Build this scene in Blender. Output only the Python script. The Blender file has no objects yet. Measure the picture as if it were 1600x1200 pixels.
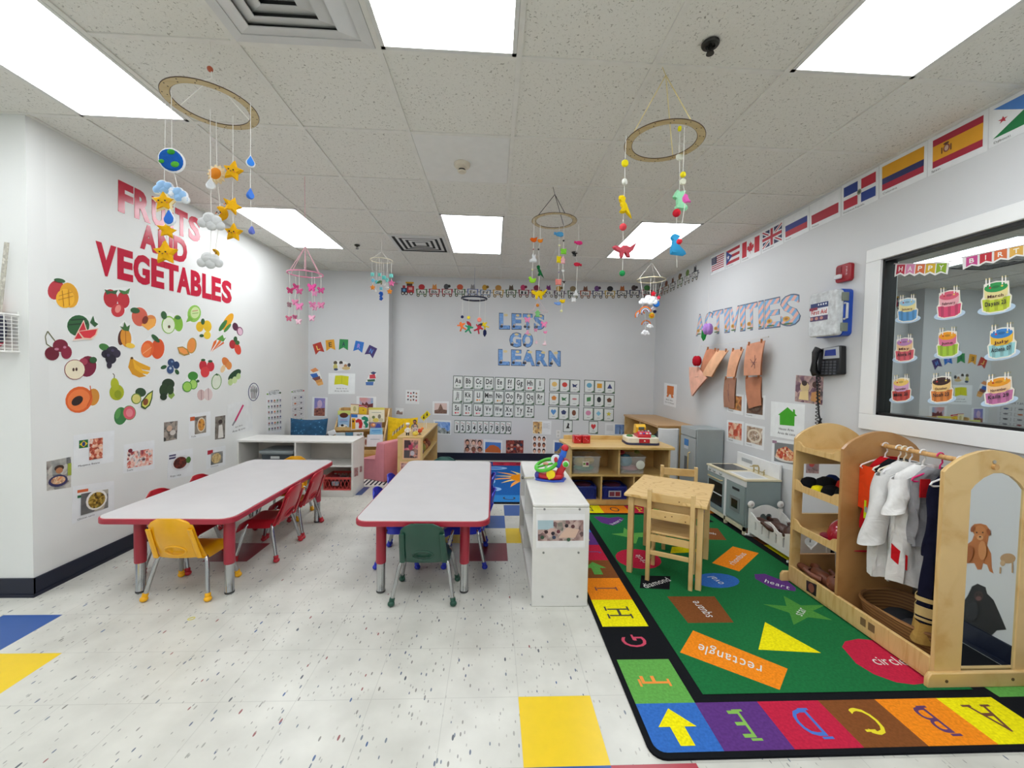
import bpy, bmesh, math, random
from mathutils import Vector, Matrix
SC = bpy.context.scene
COL = SC.collection
random.seed(7)
PI = math.pi
# ------------------------------------------------------------------ camera model
YAW, PITCH, ROLL, FO, EYE = 0.0467, -0.0323, 0.0197, 634.36, 1.3696
_f = Vector((math.sin(YAW)*math.cos(PITCH), math.cos(YAW)*math.cos(PITCH), math.sin(PITCH)))
_r = Vector((math.cos(YAW), -math.sin(YAW), 0)); _u = _r.cross(_f)
CR = _r*math.cos(ROLL)+_u*math.sin(ROLL); CU = -_r*math.sin(ROLL)+_u*math.cos(ROLL); CF = _f
cam = bpy.data.cameras.new('camera'); camo = bpy.data.objects.new('camera', cam); COL.objects.link(camo)
cam.sensor_fit = 'HORIZONTAL'; cam.sensor_width = 36; cam.lens = 36*FO/1600; cam.clip_start = .02
camo.matrix_world = Matrix(((CR.x, CU.x, -CF.x, 0), (CR.y, CU.y, -CF.y, 0), (CR.z, CU.z, -CF.z, EYE), (0, 0, 0, 1)))
SC.camera = camo
O = Vector((0, 0, EYE))
def hit(ax, v, px, py):
    "where the sight line through a photo point meets an axis plane of the room (survey of the room)"
    d = CF+CR*((px-800)/FO)-CU*((py-600)/FO); i = 'XYZ'.index(ax)
    return O+d*((v-O[i])/d[i])
# ------------------------------------------------------------------ materials
MC = {}
def lin(h):
    h = h.lstrip('#'); r = []
    for i in (0, 2, 4):
        c = int(h[i:i+2], 16)/255; r.append(c/12.92 if c <= .04045 else ((c+.055)/1.055)**2.4)
    return (*r, 1)
def base(name):
    m = bpy.data.materials.new(name); m.use_nodes = True
    nt = m.node_tree; b = nt.nodes['Principled BSDF']
    return m, nt, b
def node(nt, t, **k):
    n = nt.nodes.new(t)
    for a, v in k.items():
        if a in n.inputs: n.inputs[a].default_value = v
        else: setattr(n, a, v)
    return n
def coords(nt, scale=(1, 1, 1), rot=(0, 0, 0), kind='Object'):
    tc = nt.nodes.new('ShaderNodeTexCoord'); mp = nt.nodes.new('ShaderNodeMapping')
    mp.inputs['Scale'].default_value = scale; mp.inputs['Rotation'].default_value = rot
    nt.links.new(tc.outputs[kind], mp.inputs['Vector']); return mp.outputs[0]
def ramp(nt, fac, stops, const=False):
    r = nt.nodes.new('ShaderNodeValToRGB'); e = r.color_ramp.elements
    if const: r.color_ramp.interpolation = 'CONSTANT'
    e[0].position = stops[0][0]; e[0].color = lin(stops[0][1]); e[1].position = stops[-1][0]; e[1].color = lin(stops[-1][1])
    for p, c in stops[1:-1]:
        q = e.new(p); q.color = lin(c)
    nt.links.new(fac, r.inputs[0]); return r.outputs[0]
def shade(h, k):
    h = h.lstrip('#'); return '#'+''.join('%02x' % max(0, min(255, int(int(h[i:i+2], 16)*k))) for i in (0, 2, 4))
def C(hx, rough=.55, metal=0, var=.018, scale=14, coat=0):
    "plain coloured stuff with a slight procedural mottling"
    key = (hx, rough, metal, var, scale, coat)
    if key in MC: return MC[key]
    m, nt, b = base('paint_'+hx.strip('#')); MC[key] = m
    if var:
        n = node(nt, 'ShaderNodeTexNoise', Scale=scale, Detail=2.0); nt.links.new(coords(nt), n.inputs['Vector'])
        nt.links.new(ramp(nt, n.outputs[0], [(.3, shade(hx, 1-var)), (.7, shade(hx, 1+var))]), b.inputs['Base Color'])
    else: b.inputs['Base Color'].default_value = lin(hx)
    b.inputs['Roughness'].default_value = rough; b.inputs['Metallic'].default_value = metal
    if rough >= .9: b.inputs['Specular IOR Level'].default_value = .12
    if coat: b.inputs['Coat Weight'].default_value = coat
    return m
def special(name):
    def deco(fn):
        def get(*a, **k):
            key = (name, a, tuple(k.items()))
            if key not in MC: MC[key] = fn(*a, **k)
            return MC[key]
        return get
    return deco
@special('wood')
def wood(c1='#dcb97c', c2='#caa05e', rot=(0, 0, 0), sc=1.0, rough=.42):
    m, nt, b = base('wood'); v = coords(nt, (3*sc, 30*sc, 3*sc), rot)
    n = node(nt, 'ShaderNodeTexNoise', Scale=2.2, Detail=5.0, Distortion=.6); nt.links.new(v, n.inputs['Vector'])
    nt.links.new(ramp(nt, n.outputs[0], [(.32, c1), (.5, shade(c1, .98)), (.68, c2)]), b.inputs['Base Color'])
    b.inputs['Roughness'].default_value = rough; b.inputs['Coat Weight'].default_value = .15; return m
@special('plywood')
def rings(c1='#e2c184', c2='#c89f5c'):
    m, nt, b = base('plywood_swirls'); v = coords(nt, (1, 2.2, 1))
    n = node(nt, 'ShaderNodeTexNoise', Scale=3.0, Detail=1.0); nt.links.new(v, n.inputs['Vector'])
    mt = node(nt, 'ShaderNodeMath', operation='MULTIPLY'); mt.inputs[1].default_value = 14; nt.links.new(n.outputs[0], mt.inputs[0])
    fr = node(nt, 'ShaderNodeMath', operation='FRACT'); nt.links.new(mt.outputs[0], fr.inputs[0])
    nt.links.new(ramp(nt, fr.outputs[0], [(0, c1), (.72, c1), (.88, c2), (1, c1)]), b.inputs['Base Color'])
    b.inputs['Roughness'].default_value = .4; return m
@special('stripes')
def stripes(cols, scale=14, rot=(0, .8, 0), rough=.5):
    m, nt, b = base('striped'); v = coords(nt, (1, 1, 1), rot)
    sx = nt.nodes.new('ShaderNodeSeparateXYZ'); nt.links.new(v, sx.inputs[0])
    a = node(nt, 'ShaderNodeMath', operation='MULTIPLY'); a.inputs[1].default_value = scale; nt.links.new(sx.outputs[2], a.inputs[0])
    f = node(nt, 'ShaderNodeMath', operation='FRACT'); nt.links.new(a.outputs[0], f.inputs[0])
    k = len(cols); nt.links.new(ramp(nt, f.outputs[0], [(i/k, c) for i, c in enumerate(cols)], True), b.inputs['Base Color'])
    b.inputs['Roughness'].default_value = rough; return m
@special('pic')
def pic(cols, scale=30, seed=0, rough=.4):
    "a printed photograph: soft patches of its colours"
    m, nt, b = base('printed_picture'); v = coords(nt, (1, 1, 1))
    w = node(nt, 'ShaderNodeTexNoise', Scale=scale*.55, Detail=2.5, noise_dimensions='4D'); w.inputs['W'].default_value = seed*3.7
    nt.links.new(v, w.inputs['Vector']); k = len(cols)
    vo = node(nt, 'ShaderNodeTexVoronoi', Scale=scale, voronoi_dimensions='4D'); vo.inputs['W'].default_value = seed*1.3; nt.links.new(v, vo.inputs['Vector'])
    mx = node(nt, 'ShaderNodeMix'); mx.data_type = 'FLOAT'; mx.inputs[0].default_value = .35
    sep = nt.nodes.new('ShaderNodeSeparateColor'); nt.links.new(vo.outputs['Color'], sep.inputs[0])
    nt.links.new(w.outputs[0], mx.inputs[2]); nt.links.new(sep.outputs[0], mx.inputs[3])
    nt.links.new(ramp(nt, mx.outputs[0], [(.25+.5*i/(k-1), c) for i, c in enumerate(cols)]), b.inputs['Base Color'])
    b.inputs['Roughness'].default_value = rough; return m
@special('glass')
def glass(tint='#ffffff', alpha=.18, rough=.05):
    m, nt, b = base('clear_plastic'); b.inputs['Base Color'].default_value = lin(tint)
    b.inputs['Alpha'].default_value = alpha; b.inputs['Roughness'].default_value = rough; return m
@special('emit')
def emit(hx, s):
    m, nt, b = base('lamp_diffuser'); b.inputs['Base Color'].default_value = lin('#f4f6f6')
    b.inputs['Emission Color'].default_value = lin(hx); b.inputs['Emission Strength'].default_value = s; return m
@special('wall')
def wallpaint(hx, name):
    m, nt, b = base(name); n = node(nt, 'ShaderNodeTexNoise', Scale=1.3, Detail=3.0); nt.links.new(coords(nt), n.inputs['Vector'])
    nt.links.new(ramp(nt, n.outputs[0], [(.3, shade(hx, .985)), (.7, shade(hx, 1.015))]), b.inputs['Base Color'])
    b.inputs['Roughness'].default_value = .5
    n2 = node(nt, 'ShaderNodeTexNoise', Scale=160.0); nt.links.new(coords(nt), n2.inputs['Vector'])
    bp = node(nt, 'ShaderNodeBump', Strength=.05, Distance=.002); nt.links.new(n2.outputs[0], bp.inputs['Height']); nt.links.new(bp.outputs[0], b.inputs['Normal']); return m
# ------------------------------------------------------------------ mesh building
class MB:
    def __init__(s): s.v = []; s.f = []; s.m = []; s.mats = []
    def mi(s, mat):
        if mat not in s.mats: s.mats.append(mat)
        return s.mats.index(mat)
    def add(s, vs, fs, mat):
        o = len(s.v); s.v += [tuple(p) for p in vs]; k = s.mi(mat)
        for f in fs: s.f.append(tuple(i+o for i in f)); s.m.append(k)
        return s
    def box(s, c, d, mat, rz=0, M=None):
        x, y, z = (q/2 for q in d)
        P = [Vector((a*x, b*y, e*z)) for a in (-1, 1) for b in (-1, 1) for e in (-1, 1)]
        R = (M or Matrix.Rotation(rz, 4, 'Z')); c = Vector(c)
        return s.add([R @ p+c for p in P], [(0, 1, 3, 2), (4, 6, 7, 5), (0, 4, 5, 1), (2, 3, 7, 6), (0, 2, 6, 4), (1, 5, 7, 3)], mat)
    def bx(s, x0, x1, y0, y1, z0, z1, mat): return s.box(((x0+x1)/2, (y0+y1)/2, (z0+z1)/2), (abs(x1-x0), abs(y1-y0), abs(z1-z0)), mat)
    def prism(s, bot, top, mat, side=None):
        n = len(bot); s.add(list(bot)+list(top), [tuple(range(n))[::-1], tuple(range(n, 2*n))], mat)
        o = len(s.v)-2*n; k = s.mi(side or mat)
        for i in range(n):
            j = (i+1) % n; s.f.append((o+i, o+j, o+n+j, o+n+i)); s.m.append(k)
        return s
    def ext(s, poly, ax, a, b, mat, side=None):
        "extrude a 2D outline along an axis"
        def P(p, h): return {'X': (h, p[0], p[1]), 'Y': (p[0], h, p[1]), 'Z': (p[0], p[1], h)}[ax]
        return s.prism([P(p, a) for p in poly], [P(p, b) for p in poly], mat, side)
    def tube(s, pts, r, mat, n=8, closed=False, flat=None):
        pts = [Vector(p) for p in pts]; N = len(pts); rs = r if isinstance(r, (list, tuple)) else [r]*N; V = []; prev = None
        for i, p in enumerate(pts):
            a = pts[(i-1) % N] if (i or closed) else p; b = pts[(i+1) % N] if (i < N-1 or closed) else p
            t = (b-a).normalized() if (b-a).length > 1e-9 else Vector((0, 0, 1))
            if prev is None: u = t.orthogonal().normalized()
            else:
                u = prev-t*prev.dot(t); u = u.normalized() if u.length > 1e-6 else t.orthogonal().normalized()
            prev = u; w = t.cross(u)
            for k in range(n):
                an = 2*PI*k/n; V.append(p+(u*math.cos(an)+w*math.sin(an))*rs[i])
        F = []
        for i in range(N if closed else N-1):
            j = (i+1) % N
            for k in range(n): F.append((i*n+k, i*n+(k+1) % n, j*n+(k+1) % n, j*n+k))
        if not closed: F += [tuple(range(n))[::-1], tuple(range((N-1)*n, N*n))]
        return s.add(V, F, mat)
    def lathe(s, prof, c, mat, n=20, ax='Z', R=None):
        V = []; F = []; c = Vector(c)
        for r, h in prof:
            for k in range(n):
                a = 2*PI*k/n; q = Vector((r*math.cos(a), r*math.sin(a), h))
                if ax == 'X': q = Vector((q.z, q.x, q.y))
                if ax == 'Y': q = Vector((q.x, q.z, q.y))
                if R: q = R @ q
                V.append(c+q)
        for i in range(len(prof)-1):
            for k in range(n): F.append((i*n+k, i*n+(k+1) % n, (i+1)*n+(k+1) % n, (i+1)*n+k))
        F += [tuple(range(n))[::-1], tuple(range((len(prof)-1)*n, len(prof)*n))]
        return s.add(V, F, mat)
    def ball(s, c, r, mat, n=12, R=None):
        rx, ry, rz = (r, r, r) if isinstance(r, (int, float)) else r; V = []; F = []; c = Vector(c); h = n//2
        for i in range(1, h):
            t = PI*i/h
            for k in range(n):
                a = 2*PI*k/n; q = Vector((rx*math.sin(t)*math.cos(a), ry*math.sin(t)*math.sin(a), rz*math.cos(t))); V.append(c+(R @ q if R else q))
        q = Vector((0, 0, rz)); V.append(c+(R @ q if R else q)); V.append(c-(R @ q if R else q)); T = len(V)-2
        for i in range(h-2):
            for k in range(n): F.append((i*n+k, (i+1)*n+k, (i+1)*n+(k+1) % n, i*n+(k+1) % n))
        for k in range(n): F.append((T, k, (k+1) % n)); F.append((T+1, (h-2)*n+(k+1) % n, (h-2)*n+k))
        return s.add(V, F, mat)
    def sheet(s, fn, nu, nv, th, mat, skip=None):
        "a curved sheet fn(u,v) with thickness"
        P = [[Vector(fn(i/nu, j/nv)) for i in range(nu+1)] for j in range(nv+1)]; N = []
        for j in range(nv+1):
            row = []
            for i in range(nu+1):
                a = P[j][min(i+1, nu)]-P[j][max(i-1, 0)]; b = P[min(j+1, nv)][i]-P[max(j-1, 0)][i]; q = a.cross(b)
                row.append(q.normalized() if q.length > 1e-12 else Vector((0, 0, 1)))
            N.append(row)
        V = [P[j][i]+N[j][i]*th/2 for j in range(nv+1) for i in range(nu+1)]+[P[j][i]-N[j][i]*th/2 for j in range(nv+1) for i in range(nu+1)]
        K = (nu+1)*(nv+1); ix = lambda i, j: j*(nu+1)+i; F = []; cells = {(i, j) for i in range(nu) for j in range(nv) if not (skip and skip((i+.5)/nu, (j+.5)/nv))}
        for i, j in cells:
            a, b, c, d = ix(i, j), ix(i+1, j), ix(i+1, j+1), ix(i, j+1); F += [(a, b, c, d), (d+K, c+K, b+K, a+K)]
            if (i, j-1) not in cells: F.append((a, a+K, b+K, b))
            if (i+1, j) not in cells: F.append((b, b+K, c+K, c))
            if (i, j+1) not in cells: F.append((c, c+K, d+K, d))
            if (i-1, j) not in cells: F.append((d, d+K, a+K, a))
        return s.add(V, F, mat)
    def puff(s, pts, th, mat, back=None):
        "a stuffed felt shape from a 3D outline lying in one plane"
        pts = [Vector(p) for p in pts]; n = len(pts); c = sum(pts, Vector())/n
        nr = Vector()
        for i in range(n): nr += (pts[i]-c).cross(pts[(i+1) % n]-c)
        nr.normalize(); inn = [c+(p-c)*.8 for p in pts]
        V = pts+[p+nr*th/2 for p in inn]+[p-nr*th/2 for p in inn]+[c+nr*th*.62, c-nr*th*.62]; F = []
        for i in range(n):
            j = (i+1) % n; F += [(i, j, n+j, n+i), (j, i, 2*n+i, 2*n+j), (n+i, n+j, 3*n), (2*n+j, 2*n+i, 3*n+1)]
        return s.add(V, F, mat)
    def build(s, name, parent=None, bevel=0, smooth=True, label=None, world=False, origin=None, ang=38):
        me = bpy.data.meshes.new(name); vs = [Vector(p) for p in s.v]; loc = Vector()
        if parent is None or world:
            if parent is not None:
                inv = parent.matrix_basis.inverted(); vs = [inv @ p for p in vs]
            else:
                xs = [p.x for p in vs]; ys = [p.y for p in vs]; zs = [p.z for p in vs]
                loc = Vector(origin) if origin else Vector(((min(xs)+max(xs))/2, (min(ys)+max(ys))/2, min(zs))); vs = [p-loc for p in vs]
        me.from_pydata(vs, [], s.f)
        for m in s.mats: me.materials.append(m)
        me.polygons.foreach_set('material_index', s.m)
        bm = bmesh.new(); bm.from_mesh(me); bmesh.ops.recalc_face_normals(bm, faces=bm.faces); bm.to_mesh(me); bm.free()
        if smooth:
            me.polygons.foreach_set('use_smooth', [True]*len(me.polygons)); me.set_sharp_from_angle(angle=math.radians(ang))
        o = bpy.data.objects.new(name, me); COL.objects.link(o); o.location = loc
        if parent is not None: o.parent = parent
        if bevel:
            b = o.modifiers.new('soft_edges', 'BEVEL'); b.width = bevel; b.segments = 2; b.limit_method = 'ANGLE'; b.angle_limit = math.radians(50)
        if label: o['label'] = label
        return o
def tag(o, label=None, cat=None, group=None, kind=None):
    if label: o['label'] = label
    if cat: o['category'] = cat
    if group: o['group'] = group
    if kind: o['kind'] = kind
    return o
def thing(name, label, cat, loc=(0, 0, 0), rz=0, group=None):
    o = bpy.data.objects.new(name, None); COL.objects.link(o); o.empty_display_size = .05
    o.location = loc; o.rotation_euler = (0, 0, rz); o.matrix_basis = Matrix.Translation(Vector(loc)) @ Matrix.Rotation(rz, 4, 'Z')
    return tag(o, label, cat, group)
def copy_tree(o, parent=None):
    c = o.copy(); COL.objects.link(c)
    if parent is not None: c.parent = parent
    for ch in KIDS(o): copy_tree(ch, c)
    return c
def KIDS(o): return [x for x in list(COL.objects) if x.parent == o]
def place(o, loc, rz): o.location = loc; o.rotation_euler = (0, 0, rz)
def struct(o): o['kind'] = 'structure'; return o
def lerp(a, b, t): return a+(b-a)*t
def ell(cx, cy, rx, ry, ang=0, n=18):
    a = math.radians(ang); return [(cx+rx*math.cos(t)*math.cos(a)-ry*math.sin(t)*math.sin(a), cy+rx*math.cos(t)*math.sin(a)+ry*math.sin(t)*math.cos(a)) for t in [2*PI*k/n for k in range(n)]]
def star(cx, cy, r, ri=.45, n=5, rot=-90): return [(cx+(r if k % 2 == 0 else r*ri)*math.cos(math.radians(rot+180*k/n)), cy+(r if k % 2 == 0 else r*ri)*math.sin(math.radians(rot+180*k/n))) for k in range(2*n)]
def cloud(cx, cy, w, h, n=26):
    P = []
    for k in range(n):
        t = 2*PI*k/n; b = 1+.13*abs(math.sin(2.5*t+.4)); y = math.sin(t)
        P.append((cx+w*math.cos(t)*b, cy+(h*y*b if y < 0 else h*.55*y)))
    return P
def heart(cx, cy, r, n=24): return [(cx+r*math.sin(t)**3, cy-r*(.81*math.cos(t)-.31*math.cos(2*t)-.12*math.cos(3*t)-.06*math.cos(4*t))) for t in [2*PI*k/n for k in range(n)]]
def drop(cx, cy, w, h, n=16):
    P = [(cx, cy-h)]
    for k in range(n+1):
        t = -PI*.15+PI*1.3*k/n; P.append((cx+w*math.cos(t), cy+h*.35+w*math.sin(t)))
    return P
# ------------------------------------------------------------------ lettering
GL = {}
def glyphs():
    obs = []
    for wgt, off in (('n', 0), ('b', .022), ('x', .045)):
        for ch in [chr(k) for k in range(33, 127)]+['\u00c1', '\u00e1']:
            cu = bpy.data.curves.new('g', 'FONT'); cu.body = ch; cu.offset = off; cu.resolution_u = 3; cu.size = 1
            o = bpy.data.objects.new('g', cu); COL.objects.link(o); obs.append((wgt, ch, o))
    dg = bpy.context.evaluated_depsgraph_get(); dg.update()
    for wgt, ch, o in obs:
        me = o.evaluated_get(dg).to_mesh(); V = [(v.co.x, v.co.y) for v in me.vertices]; F = [tuple(p.vertices) for p in me.polygons]
        xs = [p[0] for p in V] or [0]; GL[wgt, ch] = (V, F, min(xs), max(xs))
        o.evaluated_get(dg).to_mesh_clear()
    for _, _, o in obs:
        cu = o.data; bpy.data.objects.remove(o); bpy.data.curves.remove(cu)
glyphs()
def layout(text, w='n', gap=.09):
    "the letters of a line as one flat mesh of unit cap height"
    V = []; F = []; x = 0
    for ch in text:
        if ch == ' ': x += .32; continue
        gv, gf, a, b = GL[w, ch]; o = len(V); V += [(p[0]-a+x, p[1]/.73) for p in gv]; F += [tuple(i+o for i in f) for f in gf]; x += b-a+gap
    return V, F, x-gap
# ------------------------------------------------------------------ flat printed and cut-out pieces
class Plane:
    def __init__(s, ax, v, off=0.0):
        s.ax, s.v = ax, v
        s.n = {('X', -1): Vector((1, 0, 0)), ('X', 1): Vector((-1, 0, 0)), ('Y', 1): Vector((0, -1, 0)), ('Z', -1): Vector((0, 0, 1))}[ax, 1 if v > 0 else -1] if ax != 'Z' else Vector((0, 0, 1))
        s.off = off
    def px(s, x, y, k=0): return hit(s.ax, s.v, x, y)+s.n*(s.off+k)
class Dec:
    "a thin flat thing: layers of coloured shapes on a plane. f maps drawing units to a point on the plane"
    def __init__(s, f, n, k0=.0008, step=.0005): s.f = f; s.n = n; s.k = k0; s.mb = MB(); s.step = step; s.first = True; s.all = []
    def poly(s, pts, mat, th=None):
        if isinstance(mat, str): mat = C(mat)
        P = [s.f(*p) for p in pts]; d = s.n*s.k
        if s.first: s.mb.prism([p-s.n*.0006 for p in P], [p+d for p in P], mat); s.first = False
        else: s.mb.add([p+d for p in P], [tuple(range(len(P)))], mat)
        s.k += s.step; return s
    def e(s, cx, cy, rx, ry, mat, ang=0, n=16): return s.poly(ell(cx, cy, rx, ry, ang, n), mat)
    def r(s, x0, y0, x1, y1, mat): return s.poly([(x0, y0), (x1, y0), (x1, y1), (x0, y1)], mat)
    def line(s, pts, w, mat):
        for (a, b), (c, d) in zip(pts, pts[1:]):
            L = math.hypot(c-a, d-b) or 1; nx, ny = -(d-b)/L*w/2, (c-a)/L*w/2
            s.poly([(a+nx, b+ny), (c+nx, d+ny), (c-nx, d-ny), (a-nx, b-ny)], mat); s.k -= s.step
        s.k += s.step; return s
    def text(s, t, x0, y0, x1, y1, mat, w='n', h=None, gap=.09):
        "text with its baseline from (x0,y0) to (x1,y1); h = cap height in drawing units, upwards (negative y)"
        if isinstance(mat, str): mat = C(mat)
        V, F, W = layout(t, w, gap); L = math.hypot(x1-x0, y1-y0); h = h or L/W*.73
        P = []
        for a, b in V:
            u = a/W; P.append(s.f(x0+(x1-x0)*u, y0+(y1-y0)*u-b*h)+s.n*s.k)
        s.mb.add(P, F, mat); s.k += s.step; return s
    def done(s, name, label=None, cat=None, group=None, parent=None, world=True):
        o = s.mb.build(name, parent, smooth=False, world=parent is not None, origin=None)
        if cat: tag(o, label, cat, group)
        elif label: o['label'] = label
        return o
def view(pl, x0, y0, sc): return lambda x, y: pl.px(x0+x/sc, y0+y/sc)
def quad(pl, a, b, c, d):
    "unit square mapped to four corner points: top left, top right, bottom right, bottom left"
    A, B, Cc, D = (pl.px(*p) for p in (a, b, c, d))
    return lambda u, v: A*(1-u)*(1-v)+B*u*(1-v)+Cc*u*v+D*(1-u)*v
def vq(pl, x0, y0, sc, *q): return quad(pl, *[(x0+p[0]/sc, y0+p[1]/sc) for p in q])
# ------------------------------------------------------------------ the room
XL, XR, YB, YJ, XJ, HC = -2.65, 2.485, 6.17, 5.95, -1.515, 2.7525
YP, YF, XF, T = 2.45, -3.0, -4.6, .3048
TX, TY = .130, 4.0985
@special('floor')
def floor_mat():
    m, nt, b = base('speckled_vinyl_tile'); L = nt.links.new
    v = coords(nt, (1, 1, 1), kind='Object'); sx = nt.nodes.new('ShaderNodeSeparateXYZ'); L(v, sx.inputs[0])
    n = node(nt, 'ShaderNodeTexNoise', Scale=5.0, Detail=4.0); L(v, n.inputs['Vector'])
    basec = ramp(nt, n.outputs[0], [(.3, '#bfbfb6'), (.7, '#d1d1c8')])
    def math_(op, a, c):
        q = node(nt, 'ShaderNodeMath', operation=op)
        for i, w in enumerate((a, c)):
            if isinstance(w, (int, float)): q.inputs[i].default_value = w
            elif w is not None: L(w, q.inputs[i])
        return q.outputs[0]
    seams = []
    for k, off in ((0, TX), (1, TY)):
        a = math_('DIVIDE', math_('SUBTRACT', sx.outputs[k], off-100*T), T); f = math_('FRACT', a, None)
        seams.append(math_('LESS_THAN', math_('MINIMUM', f, math_('SUBTRACT', 1.0, f)), .0042))
    seam = math_('MAXIMUM', *seams)
    out = basec
    def mix(fac, a, bb):
        q = node(nt, 'ShaderNodeMix'); q.data_type = 'RGBA'; L(fac, q.inputs[0]); L(a, q.inputs[6])
        if isinstance(bb, str): q.inputs[7].default_value = lin(bb)
        else: L(bb, q.inputs[7])
        return q.outputs[2]
    for sc, rot, thr, rnd, cols in ((46, .25, .17, .6, ['#6c7680', '#84827c', '#9a9a92', '#5a6478']), (30, -.3, .13, .78, ['#3c5a86', '#8a5050', '#4a5058', '#77756e']), (75, .1, .2, .6, ['#aaaaa2', '#9a9a94', '#b4b2a8', '#8c8c88'])):
        vo = node(nt, 'ShaderNodeTexVoronoi', Scale=1.0); L(coords(nt, (sc, sc*.34, sc), (0, 0, rot)), vo.inputs['Vector'])
        sp = nt.nodes.new('ShaderNodeSeparateColor'); L(vo.outputs['Color'], sp.inputs[0])
        chip = math_('MULTIPLY', math_('LESS_THAN', vo.outputs['Distance'], thr), math_('GREATER_THAN', sp.outputs[0], rnd))
        out = mix(chip, out, ramp(nt, sp.outputs[1], [(i/4, c) for i, c in enumerate(cols)], True))
    sf = math_('MULTIPLY', seam, .35); out = mix(sf, out, '#8a8a84')
    L(out, b.inputs['Base Color']); b.inputs['Roughness'].default_value = .32; return m
@special('ctile')
def ceil_mat():
    m, nt, b = base('fissured_ceiling_tile'); L = nt.links.new
    vo = node(nt, 'ShaderNodeTexNoise', Scale=88.0, Detail=1.5, Roughness=.5, Distortion=1.2); L(coords(nt), vo.inputs['Vector'])
    n = node(nt, 'ShaderNodeTexNoise', Scale=2.0); L(coords(nt), n.inputs['Vector'])
    c = ramp(nt, vo.outputs[0], [(.29, '#a09e94'), (.37, '#e0dfd7'), (1, '#e6e5de')])
    L(c, b.inputs['Base Color']); b.inputs['Roughness'].default_value = .9
    bp = node(nt, 'ShaderNodeBump', Strength=.3, Distance=.003); L(vo.outputs[0], bp.inputs['Height']); L(bp.outputs[0], b.inputs['Normal']); return m
# floor
colours = {(-1, 1): '#1f4f96', (0, 0): '#1f4f96', (0, 2): '#e6c400', (-1, 3): '#7c1f2c', (-2, 2): '#e6c400', (-7, 3): '#7c1f2c', (-6, -2): '#1f4a86', (0, 8): '#e6c400', (0, 9): '#1f4f96', (1, 9): '#a8283a', (-9, 6): '#1f4f96', (-8, 7): '#e6c400', (-2, 10): '#e6c400', (3, 10): '#a8283a', (-4, 11): '#1f4f96', (-2, 0): '#e6c400'}
fl = MB()
for i in range(-16, 9):
    for j in range(-8, 25):
        x0, y0 = TX+i*T, TY-(j+1)*T
        x1, y1 = min(x0+T, XR+.1), min(y0+T, YB+.1)
        if x0 > XR+.1 or y0 > YB+.1: continue
        m = floor_mat() if (i, j) not in colours else C(colours[i, j], .3, var=.01, scale=20)
        fl.add([(x0, y0, 0), (x1, y0, 0), (x1, y1, 0), (x0, y1, 0)], [(0, 1, 2, 3)], m)
bm_o = fl.build('floor', smooth=False, origin=(0, 0, 0)); struct(bm_o)
# walls
W1, W2 = wallpaint('#e2e4e1', 'white_wall_paint'), wallpaint('#d2d4d5', 'blue_grey_wall_paint')
struct(MB().bx(XL-.1, XL, YP+.1, YB+.1, 0, HC+.06, W1).build('wall_left'))
struct(MB().bx(XF, XL, YP, YP+.1, 0, HC+.06, W1).bx(XF-.1, XF, YF, YP+.1, 0, HC+.06, W1).build('wall_pier'))
struct(MB().bx(XL, XJ, YJ, YB+.1, 0, HC+.06, W2).bx(XJ, XR+.2, YB, YB+.1, 0, HC+.06, W2).build('wall_back'))
struct(MB().bx(XF-.1, XR+.2, YF-.1, YF, 0, HC+.06, W1).build('wall_front'))
WY0, WY1, WZ0, WZ1 = .85, 2.516, 1.132, 2.13
struct(MB().bx(XR, XR+.2, YF, YB, 0, WZ0, W2).bx(XR, XR+.2, YF, YB, WZ1, HC+.06, W2).bx(XR, XR+.2, WY1, YB, WZ0, WZ1, W2).bx(XR, XR+.2, YF, WY0, WZ0, WZ1, W2).build('wall_right'))
NAVY = C('#08122a', .45, var=.02)
for nm, b in (('baseboard_left', (XL, XL+.01, YP-.01, YJ)), ('baseboard_pier', (XF, XL+.01, YP-.01, YP)), ('baseboard_back', (XJ, XR, YB-.01, YB)), ('baseboard_jog', (XL, XJ+.01, YJ-.01, YJ)), ('baseboard_right', (XR-.01, XR, YF, YB)), ('baseboard_front', (XF, XR, YF, YF+.01))):
    struct(MB().bx(*b, .0, .11, NAVY).bx(b[0]-.004 if b[0] > 2 else b[0], b[1]+.004 if b[1] < 0 else b[1], b[2]-.004, b[3], .0, .02, NAVY).build(nm))
# ceiling: tiles above, T-bars below
CX, CY, G = -.521, 1.8429, .6096
struct(MB().bx(XF, XR+.1, YF, YB+.1, HC+.006, HC+.06, ceil_mat()).build('ceiling'))
TB = C('#e0dfd8', .5, var=.02)
g = MB()
for i in range(-7, 6):
    x = CX+i*G
    if XF < x < XR: g.bx(x-.012, x+.012, YF, YB, HC-.001, HC+.006, TB)
for j in range(-8, 8):
    y = CY+j*G
    if YF < y < YB: g.bx(XF, XR, y-.012, y+.012, HC, HC+.0062, TB)
g.bx(XR-.022, XR, YF, YB, HC-.002, HC+.006, TB); g.bx(XL, XL+.022, YP, YJ, HC-.002, HC+.006, TB); g.bx(XJ, XR, YB-.022, YB, HC-.002, HC+.006, TB); g.bx(XL, XJ, YJ-.022, YJ, HC-.002, HC+.006, TB)
struct(g.build('trim_1'))
ES = 9.0
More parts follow.
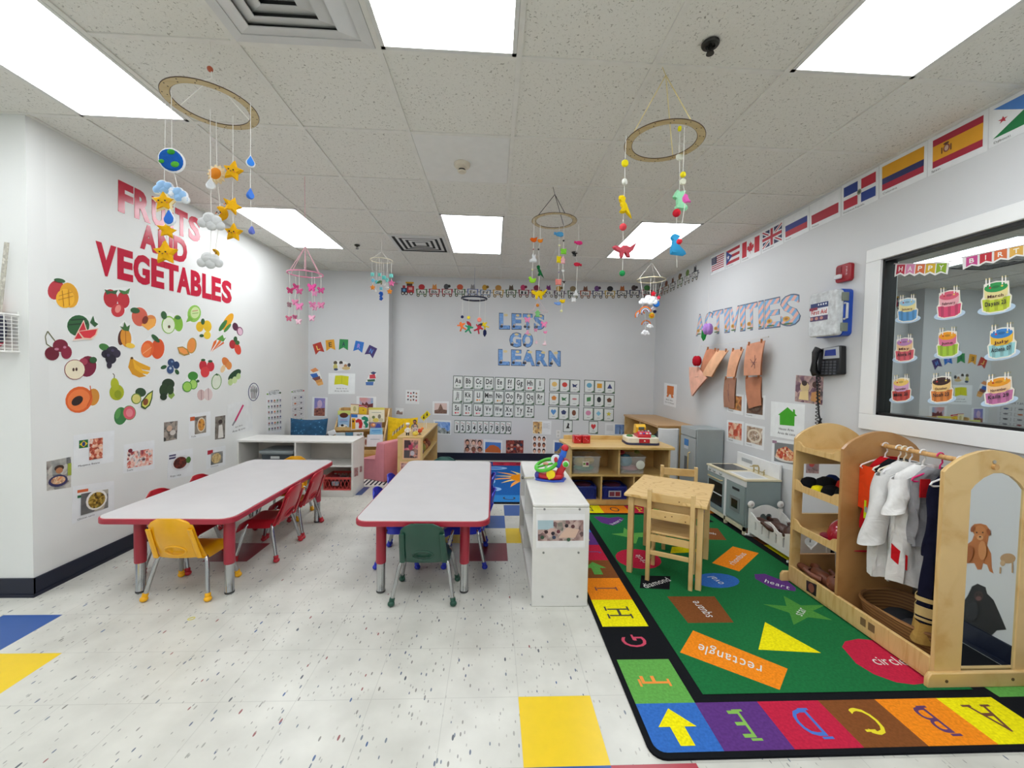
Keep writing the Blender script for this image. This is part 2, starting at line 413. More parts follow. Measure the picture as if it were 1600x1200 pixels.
def light(i, j, label, nj=2):
    x0, y0 = CX+i*G, CY+j*G; t = thing('ceiling_light', label, 'ceiling light', (x0+G/2, y0+nj*G/2, HC-.001), 0, 'recessed ceiling light panels')
    a, b = G/2-.013, nj*G/2-.013; w = C('#d9dad6', .4); f = MB()
    for s in (-1, 1): f.bx(s*a-s*.018, s*a, -b, b, -.002, .01, w); f.bx(-a, a, s*b-s*.018, s*b, -.002, .01, w)
    f.build('frame', t); MB().bx(-a+.018, a-.018, -b+.018, b-.018, .0, .004, emit('#f7faff', ES)).build('diffuser', t, smooth=False)
light(0, -2, 'bright ceiling light panel at the top middle, cut by the photo edge')
light(-3, -1, 'large bright ceiling light panel at top left above the fruit lettering')
light(3, -2, 'large bright ceiling light panel at the top right corner')
light(-3, 3, 'ceiling light panel above the pink butterfly mobile, left of the far three')
light(0, 3, 'middle one of the three far ceiling light panels, right of the small vent')
light(3, 3, 'far right ceiling light panel behind the blue felt dinosaur')
for i, j in ((0, -6), (-3, -6), (3, -6), (-6, -1), (-6, -6)): light(i, j, 'ceiling light panel behind the viewpoint')
def vent(i, j, label, dark, prof=((1, .84, .002, -.004), (.84, .60, .0, -.024), (.66, .42, .0, -.028), (.47, .23, .0, -.028), (.27, .0, -.0, -.024))):
    x0, y0 = CX+i*G, CY+j*G; t = thing('ceiling_vent', label, 'ceiling vent', (x0+G/2, y0+G/2, HC-.001), 0, None); w = C('#cfd0ce', .4, var=.01)
    a = G/2-.013
    bk = MB().bx(-a, a, -a, a, .0, .005, C(dark, .8)); bk.build('backing', t)
    for k, (ro, ri, zo, zi) in enumerate(prof):
        m = MB(); V = []
        for r, z in ((ro, zo), (ri, zi), (ri, zi-.004), (ro, zo-.004)):
            V += [(-a*r, -a*r, z), (a*r, -a*r, z), (a*r, a*r, z), (-a*r, a*r, z)]
        F = []
        for l in range(4):
            for q in range(4): F.append((l*4+q, l*4+(q+1) % 4, ((l+1) % 4)*4+(q+1) % 4, ((l+1) % 4)*4+q))
        m.add(V, F, w); m.build('louvre' if k else 'frame', t, smooth=False)
vent(-1, -1, 'large square ceiling vent at the top edge, left of the middle light', '#5c5d5c')
vent(-1, 4, 'small-looking far ceiling vent with dark louvres left of the far middle light', '#1c1d1e', ((1, .90, .002, -.004), (.80, .70, .004, .0), (.60, .50, .004, .0), (.40, .30, .004, .0), (.2, .0, .004, .002)))
# plain tile with the smoke detector
struct(MB().bx(CX+.013, CX+G-.013, CY+G+.013, CY+2*G-.013, HC+.0005, HC+.0062, C('#e2e2de', .5, var=.01)).build('trim_2'))
p = hit('Z', HC, 722, 256)
t = thing('smoke_detector', 'round cream smoke detector on a plain white ceiling tile', 'smoke detector', (p.x, p.y, HC))
cr = C('#d6cdbb', .4, var=.02)
MB().lathe([(.055, .0), (.055, -.012), (.048, -.022), (.03, -.026)], (0, 0, 0), cr, 28).build('base', t)
MB().lathe([(.03, -.026), (.03, -.034), (.022, -.036), (.022, -.046), (.03, -.05), (.024, -.058), (.001, -.06)], (0, 0, 0), cr, 24).build('sensor_head', t)
MB().lathe([(.0225, -.037), (.0226, -.045)], (0, 0, 0), C('#2a2624'), 20).build('dark_grille', t)
def sprinkler(px, py, label, r):
    p = hit('Z', HC, px, py); t = thing('fire_sprinkler', label, 'sprinkler', (p.x, p.y, HC), 0); d = C('#3a3a38', .35, .6)
    MB().lathe([(r, 0), (r, -.004), (r*.9, -.01), (r*.55, -.012), (r*.5, -.004), (.008, -.004)], (0, 0, 0), d, 24).build('escutcheon', t)
    MB().tube([(0, 0, -.002), (0, 0, -.03)], .006, d).tube([(-.012, 0, -.014), (-.012, 0, -.034), (0, 0, -.042)], .002, d).tube([(.012, 0, -.014), (.012, 0, -.034), (0, 0, -.042)], .002, d).build('nozzle', t)
    MB().lathe([(.016, -.04), (.016, -.043), (.001, -.043)], (0, 0, 0), d, 12).build('deflector', t)
sprinkler(1110, 68, 'black round fire sprinkler left of the top right light panel', .036)
sprinkler(558, 383, 'small dark fire sprinkler between the pink mobile and the far vent', .03)
sprinkler(897, 394, 'small dark fire sprinkler beside the wooden ring of the bird mobile', .03)
# window in the right wall: white casing, deep black frame, half mirrored pane
win = thing('window_1', None, None, (XR, (WY0+WY1)/2, WZ0)); struct(win)
wt = C('#eceeed', .35, var=.004); wb = C('#0b0c0e', .3, var=.02); cw = .102; k = XR-.02
MB().bx(k, XR, WY0-cw, WY1+cw, WZ1, WZ1+.085, wt).bx(k, XR, WY0-cw, WY1+cw, WZ0-cw, WZ0, wt).bx(k, XR, WY1, WY1+cw, WZ0, WZ1, wt).bx(k, XR, WY0-cw, WY0, WZ0, WZ1, wt).build('casing', win, bevel=.003, world=True)
q = .014
MB().bx(XR, XR+.06, WY1-q, WY1, WZ0, WZ1, wb).bx(XR, XR+.06, WY0, WY0+q, WZ0, WZ1, wb).bx(XR, XR+.06, WY0, WY1, WZ0, WZ0+.016, wb).bx(XR, XR+.06, WY0, WY1, WZ1-.016, WZ1, wb).build('inner_frame', win, world=True)
@special('mirror')
def mirror_mat():
    m, nt, b = base('half_mirrored_glass'); b.inputs['Base Color'].default_value = lin('#c9d2d2'); b.inputs['Metallic'].default_value = 1; b.inputs['Roughness'].default_value = .015; return m
XG = XR+.042
MB().bx(XG, XG+.006, WY0+.01, WY1-.01, WZ0+.01, WZ1-.01, mirror_mat()).build('glass_pane', win, world=True, smooth=False)
LW, BW, JW, RW, GW = Plane('X', XL), Plane('Y', YB), Plane('Y', YJ), Plane('X', XR), Plane('X', XG)
PW = Plane('Y', YP)
w = SC.world = bpy.data.worlds.new('world'); w.use_nodes = True; w.node_tree.nodes['Background'].inputs[0].default_value = (.8, .9, 1, 1); w.node_tree.nodes['Background'].inputs[1].default_value = .02
SC.view_settings.view_transform = 'Standard'; SC.view_settings.look = 'None'; SC.view_settings.gamma = 1; SC.view_settings.exposure = 0.13
SC.cycles.use_denoising = True; SC.cycles.max_bounces = 7; SC.cycles.diffuse_bounces = 4; SC.cycles.adaptive_threshold = .04; SC.cycles.glossy_bounces = 4; SC.cycles.transparent_max_bounces = 12
# ------------------------------------------------------------------ letters on walls
def letters(pl, vw, word, xs, top, bot, mat, label, group, w='x', rim=None, extra=None, name='wall_letter', slant=0):
    x0, y0, sc = vw
    def ly(l, x): return lerp(l[1], l[3], (x-l[0])/(l[2]-l[0]))
    out = []
    for i, ch in enumerate(word):
        a, b = xs[i]
        Q = quad(pl, *[(x0+p[0]/sc, y0+p[1]/sc) for p in ((a+slant, ly(top, a)), (b+slant, ly(top, b)), (b, ly(bot, b)), (a, ly(bot, a)))])
        V, F, g0, g1 = GL[w, ch]; ys = [p[1] for p in V]; yA, yB = min(ys), max(ys)
        def G(th0, th1, m, mb, grow=0):
            P = []
            for p in V:
                u = (p[0]-g0)/(g1-g0); v = 1-(p[1]-yA)/(yB-yA); u = .5+(u-.5)*(1+grow); v = .5+(v-.5)*(1+grow); P.append(Q(u, v))
            mb.add([p+pl.n*th1 for p in P], F, m)
            # walls of the cut-out along its outline
            cnt = {}
            for f in F:
                for q in range(len(f)):
                    e = (f[q], f[(q+1) % len(f)]); k = tuple(sorted(e)); cnt.setdefault(k, []).append(e)
            W = [e[0] for e in cnt.values() if len(e) == 1]; n = len(P)
            mb.add([p+pl.n*th1 for p in P]+[p+pl.n*th0 for p in P], [(e[1], e[0], e[0]+n, e[1]+n) for e in W], m)
        mb = MB(); G(.0003, .0024, mat, mb)
        if rim: G(.0002, .0016, rim, mb, .09)
        if extra:
            d = Dec(Q, pl.n, .0032); d.first = False; extra(d, i); mb.v += []; o = len(mb.v)
            for f, mi in zip(d.mb.f, d.mb.m): pass
            for vv in [d.mb]:
                base_ = len(mb.v); mb.v += vv.v
                for f, mi in zip(vv.f, vv.m): mb.f.append(tuple(q+base_ for q in f)); mb.m.append(mb.mi(vv.mats[mi]))
        o = mb.build(name, smooth=False); tag(o, label(i, ch), 'wall letter', group); out.append(o)
    return out
ORD = ['first', 'second', 'third', 'fourth', 'fifth', 'sixth', 'seventh', 'eighth', 'ninth', 'tenth']
RED = C('#c01f3c', .22, var=.02)
A = (0, 200, 4)
letters(LW, A, 'FRUITS', [(738, 832), (840, 940), (948, 1032), (1046, 1082), (1094, 1172), (1178, 1250)], (738, 322, 1250, 572), (738, 520, 1250, 722), RED, lambda i, c: 'red cut-out letter %s, %s in the word FRUITS on the left wall' % (c, ORD[i]), 'fruit wall lettering')
letters(LW, A, 'AND', [(875, 980), (988, 1078), (1084, 1168)], (900, 598, 1165, 700), (875, 750, 1165, 852), RED, lambda i, c: 'red cut-out letter %s in the word AND above VEGETABLES' % c, 'fruit wall lettering')
letters(LW, A, 'VEGETABLES', [(597, 725), (733, 830), (833, 935), (945, 1025), (1025, 1115), (1105, 1190), (1192, 1258), (1263, 1320), (1322, 1380), (1385, 1447)], (597, 704, 1445, 962), (640, 922, 1445, 1102), RED, lambda i, c: 'red cut-out letter %s, %s in the word VEGETABLES' % (c, ORD[i]), 'fruit wall lettering')
# ------------------------------------------------------------------ fruit stickers, drawn in the survey grid of the left wall
B = (0, 480, 4)
DG, LG = '#2c5a30', '#7db843'
def hull(P):
    P = sorted(set(P)); 
    def half(Q):
        h = []
        for p in Q:
            while len(h) > 1 and (h[-1][0]-h[-2][0])*(p[1]-h[-2][1])-(h[-1][1]-h[-2][1])*(p[0]-h[-2][0]) <= 0: h.pop()
            h.append(p)
        return h[:-1]
    return half(P)+half(P[::-1])
def sticker(pl, vw, label, shapes, name, cat='wall sticker', group=None, rim=1.05, white='#e9ebe8', th=.0008, parent=None):
    f = view(pl, *vw); L = []
    for s in shapes:
        if s[0] == 'e': L.append((ell(*s[1:5], s[6] if len(s) > 6 else 0, 18), s[5]))
        elif s[0] == 'p': L.append((s[1], s[2]))
        elif s[0] == 'l': L.append((s[1], s[3], s[2]))
        elif s[0] == 't': L.append(s)
    d = Dec(f, pl.n, th)
    if rim:
        pts = [p for s in L if s[0] != 't' and len(s) == 2 for p in s[0]]; H = hull(pts); cx = sum(p[0] for p in H)/len(H); cy = sum(p[1] for p in H)/len(H)
        d.poly([(cx+(x-cx)*rim, cy+(y-cy)*rim) for x, y in H], white)
    for s in L:
        if s[0] == 't': d.text(s[1], s[2], s[3], s[4], s[5], s[6], s[7] if len(s) > 7 else 'n')
        elif len(s) == 3: d.line(s[0], s[2], s[1])
        else: d.poly(*s)
    return d.done(name, label, cat, group)
FR = [
 ('mango_sticker', 'mango sticker with a diced yellow half, topmost left of the fruit stickers', [('e', 348, -108, 50, 62, '#b8303a', 20), ('e', 430, -75, 58, 80, '#dfa018', -15), ('e', 405, -55, 58, 60, '#f0b428'), ('l', [(365, -70), (450, -95)], 4, '#b87a10'), ('l', [(360, -45), (455, -70)], 4, '#b87a10'), ('l', [(385, -105), (395, -5)], 4, '#b87a10'), ('l', [(425, -110), (430, -10)], 4, '#b87a10'), ('e', 368, -167, 36, 13, DG, 10)]),
 ('strawberry_sticker', 'large sticker of three strawberries under the V of VEGETABLES', [('e', 690, -55, 44, 58, '#b81e2a', -10), ('e', 770, -45, 38, 52, '#c02430', -10), ('e', 735, 20, 42, 42, '#c83038', 20), ('e', 735, 10, 18, 26, '#e88a80', 20), ('p', [(650, -112), (690, -100), (735, -108), (720, -80), (690, -88), (665, -78)], DG), ('p', [(740, -110), (780, -100), (810, -120), (800, -85), (770, -80), (752, -90)], '#3f7a38')]),
 ('watermelon_sticker', 'watermelon sticker with two red slices', [('e', 488, 115, 70, 66, '#2a5f33', -5), ('l', [(440, 80), (530, 75)], 8, '#183a20'), ('l', [(425, 110), (545, 100)], 8, '#183a20'), ('p', [(560, 95), (580, 52), (590, 90), (612, 105), (590, 125)], DG), ('p', [(520, 78), (450, 210), (560, 200)], '#f0d8c8'), ('p', [(518, 90), (462, 200), (550, 190)], '#cf2c38'), ('p', [(480, 150), (612, 130), (600, 175), (565, 205), (515, 200)], '#e8c8b0'), ('p', [(488, 152), (602, 137), (590, 172), (560, 194), (520, 190)], '#d8323c')]),
 ('cherry_sticker', 'dark cherries sticker with long stems at the left edge of the display', [('l', [(296, 150), (282, 185), (290, 230), (330, 258)], 6, '#6a6a40'), ('l', [(296, 150), (345, 215)], 6, '#6a6a40'), ('e', 375, 240, 48, 40, '#7a1430'), ('e', 322, 290, 46, 42, '#6a1028', 20), ('e', 412, 282, 34, 42, '#8a1a38'), ('e', 350, 262, 14, 8, '#c88098'), ('e', 400, 250, 10, 8, '#c88098')]),
 ('pineapple_sticker', 'pineapple sticker with a cut yellow side', [('e', 758, 188, 22, 50, '#5a2a24', 8), ('e', 785, 190, 34, 60, '#e0962a', -8), ('l', [(782, 140), (785, 245)], 5, '#b86a18'), ('e', 812, 240, 30, 16, '#eec440', 10), ('p', [(745, 118), (768, 125), (775, 90), (790, 122), (810, 110), (802, 150), (770, 145)], '#3c6a34')]),
 ('grape_sticker', 'sticker of black grapes with a green leaf', [('e', 650, 250, 34, 22, '#3f7a38', 20), ('e', 700, 280, 40, 36, '#2c2638'), ('e', 660, 292, 28, 26, '#241f30'), ('e', 728, 290, 24, 26, '#332b40'), ('e', 690, 325, 34, 30, '#1f1a2a'), ('e', 680, 362, 16, 22, '#2a2436'), ('e', 700, 270, 10, 9, '#4a4260'), ('e', 672, 300, 10, 9, '#453c58')]),
 ('red_apple_sticker', 'sticker of a dark red apple beside its cream cut half', [('e', 545, 370, 56, 66, '#7a1636', 12), ('e', 520, 340, 26, 22, '#a83a50'), ('e', 465, 390, 66, 64, '#8a2038'), ('e', 465, 390, 62, 60, '#ece2c4'), ('e', 456, 390, 7, 11, '#4a2a20'), ('e', 474, 388, 7, 11, '#4a2a20'), ('e', 578, 330, 24, 20, DG)]),
 ('peach_sticker', 'peach sticker with a cut slice below the middle of VEGETABLES', [('e', 872, 60, 50, 60, '#d4604a', -10), ('e', 935, 92, 38, 46, '#e08a48', 30), ('p', [(880, 110), (930, 75), (972, 70), (968, 115), (925, 145)], '#f0a848'), ('e', 905, 80, 18, 26, '#7a2a1c', 20), ('e', 842, 20, 30, 18, DG, 10)]),
 ('green_apple_sticker', 'green apple sticker with white cut half', [('e', 1112, 100, 30, 52, '#82b83a', -8), ('e', 1052, 110, 44, 56, '#8cc048'), ('e', 1052, 112, 38, 49, '#e2ead0'), ('e', 1055, 122, 8, 10, '#5a4428'), ('e', 1022, 50, 18, 26, DG, -15), ('e', 1110, 65, 18, 12, '#3a7034')]),
 ('cabbage_sticker', 'pale green cabbage sticker high beside the letter L', [('e', 1213, 40, 42, 54, '#8fc452', 10), ('e', 1218, 34, 28, 36, '#cfe2a0', 10), ('l', [(1200, 25), (1235, 20)], 5, '#c08a6a'), ('l', [(1200, 40), (1238, 35)], 5, '#90b860'), ('p', [(1160, 95), (1180, 50), (1205, 80)], '#78b040')]),
 ('orange_sticker', 'whole orange sticker with one cut half', [('e', 985, 260, 42, 64, '#dc5422', 5), ('e', 920, 262, 40, 54, '#e8622a', 10), ('e', 912, 268, 30, 44, '#f07c3c', 10), ('l', [(890, 290), (945, 250)], 4, '#f8b080'), ('e', 970, 195, 34, 14, DG, 45)]),
 ('banana_sticker', 'bunch of yellow bananas sticker', [('p', [(815, 312), (832, 318), (850, 370), (895, 420), (915, 430), (870, 440), (825, 420), (800, 375)], '#d8981c'), ('p', [(825, 318), (850, 345), (890, 395), (935, 405), (920, 420), (880, 412), (840, 385)], '#f0b428'), ('p', [(828, 322), (870, 345), (938, 375), (935, 395), (890, 390), (850, 360)], '#e8a820'), ('e', 822, 318, 8, 8, '#5a4420')]),
 ('corn_sticker', 'ear of corn sticker in a green husk', [('e', 1422, 90, 24, 60, '#eaa81c', 32), ('e', 1392, 115, 14, 42, '#3a7838', 35), ('e', 1420, 130, 10, 34, '#4c8a40', 40)]),
 ('lemon_sticker', 'sticker of three yellow lemons', [('e', 1248, 122, 24, 32, '#e2b414'), ('e', 1295, 118, 26, 36, '#e8bc1c', -10), ('e', 1294, 175, 22, 25, '#ecc830'), ('e', 1266, 90, 12, 20, DG), ('e', 1258, 178, 14, 10, DG)]),
 ('onion_sticker', 'small red onion sticker at the upper right of the display', [('e', 1470, 122, 18, 26, '#54203e', -15), ('e', 1498, 150, 20, 28, '#7a3a5a', -10), ('e', 1499, 152, 15, 23, '#dcb8c8', -10)]),
 ('melon_sticker', 'orange melon sticker with a wedge', [('e', 1198, 240, 30, 50, '#b8924a', 8), ('e', 1195, 240, 25, 44, '#e89040', 8), ('p', [(1106, 250), (1140, 245), (1170, 262), (1185, 295), (1150, 305), (1118, 290)], '#a8863c'), ('p', [(1112, 256), (1140, 252), (1165, 268), (1174, 290), (1148, 294), (1124, 280)], '#f09a4c')]),
 ('carrot_sticker', 'bunch of orange carrots sticker', [('p', [(1315, 280), (1335, 215), (1355, 200), (1350, 225)], '#e06a22'), ('p', [(1320, 282), (1370, 205), (1388, 200), (1375, 225)], '#e8762c'), ('p', [(1330, 270), (1395, 215), (1400, 225)], '#d85e1c'), ('p', [(1350, 200), (1390, 172), (1398, 195), (1412, 190), (1395, 215)], '#5a9a40')]),
 ('pepper_sticker', 'red pepper sticker under the onion', [('e', 1452, 232, 20, 28, '#b0222c'), ('e', 1485, 262, 20, 36, '#dc4630', -15), ('e', 1470, 200, 12, 18, DG), ('e', 1482, 222, 14, 14, '#3a6a30')]),
 ('blueberry_sticker', 'blueberries sticker with green leaves', [('e', 1022, 375, 20, 12, DG, -20), ('e', 1105, 405, 12, 18, DG, -30), ('e', 1068, 345, 22, 24, '#2c4470'), ('e', 1100, 362, 20, 24, '#223a64'), ('e', 1062, 390, 22, 26, '#34507e'), ('e', 1062, 382, 8, 8, '#b8c4d8'), ('e', 1072, 340, 7, 6, '#6a86b0')]),
 ('tomato_sticker', 'sticker of three red tomatoes right of the blueberries', [('e', 1268, 365, 24, 34, '#c42434'), ('e', 1315, 370, 24, 32, '#cc2c3a'), ('e', 1280, 405, 28, 34, '#d83c40'), ('e', 1268, 330, 14, 8, DG), ('e', 1312, 338, 14, 8, DG)]),
 ('potato_sticker', 'sweet potato sticker above the cucumber', [('e', 1412, 345, 22, 36, '#d87a34', -30), ('e', 1430, 365, 18, 26, '#e08a40'), ('e', 1392, 385, 14, 26, '#e8c898', 20)]),
 ('pear_sticker', 'single yellow-green pear sticker', [('l', [(712, 448), (714, 425), (704, 414)], 5, '#4a4a3a'), ('e', 728, 532, 46, 50, '#a8b01e'), ('e', 716, 482, 26, 40, '#b0b824', -8), ('e', 735, 545, 22, 26, '#8e9c18')]),
 ('avocado_sticker', 'avocado sticker with two cut halves', [('e', 878, 532, 34, 28, '#2c4a2c', 10), ('e', 850, 572, 32, 34, '#6a8a30'), ('e', 850, 572, 26, 28, '#d8d078'), ('p', [(955, 518), (950, 570), (935, 615), (905, 638), (878, 625), (880, 590), (920, 540)], '#3a5a28'), ('p', [(948, 530), (942, 570), (928, 608), (905, 628), (886, 615), (888, 592), (922, 548)], '#d6d460'), ('e', 907, 592, 16, 22, '#84461e', 15)]),
 ('broccoli_sticker', 'dark green broccoli sticker', [('p', [(1050, 530), (1075, 515), (1092, 550), (1070, 575), (1052, 560)], '#86a84c'), ('e', 1050, 480, 40, 34, '#20361c'), ('e', 1022, 520, 28, 40, '#263f20'), ('e', 1020, 560, 22, 22, '#1c301a'), ('e', 1062, 515, 22, 30, '#2a4424')]),
 ('lime_sticker', 'sticker of a lime with two round slices', [('e', 1205, 430, 32, 28, '#3c8a30'), ('e', 1207, 482, 26, 32, '#4a9a34'), ('e', 1207, 482, 21, 27, '#a8d468'), ('e', 1168, 497, 30, 34, '#4a9a34'), ('e', 1168, 497, 25, 28, '#9ccc58'), ('e', 1234, 462, 10, 9, DG)]),
 ('garlic_sticker', 'sticker of two pale garlic bulbs at the bottom right', [('e', 1256, 548, 25, 34, '#d0b4b0'), ('e', 1300, 545, 28, 38, '#dcc8c4'), ('l', [(1256, 515), (1258, 580)], 4, '#a08080'), ('l', [(1300, 505), (1302, 580)], 4, '#b09090')]),
 ('radish_sticker', 'white radish sticker with green rim', [('e', 1352, 465, 32, 50, '#6a9a50', 8), ('e', 1352, 465, 27, 45, '#dce4d0', 8), ('p', [(1340, 425), (1352, 412), (1366, 428)], DG)]),
 ('cucumber_sticker', 'cucumber sticker with pale slices at the right end of the display', [('e', 1465, 425, 24, 50, '#1c4426', 48), ('e', 1440, 468, 16, 22, '#b8d08c', 10), ('e', 1465, 455, 16, 22, '#c8dca0', 10), ('e', 1488, 432, 14, 20, '#b8d08c', 10)]),
 ('papaya_sticker', 'large halved papaya sticker with black seeds', [('e', 580, 562, 40, 54, '#cf8c34', 10), ('e', 492, 578, 88, 80, '#e06428', -35), ('e', 490, 580, 74, 64, '#ee7e40', -35), ('e', 480, 585, 40, 26, '#2a1a16', -35), ('l', [(560, 490), (570, 560), (540, 620)], 6, '#d05a20')]),
 ('guava_sticker', 'guava sticker with pink cut half, lowest of the fruit', [('e', 752, 680, 40, 56, '#3c7c42', 10), ('e', 735, 665, 16, 34, '#58984e', 15), ('e', 806, 660, 42, 46, '#5a9a50'), ('e', 806, 660, 38, 42, '#dc5c6c'), ('e', 806, 660, 22, 26, '#e88890')]),
]
for nm, lb, sh in FR: sticker(LW, B, lb, sh, nm, 'fruit sticker', 'fruit and vegetable stickers')
# ------------------------------------------------------------------ paper sheets
WH = '#e6e9ea'
FOOD = ['#2a1c18', '#7a3a24', '#c08050', '#e8d8c0']
def sheet(pl, vw, q, label, draw=None, name='wall_poster', cat='poster', group=None, paper=WH, th=.0008):
    Q = vq(pl, *vw, *q); d = Dec(Q, pl.n, th); d.r(0, 0, 1, 1, C(paper, .35, var=.015) if isinstance(paper, str) else paper)
    if draw: draw(d)
    return d.done(name, label, cat, group)
def P_(cols, seed, sc=40): return pic(tuple(cols), sc, seed)
CV = (0, 640, 4)
def kid(d): d.e(.5, .3, .2, .1, '#3a2418'); d.e(.5, .38, .15, .1, '#b07850'); d.e(.45, .72, .4, .2, '#34305a'); d.e(.45, .7, .3, .13, P_(['#c8703c', '#e8c8a0', '#8a4a34'], 2, 60)); d.r(.84, .2, 1, .6, '#9aa83a')
sheet(LW, CV, ((290, 325), (443, 295), (443, 485), (292, 508)), 'printed photo of a child with a bowl of food, leftmost on the left wall', kid, 'wall_photo', 'photo', 'printed photos on the left wall', P_(['#3a3c40', '#8a8c88', '#c8c4ba', '#5a4a48'], 1, 20))
def brazil(d): d.r(.12, .18, .33, .42, '#1c6a34'); d.poly([(.225, .2), (.32, .3), (.225, .4), (.13, .3)], '#e8c820'); d.e(.225, .3, .04, .07, '#2a3c7a'); d.r(.36, .18, .69, .82, P_(['#241c1c', '#b84a30', '#e8b090', '#e8e4e0'], 3, 50)); d.text('Moqueca Baiana', .1, .97, .62, .97, '#3a3a3a')
sheet(LW, CV, ((460, 160), (715, 130), (710, 325), (458, 370)), 'laminated dish card with a small Brazilian flag', brazil, 'dish_card', 'card', 'dish cards on the left wall')
def india(d): d.r(.1, .12, .35, .2, '#d86a3c'); d.r(.1, .2, .35, .27, '#e8e8e4'); d.r(.1, .27, .35, .34, '#2a6a44'); d.r(.18, .24, .84, .84, P_(['#4a4c50', '#8a8a84', '#c0b8a4'], 5, 12)); d.e(.55, .5, .26, .3, '#eceae4'); d.e(.55, .51, .21, .24, P_(['#3a2c14', '#8a6a24', '#c8a850', '#54601c'], 6, 60)); d.text('Chicken curry', .1, .95, .5, .95, '#3a3a3a')
sheet(LW, CV, ((455, 480), (712, 445), (712, 630), (450, 715)), 'laminated dish card with a bowl of curry, lowest on the left wall', india, 'dish_card', 'card', 'dish cards on the left wall')
def sushi(d): d.r(.1, .28, .93, .84, P_(['#8a3040', '#d87868', '#f0c8b8', '#e8e4e0', '#5a2024'], 7, 45)); d.e(.19, .24, .07, .07, '#7a1a2c'); d.text('Sushi', .1, .94, .28, .94, '#6a6a6a')
sheet(LW, CV, ((775, 220), (965, 190), (965, 370), (770, 400)), 'laminated dish card with a pink picture and a dark red round flag', sushi, 'dish_card', 'card', 'dish cards on the left wall')
sheet(LW, CV, ((1025, 80), (1110, 70), (1105, 185), (1023, 200)), 'small dark printed photo of people, above the row of dish cards', lambda d: (d.e(.4, .35, .2, .16, '#c8a890'), d.e(.65, .6, .22, .14, '#d0c8c0')), 'wall_photo', 'photo', 'printed photos on the left wall', P_(['#2c2c2c', '#6a6660', '#a89c90', '#4a4440'], 8, 30))
def spain(d): d.r(.05, .12, .26, .28, '#c85a28'); d.r(.25, .15, .78, .85, P_(['#5a4a38', '#9a9084', '#3a2c20'], 9, 20)); d.e(.55, .5, .2, .3, '#d8d0bc'); d.e(.55, .5, .16, .25, P_(['#b86a24', '#e0a040', '#7a3a1c'], 10, 70)); d.text('Paella', .1, .95, .3, .95, '#6a6a6a')
sheet(LW, CV, ((1180, 30), (1315, 10), (1315, 160), (1180, 185)), 'laminated dish card with an orange-red flag and a round pan', spain, 'dish_card', 'card', 'dish cards on the left wall')
sheet(LW, CV, ((1345, 45), (1408, 35), (1405, 180), (1343, 188)), 'narrow printed photo of a dressed child beside the paintbrush sign', lambda d: (d.poly([(.35, .4), (.7, .38), (.85, .95), (.3, .95)], '#dcd8d0'), d.e(.5, .25, .2, .1, '#3a2c28')), 'wall_photo', 'photo', 'printed photos on the left wall', P_(['#3a3834', '#8a847a', '#5a4a40'], 11, 30))
def cuba(d): d.r(.04, .1, .3, .26, '#34305e'); d.r(.04, .15, .3, .2, '#c8c8d0'); d.e(.5, .46, .38, .28, '#dcdcdc'); d.e(.47, .45, .27, .22, P_(['#2a1210', '#5a241c', '#8a3a2c'], 12, 70)); d.e(.8, .4, .1, .12, '#4a7a34'); d.text('Ropa vieja', .1, .92, .5, .92, '#3a3a3a')
sheet(LW, CV, ((1050, 270), (1205, 240), (1205, 410), (1045, 440)), 'laminated dish card with dark meat on a white plate', cuba, 'dish_card', 'card', 'dish cards on the left wall')
def maroc(d): d.r(.05, .1, .32, .3, '#b8283a'); d.r(.22, .25, .84, .84, P_(['#5a5a58', '#a0a09a'], 13, 20)); d.e(.5, .55, .25, .25, P_(['#b08a50', '#e0c890', '#8a6434'], 14, 60)); d.text('Couscous', .22, .95, .6, .95, '#6a6a6a')
sheet(LW, CV, ((1290, 245), (1410, 225), (1408, 345), (1288, 375)), 'laminated dish card with a small red flag and a pale noodle dish', maroc, 'dish_card', 'card', 'dish cards on the left wall')
def brush(d): d.line([(.62, .12), (.28, .62)], .07, '#c8306a'); d.line([(.3, .58), (.2, .72)], .06, '#8a8c90'); d.text('Art Area', .3, .82, .58, .78, '#3a3a3a'); d.text('\u00c1rea de arte', .2, .95, .68, .9, '#3a3a3a')
sheet(LW, (0, 480, 4), ((1420, 610), (1575, 575), (1580, 770), (1415, 800)), 'white sign with a pink paintbrush, reading Art Area', brush, 'art_area_sign', 'sign', None, '#dfe2e1')
FV = (360, 580, 5)
sticker(LW, FV, 'oval sticker of upright brushes above the white cubby', [('e', 180, 162, 43, 72, '#3a3c6a', 3), ('e', 180, 162, 37, 66, '#dfe0e0', 3)]+[('l', [(160+k*14, 110+abs(k-1)*8), (165+k*10, 215)], 5, c) for k, c in enumerate(['#6a3a4a', '#4a4c50', '#4a4c50', '#54566a'])]+[('e', 160+k*14, 150, 6, 18, '#8a8c8c') for k in range(4)], 'brush_sticker', 'wall sticker')
